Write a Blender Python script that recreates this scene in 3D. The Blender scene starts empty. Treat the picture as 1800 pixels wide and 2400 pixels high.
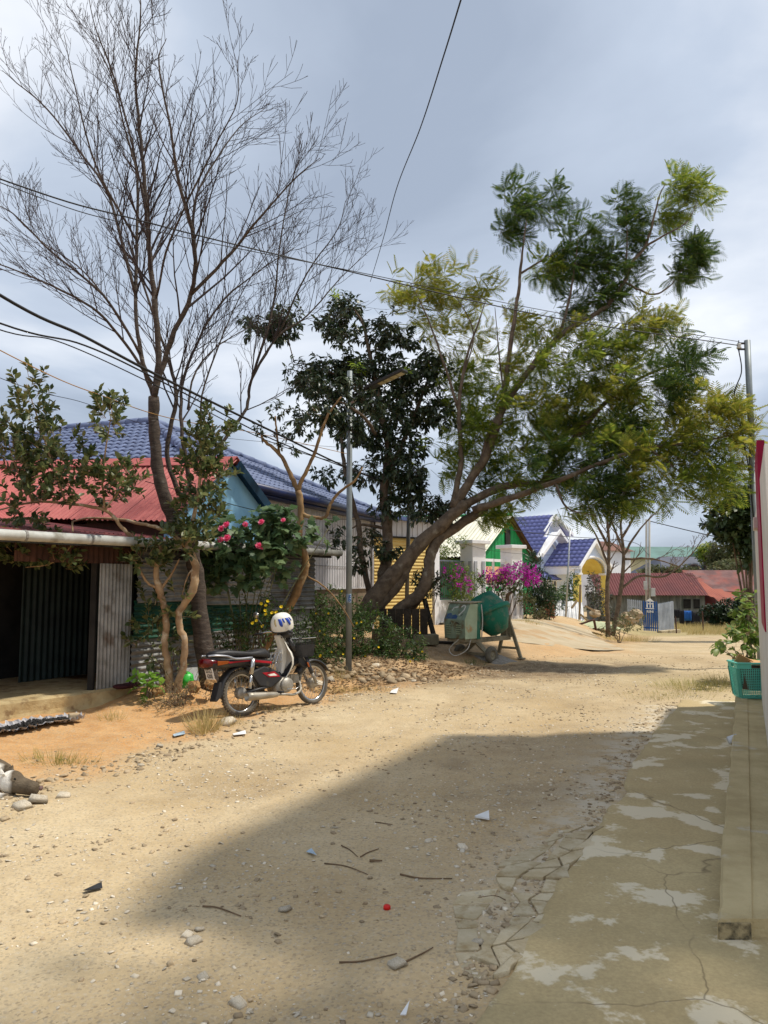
import bpy, math, random
import numpy as np
from mathutils import Vector, Matrix
SC = bpy.context.scene
COL = SC.collection
random.seed(11)
rng = np.random.default_rng(11)
V = Vector

# ---------------------------------------------------------------- camera, sky, sun, exposure
CAMZ = 1.65
PITCH = math.radians(5.2)
cd = bpy.data.cameras.new('camera')
cam = bpy.data.objects.new('camera', cd)
COL.objects.link(cam)
cam.location = (0, 0, CAMZ)
cam.rotation_euler = (math.pi / 2 + PITCH, 0, 0)
cd.sensor_fit = 'HORIZONTAL'
cd.sensor_width = 36
cd.lens = 36
cd.clip_start = 0.05
cd.clip_end = 3000
SC.camera = cam

SUN_EL = math.radians(62)
SUN_H = V((1.0, 0.10, 0)).normalized()
SUN_DIR = V((SUN_H.x * math.cos(SUN_EL), SUN_H.y * math.cos(SUN_EL), math.sin(SUN_EL)))
sd = bpy.data.lights.new('sun', 'SUN')
sd.energy = 3.0
sd.angle = math.radians(2.4)
sd.color = (1.0, 0.93, 0.82)
sun = bpy.data.objects.new('sun', sd)
COL.objects.link(sun)
sun.rotation_euler = SUN_DIR.to_track_quat('Z', 'Y').to_euler()
sun.location = (20, 0, 30)

wd = bpy.data.worlds.new('World')
SC.world = wd
wd.use_nodes = True
nt = wd.node_tree
nt.nodes.clear()
N = nt.nodes.new
L = nt.links.new
out = N('ShaderNodeOutputWorld')
bg = N('ShaderNodeBackground')
bg.inputs['Strength'].default_value = 0.1
sky = N('ShaderNodeTexSky')
sky.sky_type = 'NISHITA'
sky.sun_disc = False
sky.sun_elevation = SUN_EL
sky.sun_rotation = math.radians(84)
tc = N('ShaderNodeTexCoord')
sep = N('ShaderNodeSeparateXYZ')
L(tc.outputs['Generated'], sep.inputs[0])
den = N('ShaderNodeMath'); den.operation = 'ADD'; den.inputs[1].default_value = 0.28
ab = N('ShaderNodeMath'); ab.operation = 'ABSOLUTE'
L(sep.outputs['Z'], ab.inputs[0]); L(ab.outputs[0], den.inputs[0])
dx = N('ShaderNodeMath'); dx.operation = 'DIVIDE'
dy = N('ShaderNodeMath'); dy.operation = 'DIVIDE'
L(sep.outputs['X'], dx.inputs[0]); L(den.outputs[0], dx.inputs[1])
L(sep.outputs['Y'], dy.inputs[0]); L(den.outputs[0], dy.inputs[1])
cmb = N('ShaderNodeCombineXYZ')
L(dx.outputs[0], cmb.inputs[0]); L(dy.outputs[0], cmb.inputs[1])
mp = N('ShaderNodeMapping'); mp.inputs['Location'].default_value = (3.1, 0.65, 0)
L(cmb.outputs[0], mp.inputs['Vector'])
n1 = N('ShaderNodeTexNoise'); n1.inputs['Scale'].default_value = 0.95; n1.inputs['Detail'].default_value = 8; n1.inputs['Roughness'].default_value = 0.5
n1.inputs['Distortion'].default_value = 0.5
L(mp.outputs[0], n1.inputs['Vector'])
rp = N('ShaderNodeValToRGB')
e = rp.color_ramp.elements
e[0].position = 0.36; e[0].color = (0.35, 0.41, 0.51, 1)
e[1].position = 0.64; e[1].color = (0.86, 0.89, 0.94, 1)
m = e.new(0.5); m.color = (0.51, 0.58, 0.69, 1)
L(n1.outputs['Fac'], rp.inputs['Fac'])
sc10 = N('ShaderNodeVectorMath'); sc10.operation = 'SCALE'; sc10.inputs['Scale'].default_value = 8.6
L(rp.outputs['Color'], sc10.inputs[0])
mx = N('ShaderNodeMixRGB'); mx.inputs['Fac'].default_value = 0.9
L(sky.outputs[0], mx.inputs['Color1']); L(sc10.outputs[0], mx.inputs['Color2'])
L(mx.outputs[0], bg.inputs['Color'])
L(bg.outputs[0], out.inputs['Surface'])

SC.view_settings.view_transform = 'Standard'
SC.view_settings.look = 'None'
SC.view_settings.gamma = 1
SC.view_settings.use_curve_mapping = False
SC.view_settings.exposure = 0.48
SC.render.engine = 'CYCLES'
SC.cycles.max_bounces = 6
SC.cycles.transparent_max_bounces = 8

# ---------------------------------------------------------------- helpers: measuring the photograph
FPX = 1800.0
def ray(u, v):
    a = 1200 - v
    ry = FPX * math.cos(PITCH) - a * math.sin(PITCH)
    rz = FPX * math.sin(PITCH) + a * math.cos(PITCH)
    return (u - 900) / ry, rz / ry
def P(u, v, Y):
    dx, dz = ray(u, v)
    return V((dx * Y, Y, CAMZ + dz * Y))

# ---------------------------------------------------------------- terrain height
def vnoise(x, y, seed=0):
    x = np.asarray(x, float); y = np.asarray(y, float)
    xi = np.floor(x).astype(np.int64); yi = np.floor(y).astype(np.int64)
    xf = x - xi; yf = y - yi
    def h(a, b):
        n = (a * 374761393 + b * 668265263 + seed * 1442695041) & 0x7fffffff
        n = ((n ^ (n >> 13)) * 1274126177) & 0x7fffffff
        return ((n ^ (n >> 16)) & 0xffff) / 65535.0
    sx = xf * xf * (3 - 2 * xf); sy = yf * yf * (3 - 2 * yf)
    a = h(xi, yi) * (1 - sx) + h(xi + 1, yi) * sx
    b = h(xi, yi + 1) * (1 - sx) + h(xi + 1, yi + 1) * sx
    return a * (1 - sy) + b * sy
def fbm(x, y, o=4, seed=0):
    s = 0; a = 0.5
    for i in range(o):
        s = s + a * vnoise(np.asarray(x) * 2 ** i, np.asarray(y) * 2 ** i, seed + i); a *= 0.5
    return s
def sst(a, b, x):
    t = np.clip((x - a) / (b - a), 0, 1)
    return t * t * (3 - 2 * t)
EY = [-5, 3, 6, 7.9, 11, 12.9, 15.5, 19.6, 26, 34, 40, 60, 900]
EX = [-5, -4, -3, -2.0, -0.85, 0.7, 3.0, 6.0, 8.6, 12, 14.5, 22, 300]
def edge_d(x, y):
    return (np.interp(y, EY, EX) - x) * 0.85
def base_h(y):
    return np.interp(y, [-50, 17, 38, 60, 120, 900], [0, 0, -0.8, -1.2, -2.0, -14])
def Hs(x, y):
    """smooth terrain height"""
    x = np.asarray(x, float); y = np.asarray(y, float)
    d = edge_d(x, y)
    tgt = np.interp(y, [0, 9.5, 11, 13, 20, 24, 32, 40, 60, 900], [.03, .05, .15, .30, .40, .42, .30, -.55, -1.0, -14])
    w = np.interp(y, [0, 10, 20, 30], [1.8, 1.8, 3.2, 3.2])
    s = sst(0.1, 1, d / w)
    h = base_h(y) * (1 - s) + tgt * s
    h = h + 0.20 * np.exp(-(((x + 2.75) / 0.75) ** 2 + ((y - 10.35) / 0.6) ** 2))
    h = h + 0.07 * np.exp(-(((x - 2.9) / 0.5) ** 2 + ((y - 15.6) / 0.5) ** 2))
    h = h + 0.05 * np.exp(-(((x + 2.9) / 0.7) ** 2 + ((y - 5.75) / 0.25) ** 2)) 
    return h
def H(x, y):
    x = np.asarray(x, float); y = np.asarray(y, float)
    d = edge_d(x, y)
    rough = 0.022 + 0.05 * sst(-0.3, 0.4, d)
    far = np.clip(1 - (y - 25) / 30, 0, 1)
    ws = sst(0.0, 0.25, slab_d(x, y))
    rut = (np.exp(-((d + 1.55) / .2) ** 2) + np.exp(-((d + 2.9) / .2) ** 2)) * (y < 22)
    return Hs(x, y) - .018 * rut * (1 - ws) + ((fbm(x * 1.1, y * 1.1, 5, 3) - .48) * rough * 2 + (fbm(x * 6, y * 6, 3, 9) - .45) * 0.018) * far * (1 - ws) - 0.03 * ws
# slab edge line of the concrete pavement (left edge as function of y)
SY = [-2, 3.05, 4.5, 6.1, 7.2, 8.1, 9.3, 10.9]
SX = [-1.9, 0.36, 1.02, 1.84, 2.30, 2.72, 3.35, 4.15]
def slab_d(x, y):
    return np.where((y < 10.8) & (y > -3), np.asarray(x) - np.interp(y, SY, SX), -9)
def Hf(x, y):
    return float(H(x, y))
def G(u, v, z=None):
    """ground point seen at a pixel (z fixed, or on the terrain)"""
    dx, dz = ray(u, v)
    if z is not None:
        Y = (z - CAMZ) / dz
        return V((dx * Y, Y, z))
    Y = 3.0
    while Y < 80:
        if CAMZ + dz * Y <= float(Hs(dx * Y, Y)):
            break
        Y += 0.03
    return V((dx * Y, Y, Hf(dx * Y, Y)))

# ---------------------------------------------------------------- helpers: objects
INV = {}
def tag(o, label=None, cat=None, group=None, kind=None):
    if label: o['label'] = label
    if cat: o['category'] = cat
    if group: o['group'] = group
    if kind: o['kind'] = kind
    return o
def thing(name, label, cat, loc=(0, 0, 0), group=None, rot=None):
    o = bpy.data.objects.new(name, None)
    COL.objects.link(o)
    o.empty_display_size = 0.2
    o.location = loc
    if rot is not None:
        o.rotation_mode = 'XYZ'; o.rotation_euler = rot
    else:
        INV[o.name] = Matrix.Translation(-V(loc))
    return tag(o, label, cat, group)
def link(o, parent=None):
    COL.objects.link(o)
    if parent is not None:
        o.parent = parent
        if parent.name in INV:
            o.matrix_parent_inverse = INV[parent.name]
    return o
def mesh_np(name, verts, faces, mat, smooth=False):
    me = bpy.data.meshes.new(name)
    verts = np.asarray(verts, np.float32)
    if isinstance(faces, np.ndarray):
        k = faces.shape[1]
        me.vertices.add(len(verts)); me.vertices.foreach_set('co', verts.ravel())
        me.loops.add(faces.size); me.loops.foreach_set('vertex_index', faces.ravel().astype(np.int32))
        me.polygons.add(len(faces))
        me.polygons.foreach_set('loop_start', np.arange(0, faces.size, k, dtype=np.int32))
        me.polygons.foreach_set('loop_total', np.full(len(faces), k, np.int32))
        me.update(calc_edges=True)
    else:
        me.from_pydata(verts.tolist(), [], faces); me.update()
    if mat: me.materials.append(mat)
    if smooth: me.polygons.foreach_set('use_smooth', np.ones(len(me.polygons), bool))
    return me
class MB:
    def __init__(s): s.v = []; s.f = []
    def add(s, vs, fs):
        b = len(s.v); s.v += [tuple(p) for p in vs]; s.f += [tuple(i + b for i in f) for f in fs]; return s
    def box(s, c, size, R=None):
        x, y, z = size[0] / 2, size[1] / 2, size[2] / 2
        vs = [V((a * x, b * y, d * z)) for d in (-1, 1) for b in (-1, 1) for a in (-1, 1)]
        if R is not None: vs = [R @ p for p in vs]
        c = V(c)
        return s.add([p + c for p in vs], [(0, 2, 3, 1), (4, 5, 7, 6), (0, 1, 5, 4), (2, 6, 7, 3), (0, 4, 6, 2), (1, 3, 7, 5)])
    def beam(s, p, q, w, h, up=(0, 0, 1)):
        p = V(p); q = V(q); d = (q - p)
        L = d.length; d.normalize(); up = V(up)
        if abs(d.dot(up)) > .98: up = V((0, 1, 0))
        sd = d.cross(up).normalized(); u2 = sd.cross(d)
        R = Matrix((sd, d, u2)).transposed()
        return s.box((p + q) / 2, (w, L, h), R)
    def tube(s, pts, r, n=8, cap=True):
        pts = [V(p) for p in pts]; k = len(pts)
        if not hasattr(r, '__len__'): r = [r] * k
        ref = None; rings = []
        for i, p in enumerate(pts):
            t = (pts[min(i + 1, k - 1)] - pts[max(i - 1, 0)])
            if t.length < 1e-9: t = V((0, 0, 1))
            t.normalize()
            if ref is None:
                ref = t.orthogonal().normalized()
            ref = (ref - t * ref.dot(t))
            if ref.length < 1e-6: ref = t.orthogonal()
            ref.normalize(); b = t.cross(ref)
            rings.append([p + (ref * math.cos(2 * math.pi * j / n) + b * math.sin(2 * math.pi * j / n)) * r[i] for j in range(n)])
        vs = [q for R in rings for q in R]; fs = []
        for i in range(k - 1):
            for j in range(n):
                fs.append((i * n + j, i * n + (j + 1) % n, (i + 1) * n + (j + 1) % n, (i + 1) * n + j))
        if cap:
            fs.append(tuple(range(n))[::-1]); fs.append(tuple((k - 1) * n + j for j in range(n)))
        return s.add(vs, fs)
    def lathe(s, prof, n=24, M=None, a0=0, a1=2 * math.pi):
        M = M or Matrix(); vs = []; fs = []; k = len(prof); full = abs(a1 - a0 - 2 * math.pi) < 1e-6
        m = n if full else n + 1
        for j in range(m):
            a = a0 + (a1 - a0) * j / n
            for r, z in prof: vs.append(M @ V((r * math.cos(a), r * math.sin(a), z)))
        for j in range(n):
            for i in range(k - 1):
                a = j * k + i; b = ((j + 1) % m) * k + i
                fs.append((a, b, b + 1, a + 1))
        return s.add(vs, fs)
    def prism(s, poly, off):
        n = len(poly); off = V(off); poly = [V(p) for p in poly]
        vs = poly + [p + off for p in poly]
        fs = [tuple(range(n))[::-1], tuple(range(n, 2 * n))] + [(i, (i + 1) % n, n + (i + 1) % n, n + i) for i in range(n)]
        return s.add(vs, fs)
    def quad(s, a, b, c, d): return s.add([a, b, c, d], [(0, 1, 2, 3)])
    def ball(s, c, r, nu=12, nv=8, M=None, squash=None):
        if not hasattr(r, '__len__'): r = (r, r, r)
        vs = []; fs = []
        for i in range(nv + 1):
            t = math.pi * i / nv
            for j in range(nu):
                p = 2 * math.pi * j / nu
                q = V((r[0] * math.sin(t) * math.cos(p), r[1] * math.sin(t) * math.sin(p), r[2] * math.cos(t)))
                if M is not None: q = M @ q
                vs.append(q + V(c))
        for i in range(nv):
            for j in range(nu):
                fs.append((i * nu + j, (i + 1) * nu + j, (i + 1) * nu + (j + 1) % nu, i * nu + (j + 1) % nu))
        return s.add(vs, fs)
    def corr(s, o, a, b, nrm, waves, amp, seg=6, rows=1, prof='sine', jit=0):
        """corrugated sheet: a = across the waves, b = along them"""
        o = V(o); a = V(a); b = V(b); nrm = V(nrm).normalized(); vs = []; fs = []
        n = int(waves * seg); cols = n + 1
        for j in range(rows + 1):
            for i in range(cols):
                ph = (i / seg) % 1.0
                if prof == 'sine': h = math.sin(2 * math.pi * ph)
                elif prof == 'rib': h = 1.0 if 0.0 <= ph < 0.30 else 0.0
                else: h = 1 - 2 * ph
                w = random.uniform(-jit, jit) if jit else 0
                vs.append(o + a * (i / n) + b * (j / rows) + nrm * (amp * h + w))
        for j in range(rows):
            for i in range(n):
                p = j * cols + i
                fs.append((p, p + 1, p + cols + 1, p + cols))
        return s.add(vs, fs)
    def build(s, name, mat, parent=None, smooth=False, bevel=0, label=None):
        me = bpy.data.meshes.new(name)
        me.from_pydata([tuple(p) for p in s.v], [], s.f); me.update()
        if mat: me.materials.append(mat)
        if smooth: me.polygons.foreach_set('use_smooth', np.ones(len(me.polygons), bool))
        o = bpy.data.objects.new(name, me)
        link(o, parent)
        if bevel:
            b = o.modifiers.new('bevel', 'BEVEL'); b.width = bevel; b.segments = 2; b.limit_method = 'ANGLE'
        if label: o['label'] = label
        return o
def spline(pts, n=6):
    pts = [V(p) for p in pts]
    if len(pts) < 3:
        return [pts[0].lerp(pts[-1], i / n) for i in range(n + 1)]
    q = [pts[0] * 2 - pts[1]] + pts + [pts[-1] * 2 - pts[-2]]; out = []
    for i in range(1, len(q) - 2):
        p0, p1, p2, p3 = q[i - 1:i + 3]
        for k in range(n):
            t = k / n
            out.append(0.5 * ((2 * p1) + (p2 - p0) * t + (2 * p0 - 5 * p1 + 4 * p2 - p3) * t * t + (3 * p1 - p0 - 3 * p2 + p3) * t ** 3))
    out.append(pts[-1]); return out
def lerp_list(r, n):
    return [float(x) for x in np.interp(np.linspace(0, 1, n), np.linspace(0, 1, len(r)), r)]
def text_mesh(name, s, size, mat, parent, M, ext=0.0006, align='CENTER', bold=0.0):
    cu = bpy.data.curves.new('t', 'FONT'); cu.body = s; cu.size = size; cu.extrude = ext; cu.align_x = align; cu.align_y = 'CENTER'; cu.offset = bold
    ob = bpy.data.objects.new('t', cu); COL.objects.link(ob)
    bpy.context.view_layer.update()
    me = bpy.data.meshes.new_from_object(ob.evaluated_get(bpy.context.evaluated_depsgraph_get()))
    bpy.data.objects.remove(ob); bpy.data.curves.remove(cu)
    me.transform(M); me.name = name; me.materials.clear(); me.materials.append(mat)
    return link(bpy.data.objects.new(name, me), parent)
def frame(x, y, z, o=(0, 0, 0)):
    M = Matrix((V(x), V(y), V(z))).transposed().to_4x4(); M.translation = V(o); return M
# ---- many alike pieces: the nearest as objects, the rest joined
def frames_np(pos, d, up, scale):
    """pos (n,3), d = local +Y direction, up = approx local +Z, scale (n,) or (n,3)"""
    d = d / (np.linalg.norm(d, axis=1, keepdims=True) + 1e-9)
    x = np.cross(d, up); x /= (np.linalg.norm(x, axis=1, keepdims=True) + 1e-9)
    z = np.cross(x, d)
    sc = np.asarray(scale, float)
    if sc.ndim == 1: sc = np.stack([sc, sc, sc], 1)
    M = np.zeros((len(pos), 4, 4)); M[:, :3, 0] = x * sc[:, :1]; M[:, :3, 1] = d * sc[:, 1:2]; M[:, :3, 2] = z * sc[:, 2:3]
    M[:, :3, 3] = pos; M[:, 3, 3] = 1
    return M
def joined(name, tv, tf, Ms, mat, parent=None, smooth=False, kind='stuff'):
    tv = np.asarray(tv, float); tf = np.asarray(tf, np.int64)
    vv = np.einsum('nij,kj->nki', Ms[:, :3, :3], tv) + Ms[:, None, :3, 3]
    ff = (tf[None] + (np.arange(len(Ms)) * len(tv))[:, None, None]).reshape(-1, tf.shape[1])
    me = mesh_np(name, vv.reshape(-1, 3), ff, mat, smooth)
    o = bpy.data.objects.new(name, me); link(o, parent)
    if kind: o['kind'] = kind
    return o
def pieces(parent, name, rest, tv, tf, Ms, mat, maxn=300, smooth=False, key=None):
    if len(Ms) == 0: return
    if key is None:
        key = np.linalg.norm(Ms[:, :3, 3] - np.array([0, 0, CAMZ]), axis=1)
    idx = np.argsort(key)
    me = mesh_np(name, np.asarray(tv), np.asarray(tf), mat, smooth)
    for i in idx[:maxn]:
        o = bpy.data.objects.new(name, me); COL.objects.link(o); o.parent = parent
        if parent.name in INV: o.matrix_parent_inverse = INV[parent.name]
        o.matrix_basis = Matrix(Ms[i].tolist())
    if len(Ms) > maxn:
        joined(rest, tv, tf, Ms[idx[maxn:]], mat, parent, smooth)

# ---------------------------------------------------------------- materials
def srgb(r, g, b):
    f = lambda c: (c / 255) / 12.92 if c / 255 <= 0.04045 else ((c / 255 + 0.055) / 1.055) ** 2.4
    return (f(r), f(g), f(b))
MATS = {}
def mat(name, c1, c2=None, sc=3.0, rough=0.8, bump=0.0, bsc=None, metal=0.0, spec=0.3, det=6, ramp=(0.38, 0.62), c3=None, sc3=1.0, r3=(0.55, 0.7), var=0.0, stretch=None):
    if name in MATS: return MATS[name]
    m = bpy.data.materials.new(name); m.use_nodes = True; MATS[name] = m
    nt = m.node_tree; N = nt.nodes.new; L = nt.links.new
    bs = nt.nodes['Principled BSDF']
    bs.inputs['Roughness'].default_value = rough; bs.inputs['Metallic'].default_value = metal
    bs.inputs['Specular IOR Level'].default_value = spec
    tc = N('ShaderNodeTexCoord'); src = tc.outputs['Object']
    if stretch:
        mp = N('ShaderNodeMapping'); mp.inputs['Scale'].default_value = stretch; L(src, mp.inputs['Vector']); src = mp.outputs[0]
    col = None
    def noise(scale, d=det):
        n = N('ShaderNodeTexNoise'); n.inputs['Scale'].default_value = scale; n.inputs['Detail'].default_value = d; n.inputs['Roughness'].default_value = 0.6
        L(src, n.inputs['Vector']); return n
    if c2 is None: c2 = tuple(x * 0.8 for x in c1)
    n = noise(sc); rp = N('ShaderNodeValToRGB'); e = rp.color_ramp.elements
    e[0].position, e[1].position = ramp; e[0].color = (*c1, 1); e[1].color = (*c2, 1)
    L(n.outputs['Fac'], rp.inputs['Fac']); col = rp.outputs['Color']
    if c3 is not None:
        n3 = noise(sc3, 8); r2 = N('ShaderNodeMapRange'); r2.inputs[1].default_value, r2.inputs[2].default_value = r3
        L(n3.outputs['Fac'], r2.inputs[0]); mx = N('ShaderNodeMixRGB'); L(r2.outputs[0], mx.inputs[0]); L(col, mx.inputs[1]); mx.inputs[2].default_value = (*c3, 1); col = mx.outputs[0]
    if var:
        oi = N('ShaderNodeObjectInfo'); ge = N('ShaderNodeNewGeometry'); ad = N('ShaderNodeMath'); ad.operation = 'ADD'
        L(oi.outputs['Random'], ad.inputs[0]); L(ge.outputs['Random Per Island'], ad.inputs[1])
        fr = N('ShaderNodeMath'); fr.operation = 'FRACT'; L(ad.outputs[0], fr.inputs[0])
        mr = N('ShaderNodeMapRange'); mr.inputs[3].default_value = 1 - var; mr.inputs[4].default_value = 1 + var
        L(fr.outputs[0], mr.inputs[0]); hs = N('ShaderNodeHueSaturation'); L(mr.outputs[0], hs.inputs['Value']); L(col, hs.inputs['Color']); col = hs.outputs[0]
    L(col, bs.inputs['Base Color'])
    if bump:
        nb = noise(bsc or sc * 6, 8); bp = N('ShaderNodeBump'); bp.inputs['Strength'].default_value = bump; bp.inputs['Distance'].default_value = 0.02
        L(nb.outputs['Fac'], bp.inputs['Height']); L(bp.outputs[0], bs.inputs['Normal'])
    return m
def leafmat(name, cols, trans=0.3, rough=0.45, spec=0.4):
    m = bpy.data.materials.new(name); m.use_nodes = True
    nt = m.node_tree; N = nt.nodes.new; L = nt.links.new
    bs = nt.nodes['Principled BSDF']; out = nt.nodes['Material Output']
    oi = N('ShaderNodeObjectInfo'); ge = N('ShaderNodeNewGeometry'); ad = N('ShaderNodeMath'); ad.operation = 'ADD'
    L(oi.outputs['Random'], ad.inputs[0]); L(ge.outputs['Random Per Island'], ad.inputs[1])
    fr = N('ShaderNodeMath'); fr.operation = 'FRACT'; L(ad.outputs[0], fr.inputs[0])
    rp = N('ShaderNodeValToRGB'); e = rp.color_ramp.elements
    k = len(cols)
    e[0].color = (*cols[0], 1); e[0].position = 0; e[1].color = (*cols[-1], 1); e[1].position = 1
    for i in range(1, k - 1):
        q = e.new(i / (k - 1)); q.color = (*cols[i], 1)
    L(fr.outputs[0], rp.inputs['Fac']); L(rp.outputs[0], bs.inputs['Base Color'])
    bs.inputs['Roughness'].default_value = rough; bs.inputs['Specular IOR Level'].default_value = spec
    tr = N('ShaderNodeBsdfTranslucent'); hs = N('ShaderNodeHueSaturation'); hs.inputs['Value'].default_value = 1.6; hs.inputs['Hue'].default_value = 0.485
    L(rp.outputs[0], hs.inputs['Color']); L(hs.outputs[0], tr.inputs['Color'])
    mx = N('ShaderNodeMixShader'); mx.inputs[0].default_value = trans
    L(bs.outputs[0], mx.inputs[1]); L(tr.outputs[0], mx.inputs[2]); L(mx.outputs[0], out.inputs['Surface'])
    return m

# ================================================================ GROUND
def ground_material():
    m = bpy.data.materials.new('dirt_road'); m.use_nodes = True
    nt = m.node_tree; N = nt.nodes.new; L = nt.links.new
    bs = nt.nodes['Principled BSDF']; bs.inputs['Roughness'].default_value = 0.95; bs.inputs['Specular IOR Level'].default_value = 0.15
    tc = N('ShaderNodeTexCoord'); at = N('ShaderNodeVertexColor'); at.layer_name = 'zone'
    sp = N('ShaderNodeSeparateColor'); L(at.outputs['Color'], sp.inputs[0])
    def noise(s, d=8, r=0.62, dist=0):
        n = N('ShaderNodeTexNoise'); n.inputs['Scale'].default_value = s; n.inputs['Detail'].default_value = d; n.inputs['Roughness'].default_value = r; n.inputs['Distortion'].default_value = dist
        L(tc.outputs['Object'], n.inputs['Vector']); return n
    def ramp(inp, stops):
        r = N('ShaderNodeValToRGB'); e = r.color_ramp.elements
        e[0].position, e[0].color = stops[0][0], (*stops[0][1], 1); e[1].position, e[1].color = stops[-1][0], (*stops[-1][1], 1)
        for p, c in stops[1:-1]:
            q = e.new(p); q.color = (*c, 1)
        L(inp, r.inputs['Fac']); return r.outputs['Color']
    def mix(f, a, b, mode='MIX'):
        x = N('ShaderNodeMixRGB'); x.blend_type = mode
        for i, s in ((0, f), (1, a), (2, b)):
            if hasattr(s, 'links'): L(s, x.inputs[i])
            elif isinstance(s, tuple): x.inputs[i].default_value = (*s, 1)
            else: x.inputs[i].default_value = s
        return x.outputs[0]
    def rng_(inp, a, b, c=0.0, d=1.0):
        r = N('ShaderNodeMapRange'); r.inputs[1].default_value = a; r.inputs[2].default_value = b; r.inputs[3].default_value = c; r.inputs[4].default_value = d
        L(inp, r.inputs[0]); return r.outputs[0]
    def mul(a, b):
        x = N('ShaderNodeMath'); x.operation = 'MULTIPLY'
        for i, s in ((0, a), (1, b)):
            if hasattr(s, 'links'): L(s, x.inputs[i])
            else: x.inputs[i].default_value = s
        return x.outputs[0]
    nbig = noise(0.7, 6); nmid = noise(5, 8); nfine = noise(38, 6, 0.7); nf2 = noise(120, 3)
    road = ramp(nbig.outputs['Fac'], [(0.32, (0.46, 0.335, 0.175)), (0.5, (0.56, 0.435, 0.26)), (0.68, (0.64, 0.525, 0.34))])
    road = mix(rng_(nmid.outputs['Fac'], .35, .7, 0, .55), road, (0.48, 0.365, 0.21))
    orange = ramp(nmid.outputs['Fac'], [(0.3, (0.50, 0.25, 0.085)), (0.7, (0.66, 0.40, 0.18))])
    c = mix(sp.outputs[0], road, orange)
    c = mix(sp.outputs[2], c, ramp(nmid.outputs['Fac'], [(0.3, (0.30, 0.24, 0.10)), (0.7, (0.44, 0.36, 0.17))]))
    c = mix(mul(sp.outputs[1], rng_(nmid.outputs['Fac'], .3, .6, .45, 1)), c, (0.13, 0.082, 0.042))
    # grit and embedded stones
    vo = N('ShaderNodeTexVoronoi'); vo.inputs['Scale'].default_value = 28; L(tc.outputs['Object'], vo.inputs['Vector'])
    vs = N('ShaderNodeSeparateColor'); L(vo.outputs['Color'], vs.inputs[0])
    st = mul(rng_(vo.outputs['Distance'], .22, .34, 1, 0), rng_(vs.outputs[0], .66, .72, 0, 1))
    patch = rng_(nbig.outputs['Fac'], .44, .56, 1, .12)
    c = mix(mul(mul(st, patch), .65), c, mix(vs.outputs[1], (0.55, 0.49, 0.39), (0.33, 0.30, 0.26)))
    v2 = N('ShaderNodeTexVoronoi'); v2.inputs['Scale'].default_value = 85; L(tc.outputs['Object'], v2.inputs['Vector'])
    s2 = N('ShaderNodeSeparateColor'); L(v2.outputs['Color'], s2.inputs[0])
    c = mix(mul(rng_(s2.outputs[0], .7, .75, 0, 1), .5), c, mix(s2.outputs[1], (0.58, 0.50, 0.37), (0.2, 0.155, 0.1)))
    c = mix(rng_(nfine.outputs['Fac'], .35, .65, 0, .5), c, mix(0.5, c, (0.20, 0.14, 0.08)))
    # pale cement residue beside the slab
    ce = N('ShaderNodeMath'); ce.operation = 'MULTIPLY'; L(at.outputs['Alpha'], ce.inputs[0]); L(rng_(nmid.outputs['Fac'], .42, .56, 0, .85), ce.inputs[1])
    c = mix(ce.outputs[0], c, (0.56, 0.50, 0.39))
    L(c, bs.inputs['Base Color'])
    h = mix(0.5, nfine.outputs['Fac'], nf2.outputs['Fac'])
    h = mix(0.35, h, st)
    bp = N('ShaderNodeBump'); bp.inputs['Strength'].default_value = 0.75; bp.inputs['Distance'].default_value = 0.014; L(h, bp.inputs['Height'])
    L(bp.outputs[0], bs.inputs['Normal'])
    return m
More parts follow.
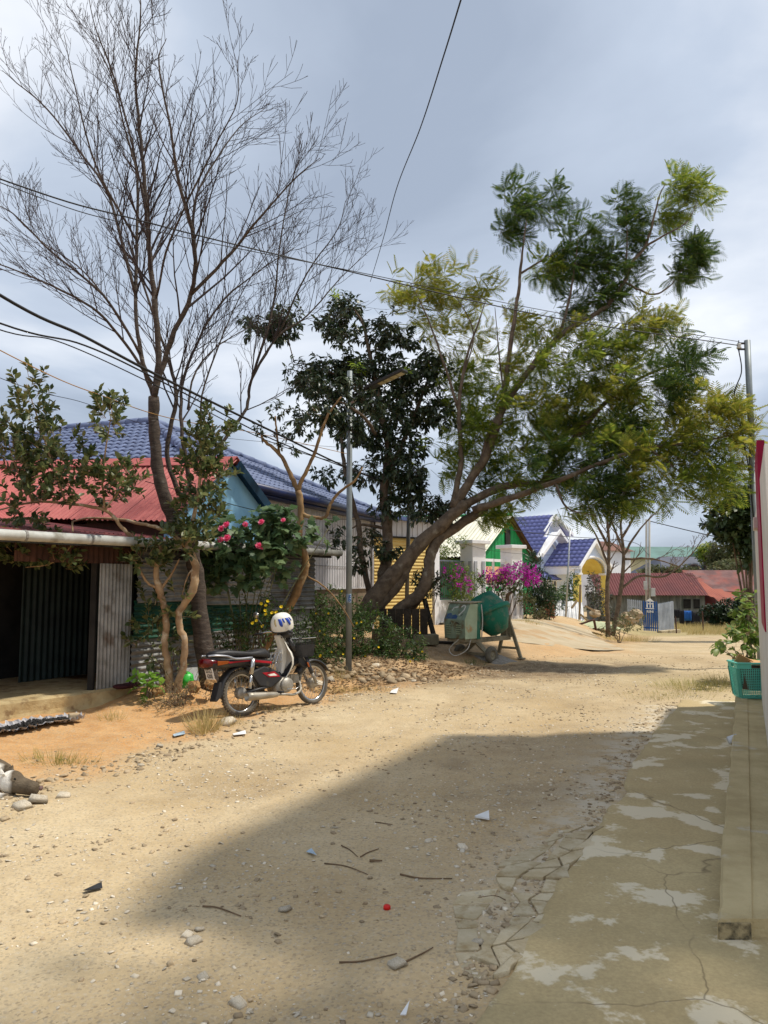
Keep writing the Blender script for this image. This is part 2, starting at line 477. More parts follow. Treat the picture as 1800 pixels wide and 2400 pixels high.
def make_ground():
    xs = np.concatenate([-np.geomspace(600, 10, 22), np.arange(-9, 13.01, 0.075), np.geomspace(14, 700, 24)])
    ys = np.concatenate([[-400, -100, -30, -8, -2], np.arange(0, 17.3, 0.065), 17.3 + np.cumsum(0.07 * 1.036 ** np.arange(170))])
    X, Y = np.meshgrid(xs, ys); Z = H(X, Y)
    ny, nx = X.shape
    v = np.stack([X, Y, Z], -1).reshape(-1, 3)
    i = np.arange(nx * ny).reshape(ny, nx)
    f = np.stack([i[:-1, :-1], i[:-1, 1:], i[1:, 1:], i[1:, :-1]], -1).reshape(-1, 4)
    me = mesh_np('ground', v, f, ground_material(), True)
    d = edge_d(X, Y); nz = fbm(X * 1.3, Y * 1.3, 4, 5) - .48
    org = sst(-0.25, 0.35, d + nz * 1.1) * np.interp(Y, [0, 11.5, 14, 40], [1, 1, .55, .25]) * 0.95
    org = org + 0.30 * sst(0.1, .6, fbm(X * .5, Y * .5, 3, 21) - .35) * (Y < 20)
    dark = np.exp(-(((X - 1.7 - (Y - 14.2) * 1.3) / 2.2) ** 2 + ((Y - 14.2) / 1.5) ** 2)) * 1.6 * sst(.22, .5, fbm(X * 1.6, Y * 1.6, 4, 61))  # brown litter soil by the mixer, with crown shade put into its colour
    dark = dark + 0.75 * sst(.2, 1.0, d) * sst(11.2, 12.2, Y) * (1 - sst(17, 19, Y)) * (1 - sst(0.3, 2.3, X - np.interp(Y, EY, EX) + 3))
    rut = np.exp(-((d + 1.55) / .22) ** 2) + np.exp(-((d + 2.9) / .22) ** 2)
    mottle = (0.16 + .30 * np.exp(-(((X - .2) / 1.7) ** 2 + ((Y - 5.3) / 2.4) ** 2))) * sst(-.06, .10, fbm(X * .9 + 4, Y * .9, 5, 31) - .48) * sst(0, .4, -d) + .10 * sst(.0, .1, fbm(X * 3.1, Y * 3.1, 4, 91) - .5)  # browner noise patches, strongest at the near road centre
    dark = np.clip(dark + mottle + .10 * rut * (Y < 20) * sst(.3, .6, fbm(X * .9, Y * .9, 3, 77)), 0, 1)
    grass = sst(30, 34, Y) * sst(0, 2, -d + 3) + 0.5 * np.exp(-(((X - 5.0) / 1.1) ** 2 + ((Y - 13.0) / 1.6) ** 2))
    sdv = slab_d(X, Y)
    cem = np.exp(-((sdv + 0.15) / 0.33) ** 2) * sst(3.2, 5, Y) * (Y < 10.5)
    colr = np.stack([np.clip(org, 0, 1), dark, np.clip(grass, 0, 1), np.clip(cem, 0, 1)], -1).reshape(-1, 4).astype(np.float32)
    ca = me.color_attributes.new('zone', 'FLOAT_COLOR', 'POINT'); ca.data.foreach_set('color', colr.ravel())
    o = bpy.data.objects.new('ground', me); COL.objects.link(o)
    tag(o, 'sandy dirt road with orange verges running past the sheds', kind='structure')
make_ground()

# ---- concrete pavement slab on the right
def concrete_mat():
    m = bpy.data.materials.new('worn_concrete'); m.use_nodes = True
    nt = m.node_tree; N = nt.nodes.new; L = nt.links.new
    bs = nt.nodes['Principled BSDF']; bs.inputs['Roughness'].default_value = 0.9; bs.inputs['Specular IOR Level'].default_value = 0.2
    tc = N('ShaderNodeTexCoord')
    def noise(s, d=8, r=.6, dist=0.0):
        n = N('ShaderNodeTexNoise'); n.inputs['Scale'].default_value = s; n.inputs['Detail'].default_value = d; n.inputs['Roughness'].default_value = r; n.inputs['Distortion'].default_value = dist
        L(tc.outputs['Object'], n.inputs['Vector']); return n.outputs['Fac']
    def rm(i, a, b, c, d):
        r = N('ShaderNodeMapRange'); r.inputs[1].default_value, r.inputs[2].default_value, r.inputs[3].default_value, r.inputs[4].default_value = a, b, c, d; L(i, r.inputs[0]); return r.outputs[0]
    def mix(f, a, b):
        x = N('ShaderNodeMixRGB')
        for i, s in ((0, f), (1, a), (2, b)):
            if hasattr(s, 'links'): L(s, x.inputs[i])
            elif isinstance(s, tuple): x.inputs[i].default_value = (*s, 1)
            else: x.inputs[i].default_value = s
        return x.outputs[0]
    c = mix(rm(noise(1.6), .35, .65, 0, 1), (0.46, 0.355, 0.185), (0.54, 0.43, 0.235))
    c = mix(rm(noise(0.9, 4), .5, .66, 0, .55), c, (0.38, 0.315, 0.17))
    c = mix(rm(noise(60, 4), .3, .7, 0, .45), c, (0.26, 0.20, 0.105))
    pm = N('ShaderNodeMath'); pm.operation = 'MULTIPLY_ADD'; pm.inputs[1].default_value = .16; L(noise(34, 5, .6), pm.inputs[0]); L(noise(2.6, 4, .5, .2), pm.inputs[2])
    c = mix(rm(pm.outputs[0], .635, .675, 0, .85), c, (0.68, 0.60, 0.44))
    c = mix(rm(noise(22, 3, .5), .70, .73, 0, .7), c, (0.58, 0.51, 0.38))
    # cracks
    vo = N('ShaderNodeTexVoronoi'); vo.feature = 'DISTANCE_TO_EDGE'; vo.inputs['Scale'].default_value = 0.62
    mp = N('ShaderNodeMixRGB'); mp.inputs[0].default_value = 0.12; L(tc.outputs['Object'], mp.inputs[1])
    nn = N('ShaderNodeTexNoise'); nn.inputs['Scale'].default_value = 5; L(tc.outputs['Object'], nn.inputs['Vector']); L(nn.outputs['Color'], mp.inputs[2]); L(mp.outputs[0], vo.inputs['Vector'])
    cm = N('ShaderNodeMath'); cm.operation = 'MULTIPLY'; L(rm(vo.outputs['Distance'], .0, .004, .75, 0), cm.inputs[0]); L(rm(noise(1.3, 3), .44, .54, 0, 1), cm.inputs[1]); cr = cm.outputs[0]
    c = mix(cr, c, (0.14, 0.105, 0.06))
    L(c, bs.inputs['Base Color'])
    bp = N('ShaderNodeBump'); bp.inputs['Strength'].default_value = 0.35; bp.inputs['Distance'].default_value = 0.01
    L(mix(.5, noise(70, 5, .7), noise(9, 6)), bp.inputs['Height']); L(bp.outputs[0], bs.inputs['Normal'])
    return m
CONC = concrete_mat()
CONC2 = mat('pale_concrete', (.56, .48, .33), (.44, .355, .215), 5, .9, .6, 60, c3=(.36, .27, .14), sc3=9, r3=(.52, .66), var=.12)
def kx(y): return 1.52 + 0.468 * (y - 3.67)
def make_slab():
    ys = np.arange(-2, 10.86, 0.06); nt_ = 42
    v = []; 
    for y in ys:
        xl = np.interp(y, SY, SX) + (fbm(y * 2.3, 7.7, 4, 2) - .48) * .16 + (fbm(y * 9, 1.7, 2, 4) - .4) * .05
        xr = kx(y) + 0.6 + 0.02
        zt = 0.022
        row = [(xl - .015, y, -0.06), (xl, y, zt - .012)]
        for k in range(nt_):
            t = (k / (nt_ - 1)); x = xl + .012 + (xr - xl) * t
            row.append((x, y, zt + (float(vnoise(x * 3, y * 3, 8)) - .5) * .008))
        v += row
    w = nt_ + 2; n = len(ys)
    i = np.arange(n * w).reshape(n, w)
    f = np.stack([i[:-1, :-1], i[:-1, 1:], i[1:, 1:], i[1:, :-1]], -1).reshape(-1, 4)
    me = mesh_np('pavement', v, f, CONC, False)
    o = bpy.data.objects.new('pavement', me); COL.objects.link(o)
    tag(o, 'worn tan concrete pavement slab along the right side', kind='structure')
    # broken fragments along the crumbling edge
    nr, nc = 13, 4
    cn = {}
    for r in range(nr + 1):
        for c in range(nc + 1):
            y = 3.35 + 2.0 * r / nr; xe = np.interp(y, SY, SX); wd_ = .42 * math.sin(math.pi * (r + .6) / (nr + 1.2)) + .06
            cn[r, c] = V((xe - wd_ + wd_ * 1.15 * c / nc + random.uniform(-.05, .05), y + random.uniform(-.065, .065), 0))
    for r in range(nr):
        for c in range(nc):
            if random.random() < (.38 if c < 2 else .12): continue
            q = [cn[r, c], cn[r, c + 1], cn[r + 1, c + 1], cn[r + 1, c]]; ce_ = sum(q, V()) / 4
            if random.random() < .5: q.insert(2, (q[1] + q[2]) / 2 + V((random.uniform(-.03, .02), random.uniform(-.02, .02), 0)))
            sh = random.uniform(.80, .95); zt = .004 + .022 * c / nc + random.uniform(-.004, .008)
            mb = MB(); mb.prism([ce_ + (p - ce_) * sh + V((0, 0, -.03)) for p in q], (0, 0, .03 + zt)); mb.build('slab_fragment', CONC2, o, bevel=.004)
    return o
slab = make_slab()
mb = MB()
def strip_prism(mb, y0, y1, o0, o1, z0, z1, n=90, wob=0.016, seed=0):
    ring = []
    for i in range(n + 1):
        y = y0 + (y1 - y0) * i / n
        w = (float(vnoise(y * 2.1, seed, 3)) - .5) * wob + (float(vnoise(y * 9.1, seed + 4, 3)) - .5) * wob * .8
        a = V((kx(y) + o0 + w, y, 0)); b = V((kx(y) + o1, y, 0))
        ring.append([V((a.x, a.y, z0)), V((a.x + .004, a.y, z1 - .012)), V((a.x + .018, a.y, z1 + w * .3)), V((b.x, b.y, z1)), V((b.x, b.y, z0))])
    vs = [p for r in ring for p in r]; fs = []
    for i in range(n):
        for j in range(4): fs.append((i * 5 + j, i * 5 + j + 1, i * 5 + 6 + j, i * 5 + 5 + j))
    fs += [(4, 3, 2, 1, 0), tuple(n * 5 + j for j in range(5))]
    mb.add(vs, fs)
KERB = mat('kerb_concrete', (.52, .42, .23), (.41, .32, .165), 3, .9, .5, 45, c3=(.50, .44, .32), sc3=2.2, r3=(.58, .64))
strip_prism(mb, 3.67, 10.62, 0, .165, -.02, .115)
k = mb.build('kerb', KERB); tag(k, 'raised concrete kerb with a mossy dark end, below the white wall', 'kerb')
mb = MB(); strip_prism(mb, 3.69, 10.6, .14, .42, -.02, .104, seed=5)
k = mb.build('footing', KERB); tag(k, 'lower concrete footing strip between the kerb and the white wall', 'footing')
# mossy end face of the kerb
mb = MB(); x0 = kx(3.67); mb.box((x0 + .083, 3.668, .048), (.15, .01, .10)); mb.build('end_face', mat('mossy_end', (.06, .05, .03), (.36, .285, .155), 16, .95, .5, 60, ramp=(.40, .60)), bpy.data.objects['kerb'], bevel=.004)

# ---- white wall with red board on the right
wl = thing('boundary_wall', 'white painted wall edge with a crimson board at the right border', 'wall', (kx(8) + .35, 8, 0))
WHITEW = mat('white_wall', (.74, .72, .66), (.64, .61, .53), 2, .85, .15, 40, c3=(.45, .40, .30), sc3=3, r3=(.66, .8))
mb = MB()
def wx(y): return 0.135 + 0.4702 * y
mb.prism([(wx(4.4), 4.4, .09), (wx(10.35), 10.35, .09), (wx(10.35) + .10, 10.35, .09), (wx(4.4) + .10, 4.4, .09)], (0, 0, 2.36))
mb.build('wall_panel', WHITEW, wl, bevel=.01)
mb = MB(); RED = mat('crimson_paint', srgb(170, 22, 72), srgb(140, 15, 55), 4, .5, .1)
mb.prism([(wx(5.9) - .012, 5.9, 1.27), (wx(7.2) - .012, 7.2, 1.27), (wx(7.2) + .05, 7.2, 1.27), (wx(5.9) + .05, 5.9, 1.27)], (0, 0, 1.48))
mb.build('crimson_board', RED, wl, bevel=.004)
mb = MB(); mb.prism([(wx(7.0) - .05, 7.0, 2.14), (wx(7.4) - .05, 7.4, 2.14), (wx(7.4), 7.4, 2.14), (wx(7.0), 7.0, 2.14)], (0, 0, .10))
mb.build('bracket', WHITEW, wl, bevel=.005)
# house beside the photographer that shades the foreground
hs = thing('roadside_house', 'tall rendered house on the right whose shadow crosses the road', 'house', (5, 5, 0))
cpt = [(4.86, 8.9), (11, 8.7), (9, 3.6), (2.9, 4.3), (2.98, 5.2)]
mb = MB(); mb.prism([(x, y, 0) for x, y in cpt[::-1]], (0, 0, 7.7)); mb.build('wall', WHITEW, hs)
mb = MB(); mb.prism([(4.84, 8.95, 7.7), (2.93, 5.2, 7.7), (2.85, 4.25, 7.7), (9.1, 3.5, 7.7), (11.1, 8.75, 7.7)], (0, 0, .2)); mb.build('roof', KERB, hs)

wa, wb = V((2.98, 5.2, 0)), V((4.86, 8.9, 0)); wdv_ = (wb - wa).normalized(); wnv = V((-wdv_.y, wdv_.x, 0))
for zz in (1.5, 4.8):
    for tt in (1.0, 2.9):
        c_ = wa + wdv_ * tt + wnv * .005 + V((0, 0, zz)); Rw = Matrix.Rotation(math.atan2(wdv_.y, wdv_.x), 3, 'Z')
        mb = MB(); mb.box(c_, (.9, .03, 1.2), Rw); w_ = mb.build('window', mat('house_glass', (.05, .06, .07), None, 3, .15, spec=.6), hs)
        mb = MB()
        for q_ in (-.45, 0, .45): mb.box(c_ + wdv_ * q_ + wnv * .01, (.05, .05, 1.24), Rw)
        for q_ in (-.6, .6): mb.box(c_ + wnv * .008 + V((0, 0, q_)), (.95, .05, .05), Rw)
        mb.build('window_frame', WHITEW, w_)
# ---- concrete apron before the white gate
APR = mat('apron_concrete', (.47, .39, .265), (.40, .325, .21), 1.3, .92, .5, 40, c3=(.40, .27, .14), sc3=1.1, r3=(.5, .62))
def make_apron():
    # quad region in ground: near edge (road side) to the gate
    A = V((2.9, 18.6, 0)); B = V((6.3, 20.3, 0)); C_ = V((7.2, 27.2, 0)); D = V((1.6, 22.6, 0))
    n = 26; v = []; f = []
    for i in range(n + 1):
        for j in range(n + 1):
            s = i / n; t = j / n
            p = (A * (1 - s) + B * s) * (1 - t) + (D * (1 - s) + C_ * s) * t
            e = .09 * (float(vnoise(i * .5, j * .5, 4)) - .5)
            v.append((p.x + e, p.y + e, float(Hs(p.x, p.y)) + .045 * min(1, t * 5) + .01))
    for i in range(n):
        for j in range(n):
            q = i * (n + 1) + j; f.append((q, q + n + 1, q + n + 2, q + 1))
    o = bpy.data.objects.new('driveway', mesh_np('driveway', v, f, APR, True)); COL.objects.link(o)
    tag(o, 'pale concrete ramp rising to the white gate', kind='structure')
make_apron()

# ================================================================ BUILDINGS, LEFT SIDE
D = V((.482, .876, 0)); NRM = V((.876, -.482, 0)); Z = V((0, 0, 1))
def WP(t, o=0.0, z=0.0): return V((-4.34, 8.86, 0)) + D * t + NRM * o + Z * z
GALV = mat('weathered_galvanised', (.36, .36, .35), (.22, .22, .21), 5, .5, .15, 30, metal=.35, c3=(.12, .07, .04), sc3=2.5, r3=(.6, .75), var=.12)
GALVD = mat('dark_galvanised', (.20, .20, .19), (.10, .10, .095), 4, .6, .15, 30, metal=.3, c3=(.09, .05, .03), sc3=2.0, r3=(.55, .7), var=.15)
GREENM = mat('green_sheet_metal', srgb(38, 92, 72), srgb(22, 62, 48), 4, .5, .1, 30, metal=.1, c3=(.10, .09, .06), sc3=3, r3=(.62, .75))
DGREEN = mat('dark_green_door', (.020, .034, .029), (.012, .02, .018), 5, .6)
RUST = mat('rust_brown_sheet', (.10, .045, .03), (.06, .03, .022), 5, .8)
REDROOF = mat('faded_red_roof', srgb(186, 104, 98), srgb(168, 86, 82), 1.6, .6, .1, 20, c3=srgb(120, 62, 56), sc3=1.8, r3=(.56, .76), var=.10)
REDROOF2 = mat('dirty_red_roof', srgb(136, 66, 64), srgb(88, 46, 42), 2.2, .65, .1, 20, c3=(.05, .03, .028), sc3=1.8, r3=(.55, .72), var=.06)
PVC = mat('pale_gutter', (.52, .53, .50), (.40, .40, .36), 5, .6, .05, c3=(.16, .14, .10), sc3=2.5, r3=(.56, .74))
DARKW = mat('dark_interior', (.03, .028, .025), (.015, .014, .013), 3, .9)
shed = thing('corrugated_shed', 'low shed of patched corrugated sheets with an open dark doorway and pale gutter', 'shed', WP(2, -1, .1))
mb = MB(); mb.corr(WP(1.33, .0, .27), D * .55, Z * 1.62, NRM, 9, .012); mb.build('wall_sheet', GALV, shed)
mb = MB(); mb.corr(WP(.1, -.02, 1.89), D * 1.85, Z * .36, NRM, 22, .012); mb.build('wall_sheet', RUST, shed, label='rust brown sheet above the doorway')
def hsheet(t0, t1, z0, z1, m, o=0.0, lab=None, tilt=0.0):
    mb = MB(); w = max(2, round((z1 - z0) / .078))
    mb.corr(WP(t0, o, z0), Z * (z1 - z0), D * (t1 - t0) + Z * tilt, NRM, w, .014, rows=6, jit=.004)
    return mb.build('wall_sheet', m, shed, label=lab)
hsheet(1.9, 4.0, .12, .92, GALV, 0.0, None, .02)
hsheet(3.9, 6.25, .15, .95, GALVD, -.02)
hsheet(1.92, 3.5, .86, 1.40, GREENM, .015, 'dull green sheet in the shed wall')
hsheet(3.4, 5.3, .88, 1.38, GREENM, -.005, 'dull green sheet in the shed wall')
hsheet(1.95, 3.3, 1.36, 1.96, GALV, .035, None, .01)
hsheet(3.25, 4.9, 1.30, 1.92, GALV, .05, None, -.03)
hsheet(4.8, 6.28, 1.15, 2.10, GALVD, .03)
hsheet(1.95, 6.2, 1.9, 2.2, GALVD, -.03)
mb = MB(); mb.corr(WP(5.2, -.02, .2), D * 1.0, Z * 1.0, NRM, 14, .01); mb.build('wall_sheet', GALVD, shed)
for t in (1.30, 1.9, 4.1, 6.26):
    mb = MB(); mb.beam(WP(t, -.06, .1), WP(t, -.06, 2.2), .07, .07); mb.build('post', DARKW, shed)
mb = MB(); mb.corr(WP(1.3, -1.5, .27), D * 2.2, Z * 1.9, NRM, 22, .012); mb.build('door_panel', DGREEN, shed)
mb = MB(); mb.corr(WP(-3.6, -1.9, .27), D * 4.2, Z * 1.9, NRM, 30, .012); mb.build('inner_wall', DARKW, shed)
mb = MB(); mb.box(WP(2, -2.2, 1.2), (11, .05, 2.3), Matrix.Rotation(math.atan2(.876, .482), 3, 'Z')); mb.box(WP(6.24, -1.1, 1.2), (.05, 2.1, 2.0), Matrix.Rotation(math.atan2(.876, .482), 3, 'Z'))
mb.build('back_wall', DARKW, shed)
# lean-to roof over the whole front, with gutter
for i in range(10):
    t0 = -2.4 + i * .90; m_ = REDROOF2 if t0 < 4.4 else GALVD
    mb = MB(); mb.corr(WP(t0, .36, 2.20 + .004 * (i % 2)), D * .95, NRM * -.62 + Z * .10, Z, 12, .012); mb.build('roof_sheet', m_, shed)
e1 = V((-.93, .37, 0)).normalized()
QW = WP(2.67)
# roof behind the lean-to up to the red eave
for i in range(6):
    a = WP(-2.4 + i * .85, -.22, 2.30); b_ = WP(-2.4 + i * .85 + .87, -.22, 2.30)
    mb = MB(); bk = NRM * -2.3 + Z * .30
    mb.corr(a, b_ - a, bk, Z, 11, .012); mb.build('roof_sheet', REDROOF2, shed)
mb = MB(); g0 = WP(-2.6, .42, 2.155); g1 = WP(6.55, .42, 2.185)
pts = []
mb.tube([g0.lerp(g1, i / 20) for i in range(15)], .062, 12); gut = mb.build('gutter', PVC, shed, True)
mb = MB(); mb.tube([g0.lerp(g1, i / 20) for i in range(14, 21)], .06, 12); mb.build('gutter', mat('grimy_gutter', (.20, .20, .18), (.10, .10, .09), 4, .7, .1, c3=(.32, .32, .29), sc3=3, r3=(.55, .7)), shed, True)
for t in (-.1, .8, 1.75, 2.9, 4.3, 5.9):
    c = WP(t, .42, 2.155 + (t + 2.6) / 9.15 * .03); mb = MB(); mb.tube([c - D * .015, c + D * .015], .068, 12)
    mb.build('joint', mat('gutter_joint', (.25, .24, .22)), gut)
mb = MB(); mb.beam(WP(-2.4, .30, 2.14), WP(6.4, .30, 2.14), .04, .10); mb.build('eave_board', DARKW, shed)
mb = MB(); mb.prism([WP(5.1, .44, 2.33), WP(6.55, .44, 2.24), WP(6.55, .1, 2.34), WP(5.1, .1, 2.40)], (0, 0, .012)); mb.build('roof_flashing', mat('dark_flashing', (.03, .028, .026)), shed)
# threshold ledge and floor
LEDGE = mat('yellow_plaster', (.50, .40, .22), (.40, .29, .14), 4, .95, .8, 18, c3=(.24, .16, .08), sc3=5, r3=(.55, .66))
mb = MB(); nL = 40; ring = []
for i in range(nL + 1):
    s = i / nL; p = V((-6.2, 6.35, 0)).lerp(V((-3.33, 10.42, 0)), s)
    w = (float(vnoise(i * .8, 3, 5)) - .5) * .05; b = p - NRM * .95
    ring.append([V((p.x + .05 + w, p.y - .03, -.04)), V((p.x + w * 1.5, p.y, .12)), V((p.x - .01 + w * .5, p.y, .245)), V((p.x - .05, p.y + .02, .27)), V((b.x, b.y, .272)), V((b.x, b.y, -.04))])
vs = [p for r in ring for p in r]; fs = []
for i in range(nL):
    for j in range(5): fs.append((i * 6 + j, i * 6 + j + 1, i * 6 + 7 + j, i * 6 + 6 + j))
fs += [tuple(range(6))[::-1], tuple(nL * 6 + j for j in range(6))]
mb.add(vs, fs); mb.build('threshold_ledge', LEDGE, shed, smooth=False)
mb = MB(); mb.prism([WP(-3, -.4, .05), WP(-3, -3.4, .05), WP(2, -3.4, .05), WP(2, -.05, .05)][::-1], (0, 0, .21)); mb.build('floor', LEDGE, shed)
cl = MB()
for k_ in range(3): cl.ball(WP(1.55 + k_ * .12, .22, .30), (.12, .08, .035), 10, 6)
o = cl.build('rag', mat('dark_red_cloth', (.06, .012, .018), (.03, .008, .01), 8, .9), smooth=True); tag(o, 'dark red rag lying on the shed ledge', 'rag')

# ---- red roofed house with blue gable
rh = thing('red_roof_house', 'small house with red corrugated roof and light blue gable wall above the shed', 'house', WP(4, -2, .2))
BLUEW = mat('light_blue_wall', srgb(146, 196, 228), srgb(130, 182, 218), 1.6, .8, .05, c3=srgb(80, 130, 170), sc3=2.5, r3=(.6, .8))
DBLUE = mat('dark_teal_fascia', srgb(20, 58, 84), srgb(14, 42, 62), 3, .6)
tl, tp, tr_ = 2.67, 4.04, 5.41; zl, zp = 2.58, 3.60
mb = MB(); mb.prism([WP(tl, -.12, 1.9), WP(tr_, -.12, 1.9), WP(tr_, -.12, zl), WP(tp, -.12, zp), WP(tl, -.12, zl)], NRM * -.1); mb.build('gable_wall', BLUEW, rh)
PK = WP(tp, .0, zp + .03); EL = WP(tl - .12, .0, zl - .05); ER = WP(tr_ + .12, .0, zl - .07)
rise = V((0, 0, .045))
nS = 7; wS = .95
for i in range(nS):
    a = e1 * (i * wS)
    mb = MB(); o0 = PK + a + rise * (i * wS); sl = (EL - PK) - rise * 0
    mb.corr(o0, e1 * (wS + .04) + rise * wS, sl, (V((.2, -.6, 1))), 10, .014); mb.build('roof_sheet', REDROOF, rh)
    mb = MB(); mb.corr(o0, e1 * (wS + .04) + rise * wS, (ER - PK), (V((.2, .6, 1))), 10, .014); mb.build('roof_sheet', REDROOF, rh)
mb = MB(); q = PK + e1 * (nS * wS) + rise * nS * wS
mb.prism([PK + Z * .05, q + Z * .05, q + (EL - PK) * .12 + Z * .03, PK + (EL - PK) * .12 + Z * .03], (0, 0, .012))
mb.prism([q + Z * .05, PK + Z * .05, PK + (ER - PK) * .12 + Z * .03, q + (ER - PK) * .12 + Z * .03], (0, 0, .012)); mb.build('ridge_cap', REDROOF, rh)
# rake boards (dark)
mb = MB(); mb.beam(PK + NRM * .02 - Z * .07, ER + NRM * .02 - Z * .07, .025, .15, (0, 0, 1)); mb.beam(PK - NRM * .1 - Z * .10, ER - NRM * .1 - Z * .10, .22, .02)
mb.build('rake_board', DBLUE, rh)
# second roof slope facing the street, meeting the first in a valley
QB = EL + e1 * 2.55
for i in range(8):
    mb = MB(); mb.corr(QB + D * (1.2 - i * .92), D * -.95, NRM * -3.4 + Z * 1.62, Z, 11, .014); mb.build('roof_sheet', REDROOF, rh)
# hidden house walls under the roofs so the eaves do not float
mb = MB(); b0 = WP(tl + .1, -.15, .2); b0.z = 2.05; b9 = WP(tr_ - .1, -.15, 2.05); mb.prism([b0, b9, b9 + e1 * 5.5, b0 + e1 * 5.5], (0, 0, .5)); mb.build('wall', RUST, rh)

# ---- roof tile helper
def tile_template(w, l):
    v = []; f = []; n = 6
    for j, (y, dz) in enumerate(((0, .035), (l * 1.08, .0))):
        for i in range(n + 1):
            x = w * (i / n - .5); h = .024 * math.sin(2 * math.pi * i / n + .6)
            v.append((x, y, h + dz))
    for i in range(n + 1): v.append((w * (i / n - .5), .0, .024 * math.sin(2 * math.pi * i / n + .6) + .012))
    f = [(i, i + 1, n + 2 + i, n + 1 + i) for i in range(n)] + [(2 * n + 2 + i, 2 * n + 3 + i, i + 1, i) for i in range(n)]
    return np.array(v), np.array(f)
def tiled(parent, o, ax, up, W, Ln, poly, m, w=.30, l=.33, maxn=0):
    """tiles on the plane o + ax*x + up*y, kept where (x,y) lies in poly"""
    o = V(o); ax = V(ax).normalized(); up = V(up).normalized(); nr = ax.cross(up)
    tv, tf = tile_template(w, l); Ms = []
    def inside(x, y):
        c = False; n = len(poly); j = n - 1
        for i in range(n):
            xi, yi = poly[i]; xj, yj = poly[j]
            if (yi > y) != (yj > y) and x < (xj - xi) * (y - yi) / (yj - yi) + xi: c = not c
            j = i
        return c
    y = 0.0; r = 0
    while y < Ln:
        x = (r % 1) * w
        while x < W:
            if inside(x + w / 2, y + l / 2):
                p = o + ax * (x + w / 2) + up * y + nr * .02
                Mx = Matrix((ax, up, nr)).transposed().to_4x4(); Mx.translation = p; Ms.append(np.array(Mx))
            x += w
        y += l; r += 1
    if Ms: pieces(parent, 'roof_tile', 'roof_tiles', tv, tf, np.array(Ms), m, maxn, smooth=False)
def slope(parent, A, B, C_, Dp, m, maxn=0, w=.20, l=.33, under=None):
    """quad/triangle slope: A->B eave, C/D ridge (D above A, C above B)"""
    A, B, C_, Dp = V(A), V(B), V(C_), V(Dp); ax = (B - A).normalized(); mid = (C_ + Dp) / 2
    n = ax.cross(mid - A).normalized(); up = n.cross(ax)
    to2 = lambda p: ((p - A).dot(ax), (p - A).dot(up))
    poly = [to2(A), to2(B), to2(C_)] + ([to2(Dp)] if (C_ - Dp).length > .01 else [])
    xm = min(p[0] for p in poly); W = max(p[0] for p in poly) - xm; Ln = max(p[1] for p in poly)
    tiled(parent, A + ax * xm, ax, up, W, Ln, [(x - xm, y) for x, y in poly], m, w, l, maxn)
    mb = MB(); pp = [A, B, C_] + ([Dp] if len(poly) == 4 else [])
    mb.prism([p - n * .02 for p in pp], -n * .05); mb.build('roof_deck', under or m, parent)
TILE = mat('blue_glazed_tile', srgb(116, 128, 158), srgb(102, 114, 146), 3, .6, 0, spec=.2, var=.10, c3=srgb(104, 118, 150), sc3=2, r3=(.6, .8))
TILED = mat('dark_blue_tile', srgb(24, 40, 88), srgb(16, 28, 62), 3, .45, 0, spec=.4)
# ---- big hipped house clad in grey metal
gh = thing('hipped_blue_roof_house', 'large house with blue tiled hip roof and pale grey ribbed metal front wall', 'house', (-4, 18, .4))
F = V((-.33, -.944, 0)).normalized(); B_ = V((-.944, .33, 0)).normalized()
C1 = V((.06, 21.0, 3.42)); C0 = C1 + F * 8.9; R1 = C1 + F * 4.45 + B_ * 4.45; R1.z = 5.46; R0 = R1 + B_ * 2.5
K1 = C1 + B_ * 11.4; K0 = C0 + B_ * 11.4
slope(gh, C0, C1, R1, R1, TILE, 90, under=TILED)
slope(gh, K0, C0, R1, R0, TILE, 200, under=TILED)
slope(gh, C1, K1, R0, R1, TILE, 0, under=TILED)
slope(gh, K1, K0, R0, R0, TILE, 0, under=TILED)
def capline(parent, a, b, m, r=.10, step=.33):
    a = V(a); b = V(b); n = int((b - a).length / step); d = (b - a) / n
    for i in range(n):
        mb = MB(); p = a + d * i; mb.tube([p, p + d * 1.08], [r * 1.08, r * .92], 10); mb.build('ridge_tile', m, parent, True)
for a, b in ((C0, R1), (C1, R1), (R1, R0), (K0, R0)): capline(gh, a + Z * .06, b + Z * .06, TILE)
mb = MB(); mb.tube([C1 + Z * -.03, C0 + Z * -.03], .085, 10); mb.beam(C1 - Z * .14 + B_ * .12, C0 - Z * .14 + B_ * .12, .22, .05); mb.build('fascia', TILED, gh, True)
GREYM = mat('grey_ribbed_metal', srgb(200, 200, 204), srgb(186, 186, 190), 1.2, .45, .0, metal=.15, var=.03, c3=srgb(130, 126, 120), sc3=1.2, r3=(.62, .8))
PLINTH = mat('grey_brown_render', srgb(118, 106, 90), srgb(96, 84, 70), 1.5, .95, .3, 20)
def GW(s, o, z): return C1 + F * s + B_ * .32 - B_ * o + V((0, 0, z - 3.42))
nP = 8
for i in range(nP):
    s0 = .25 + i * 1.05
    mb = MB(); mb.corr(GW(s0, 0, 1.50), F * 1.05, Z * 1.86, -B_, 7, .016, seg=10, prof='rib'); mb.build('wall_panel', GREYM, gh)
mb = MB(); mb.beam(GW(.2, .03, 2.02), GW(8.6, .03, 2.02), .012, .012); mb.build('trim_line', mat('seam', (.2, .2, .2)), gh)
mb = MB(); mb.beam(GW(.2, .0, 1.49), GW(8.6, .0, 1.49), .05, .03); mb.build('drip_edge', GREYM, gh)
mb = MB(); mb.prism([GW(.2, -.03, 0), GW(8.7, -.03, 0), GW(8.7, -.2, 0), GW(.2, -.2, 0)], (0, 0, 1.5)); mb.build('plinth', PLINTH, gh)
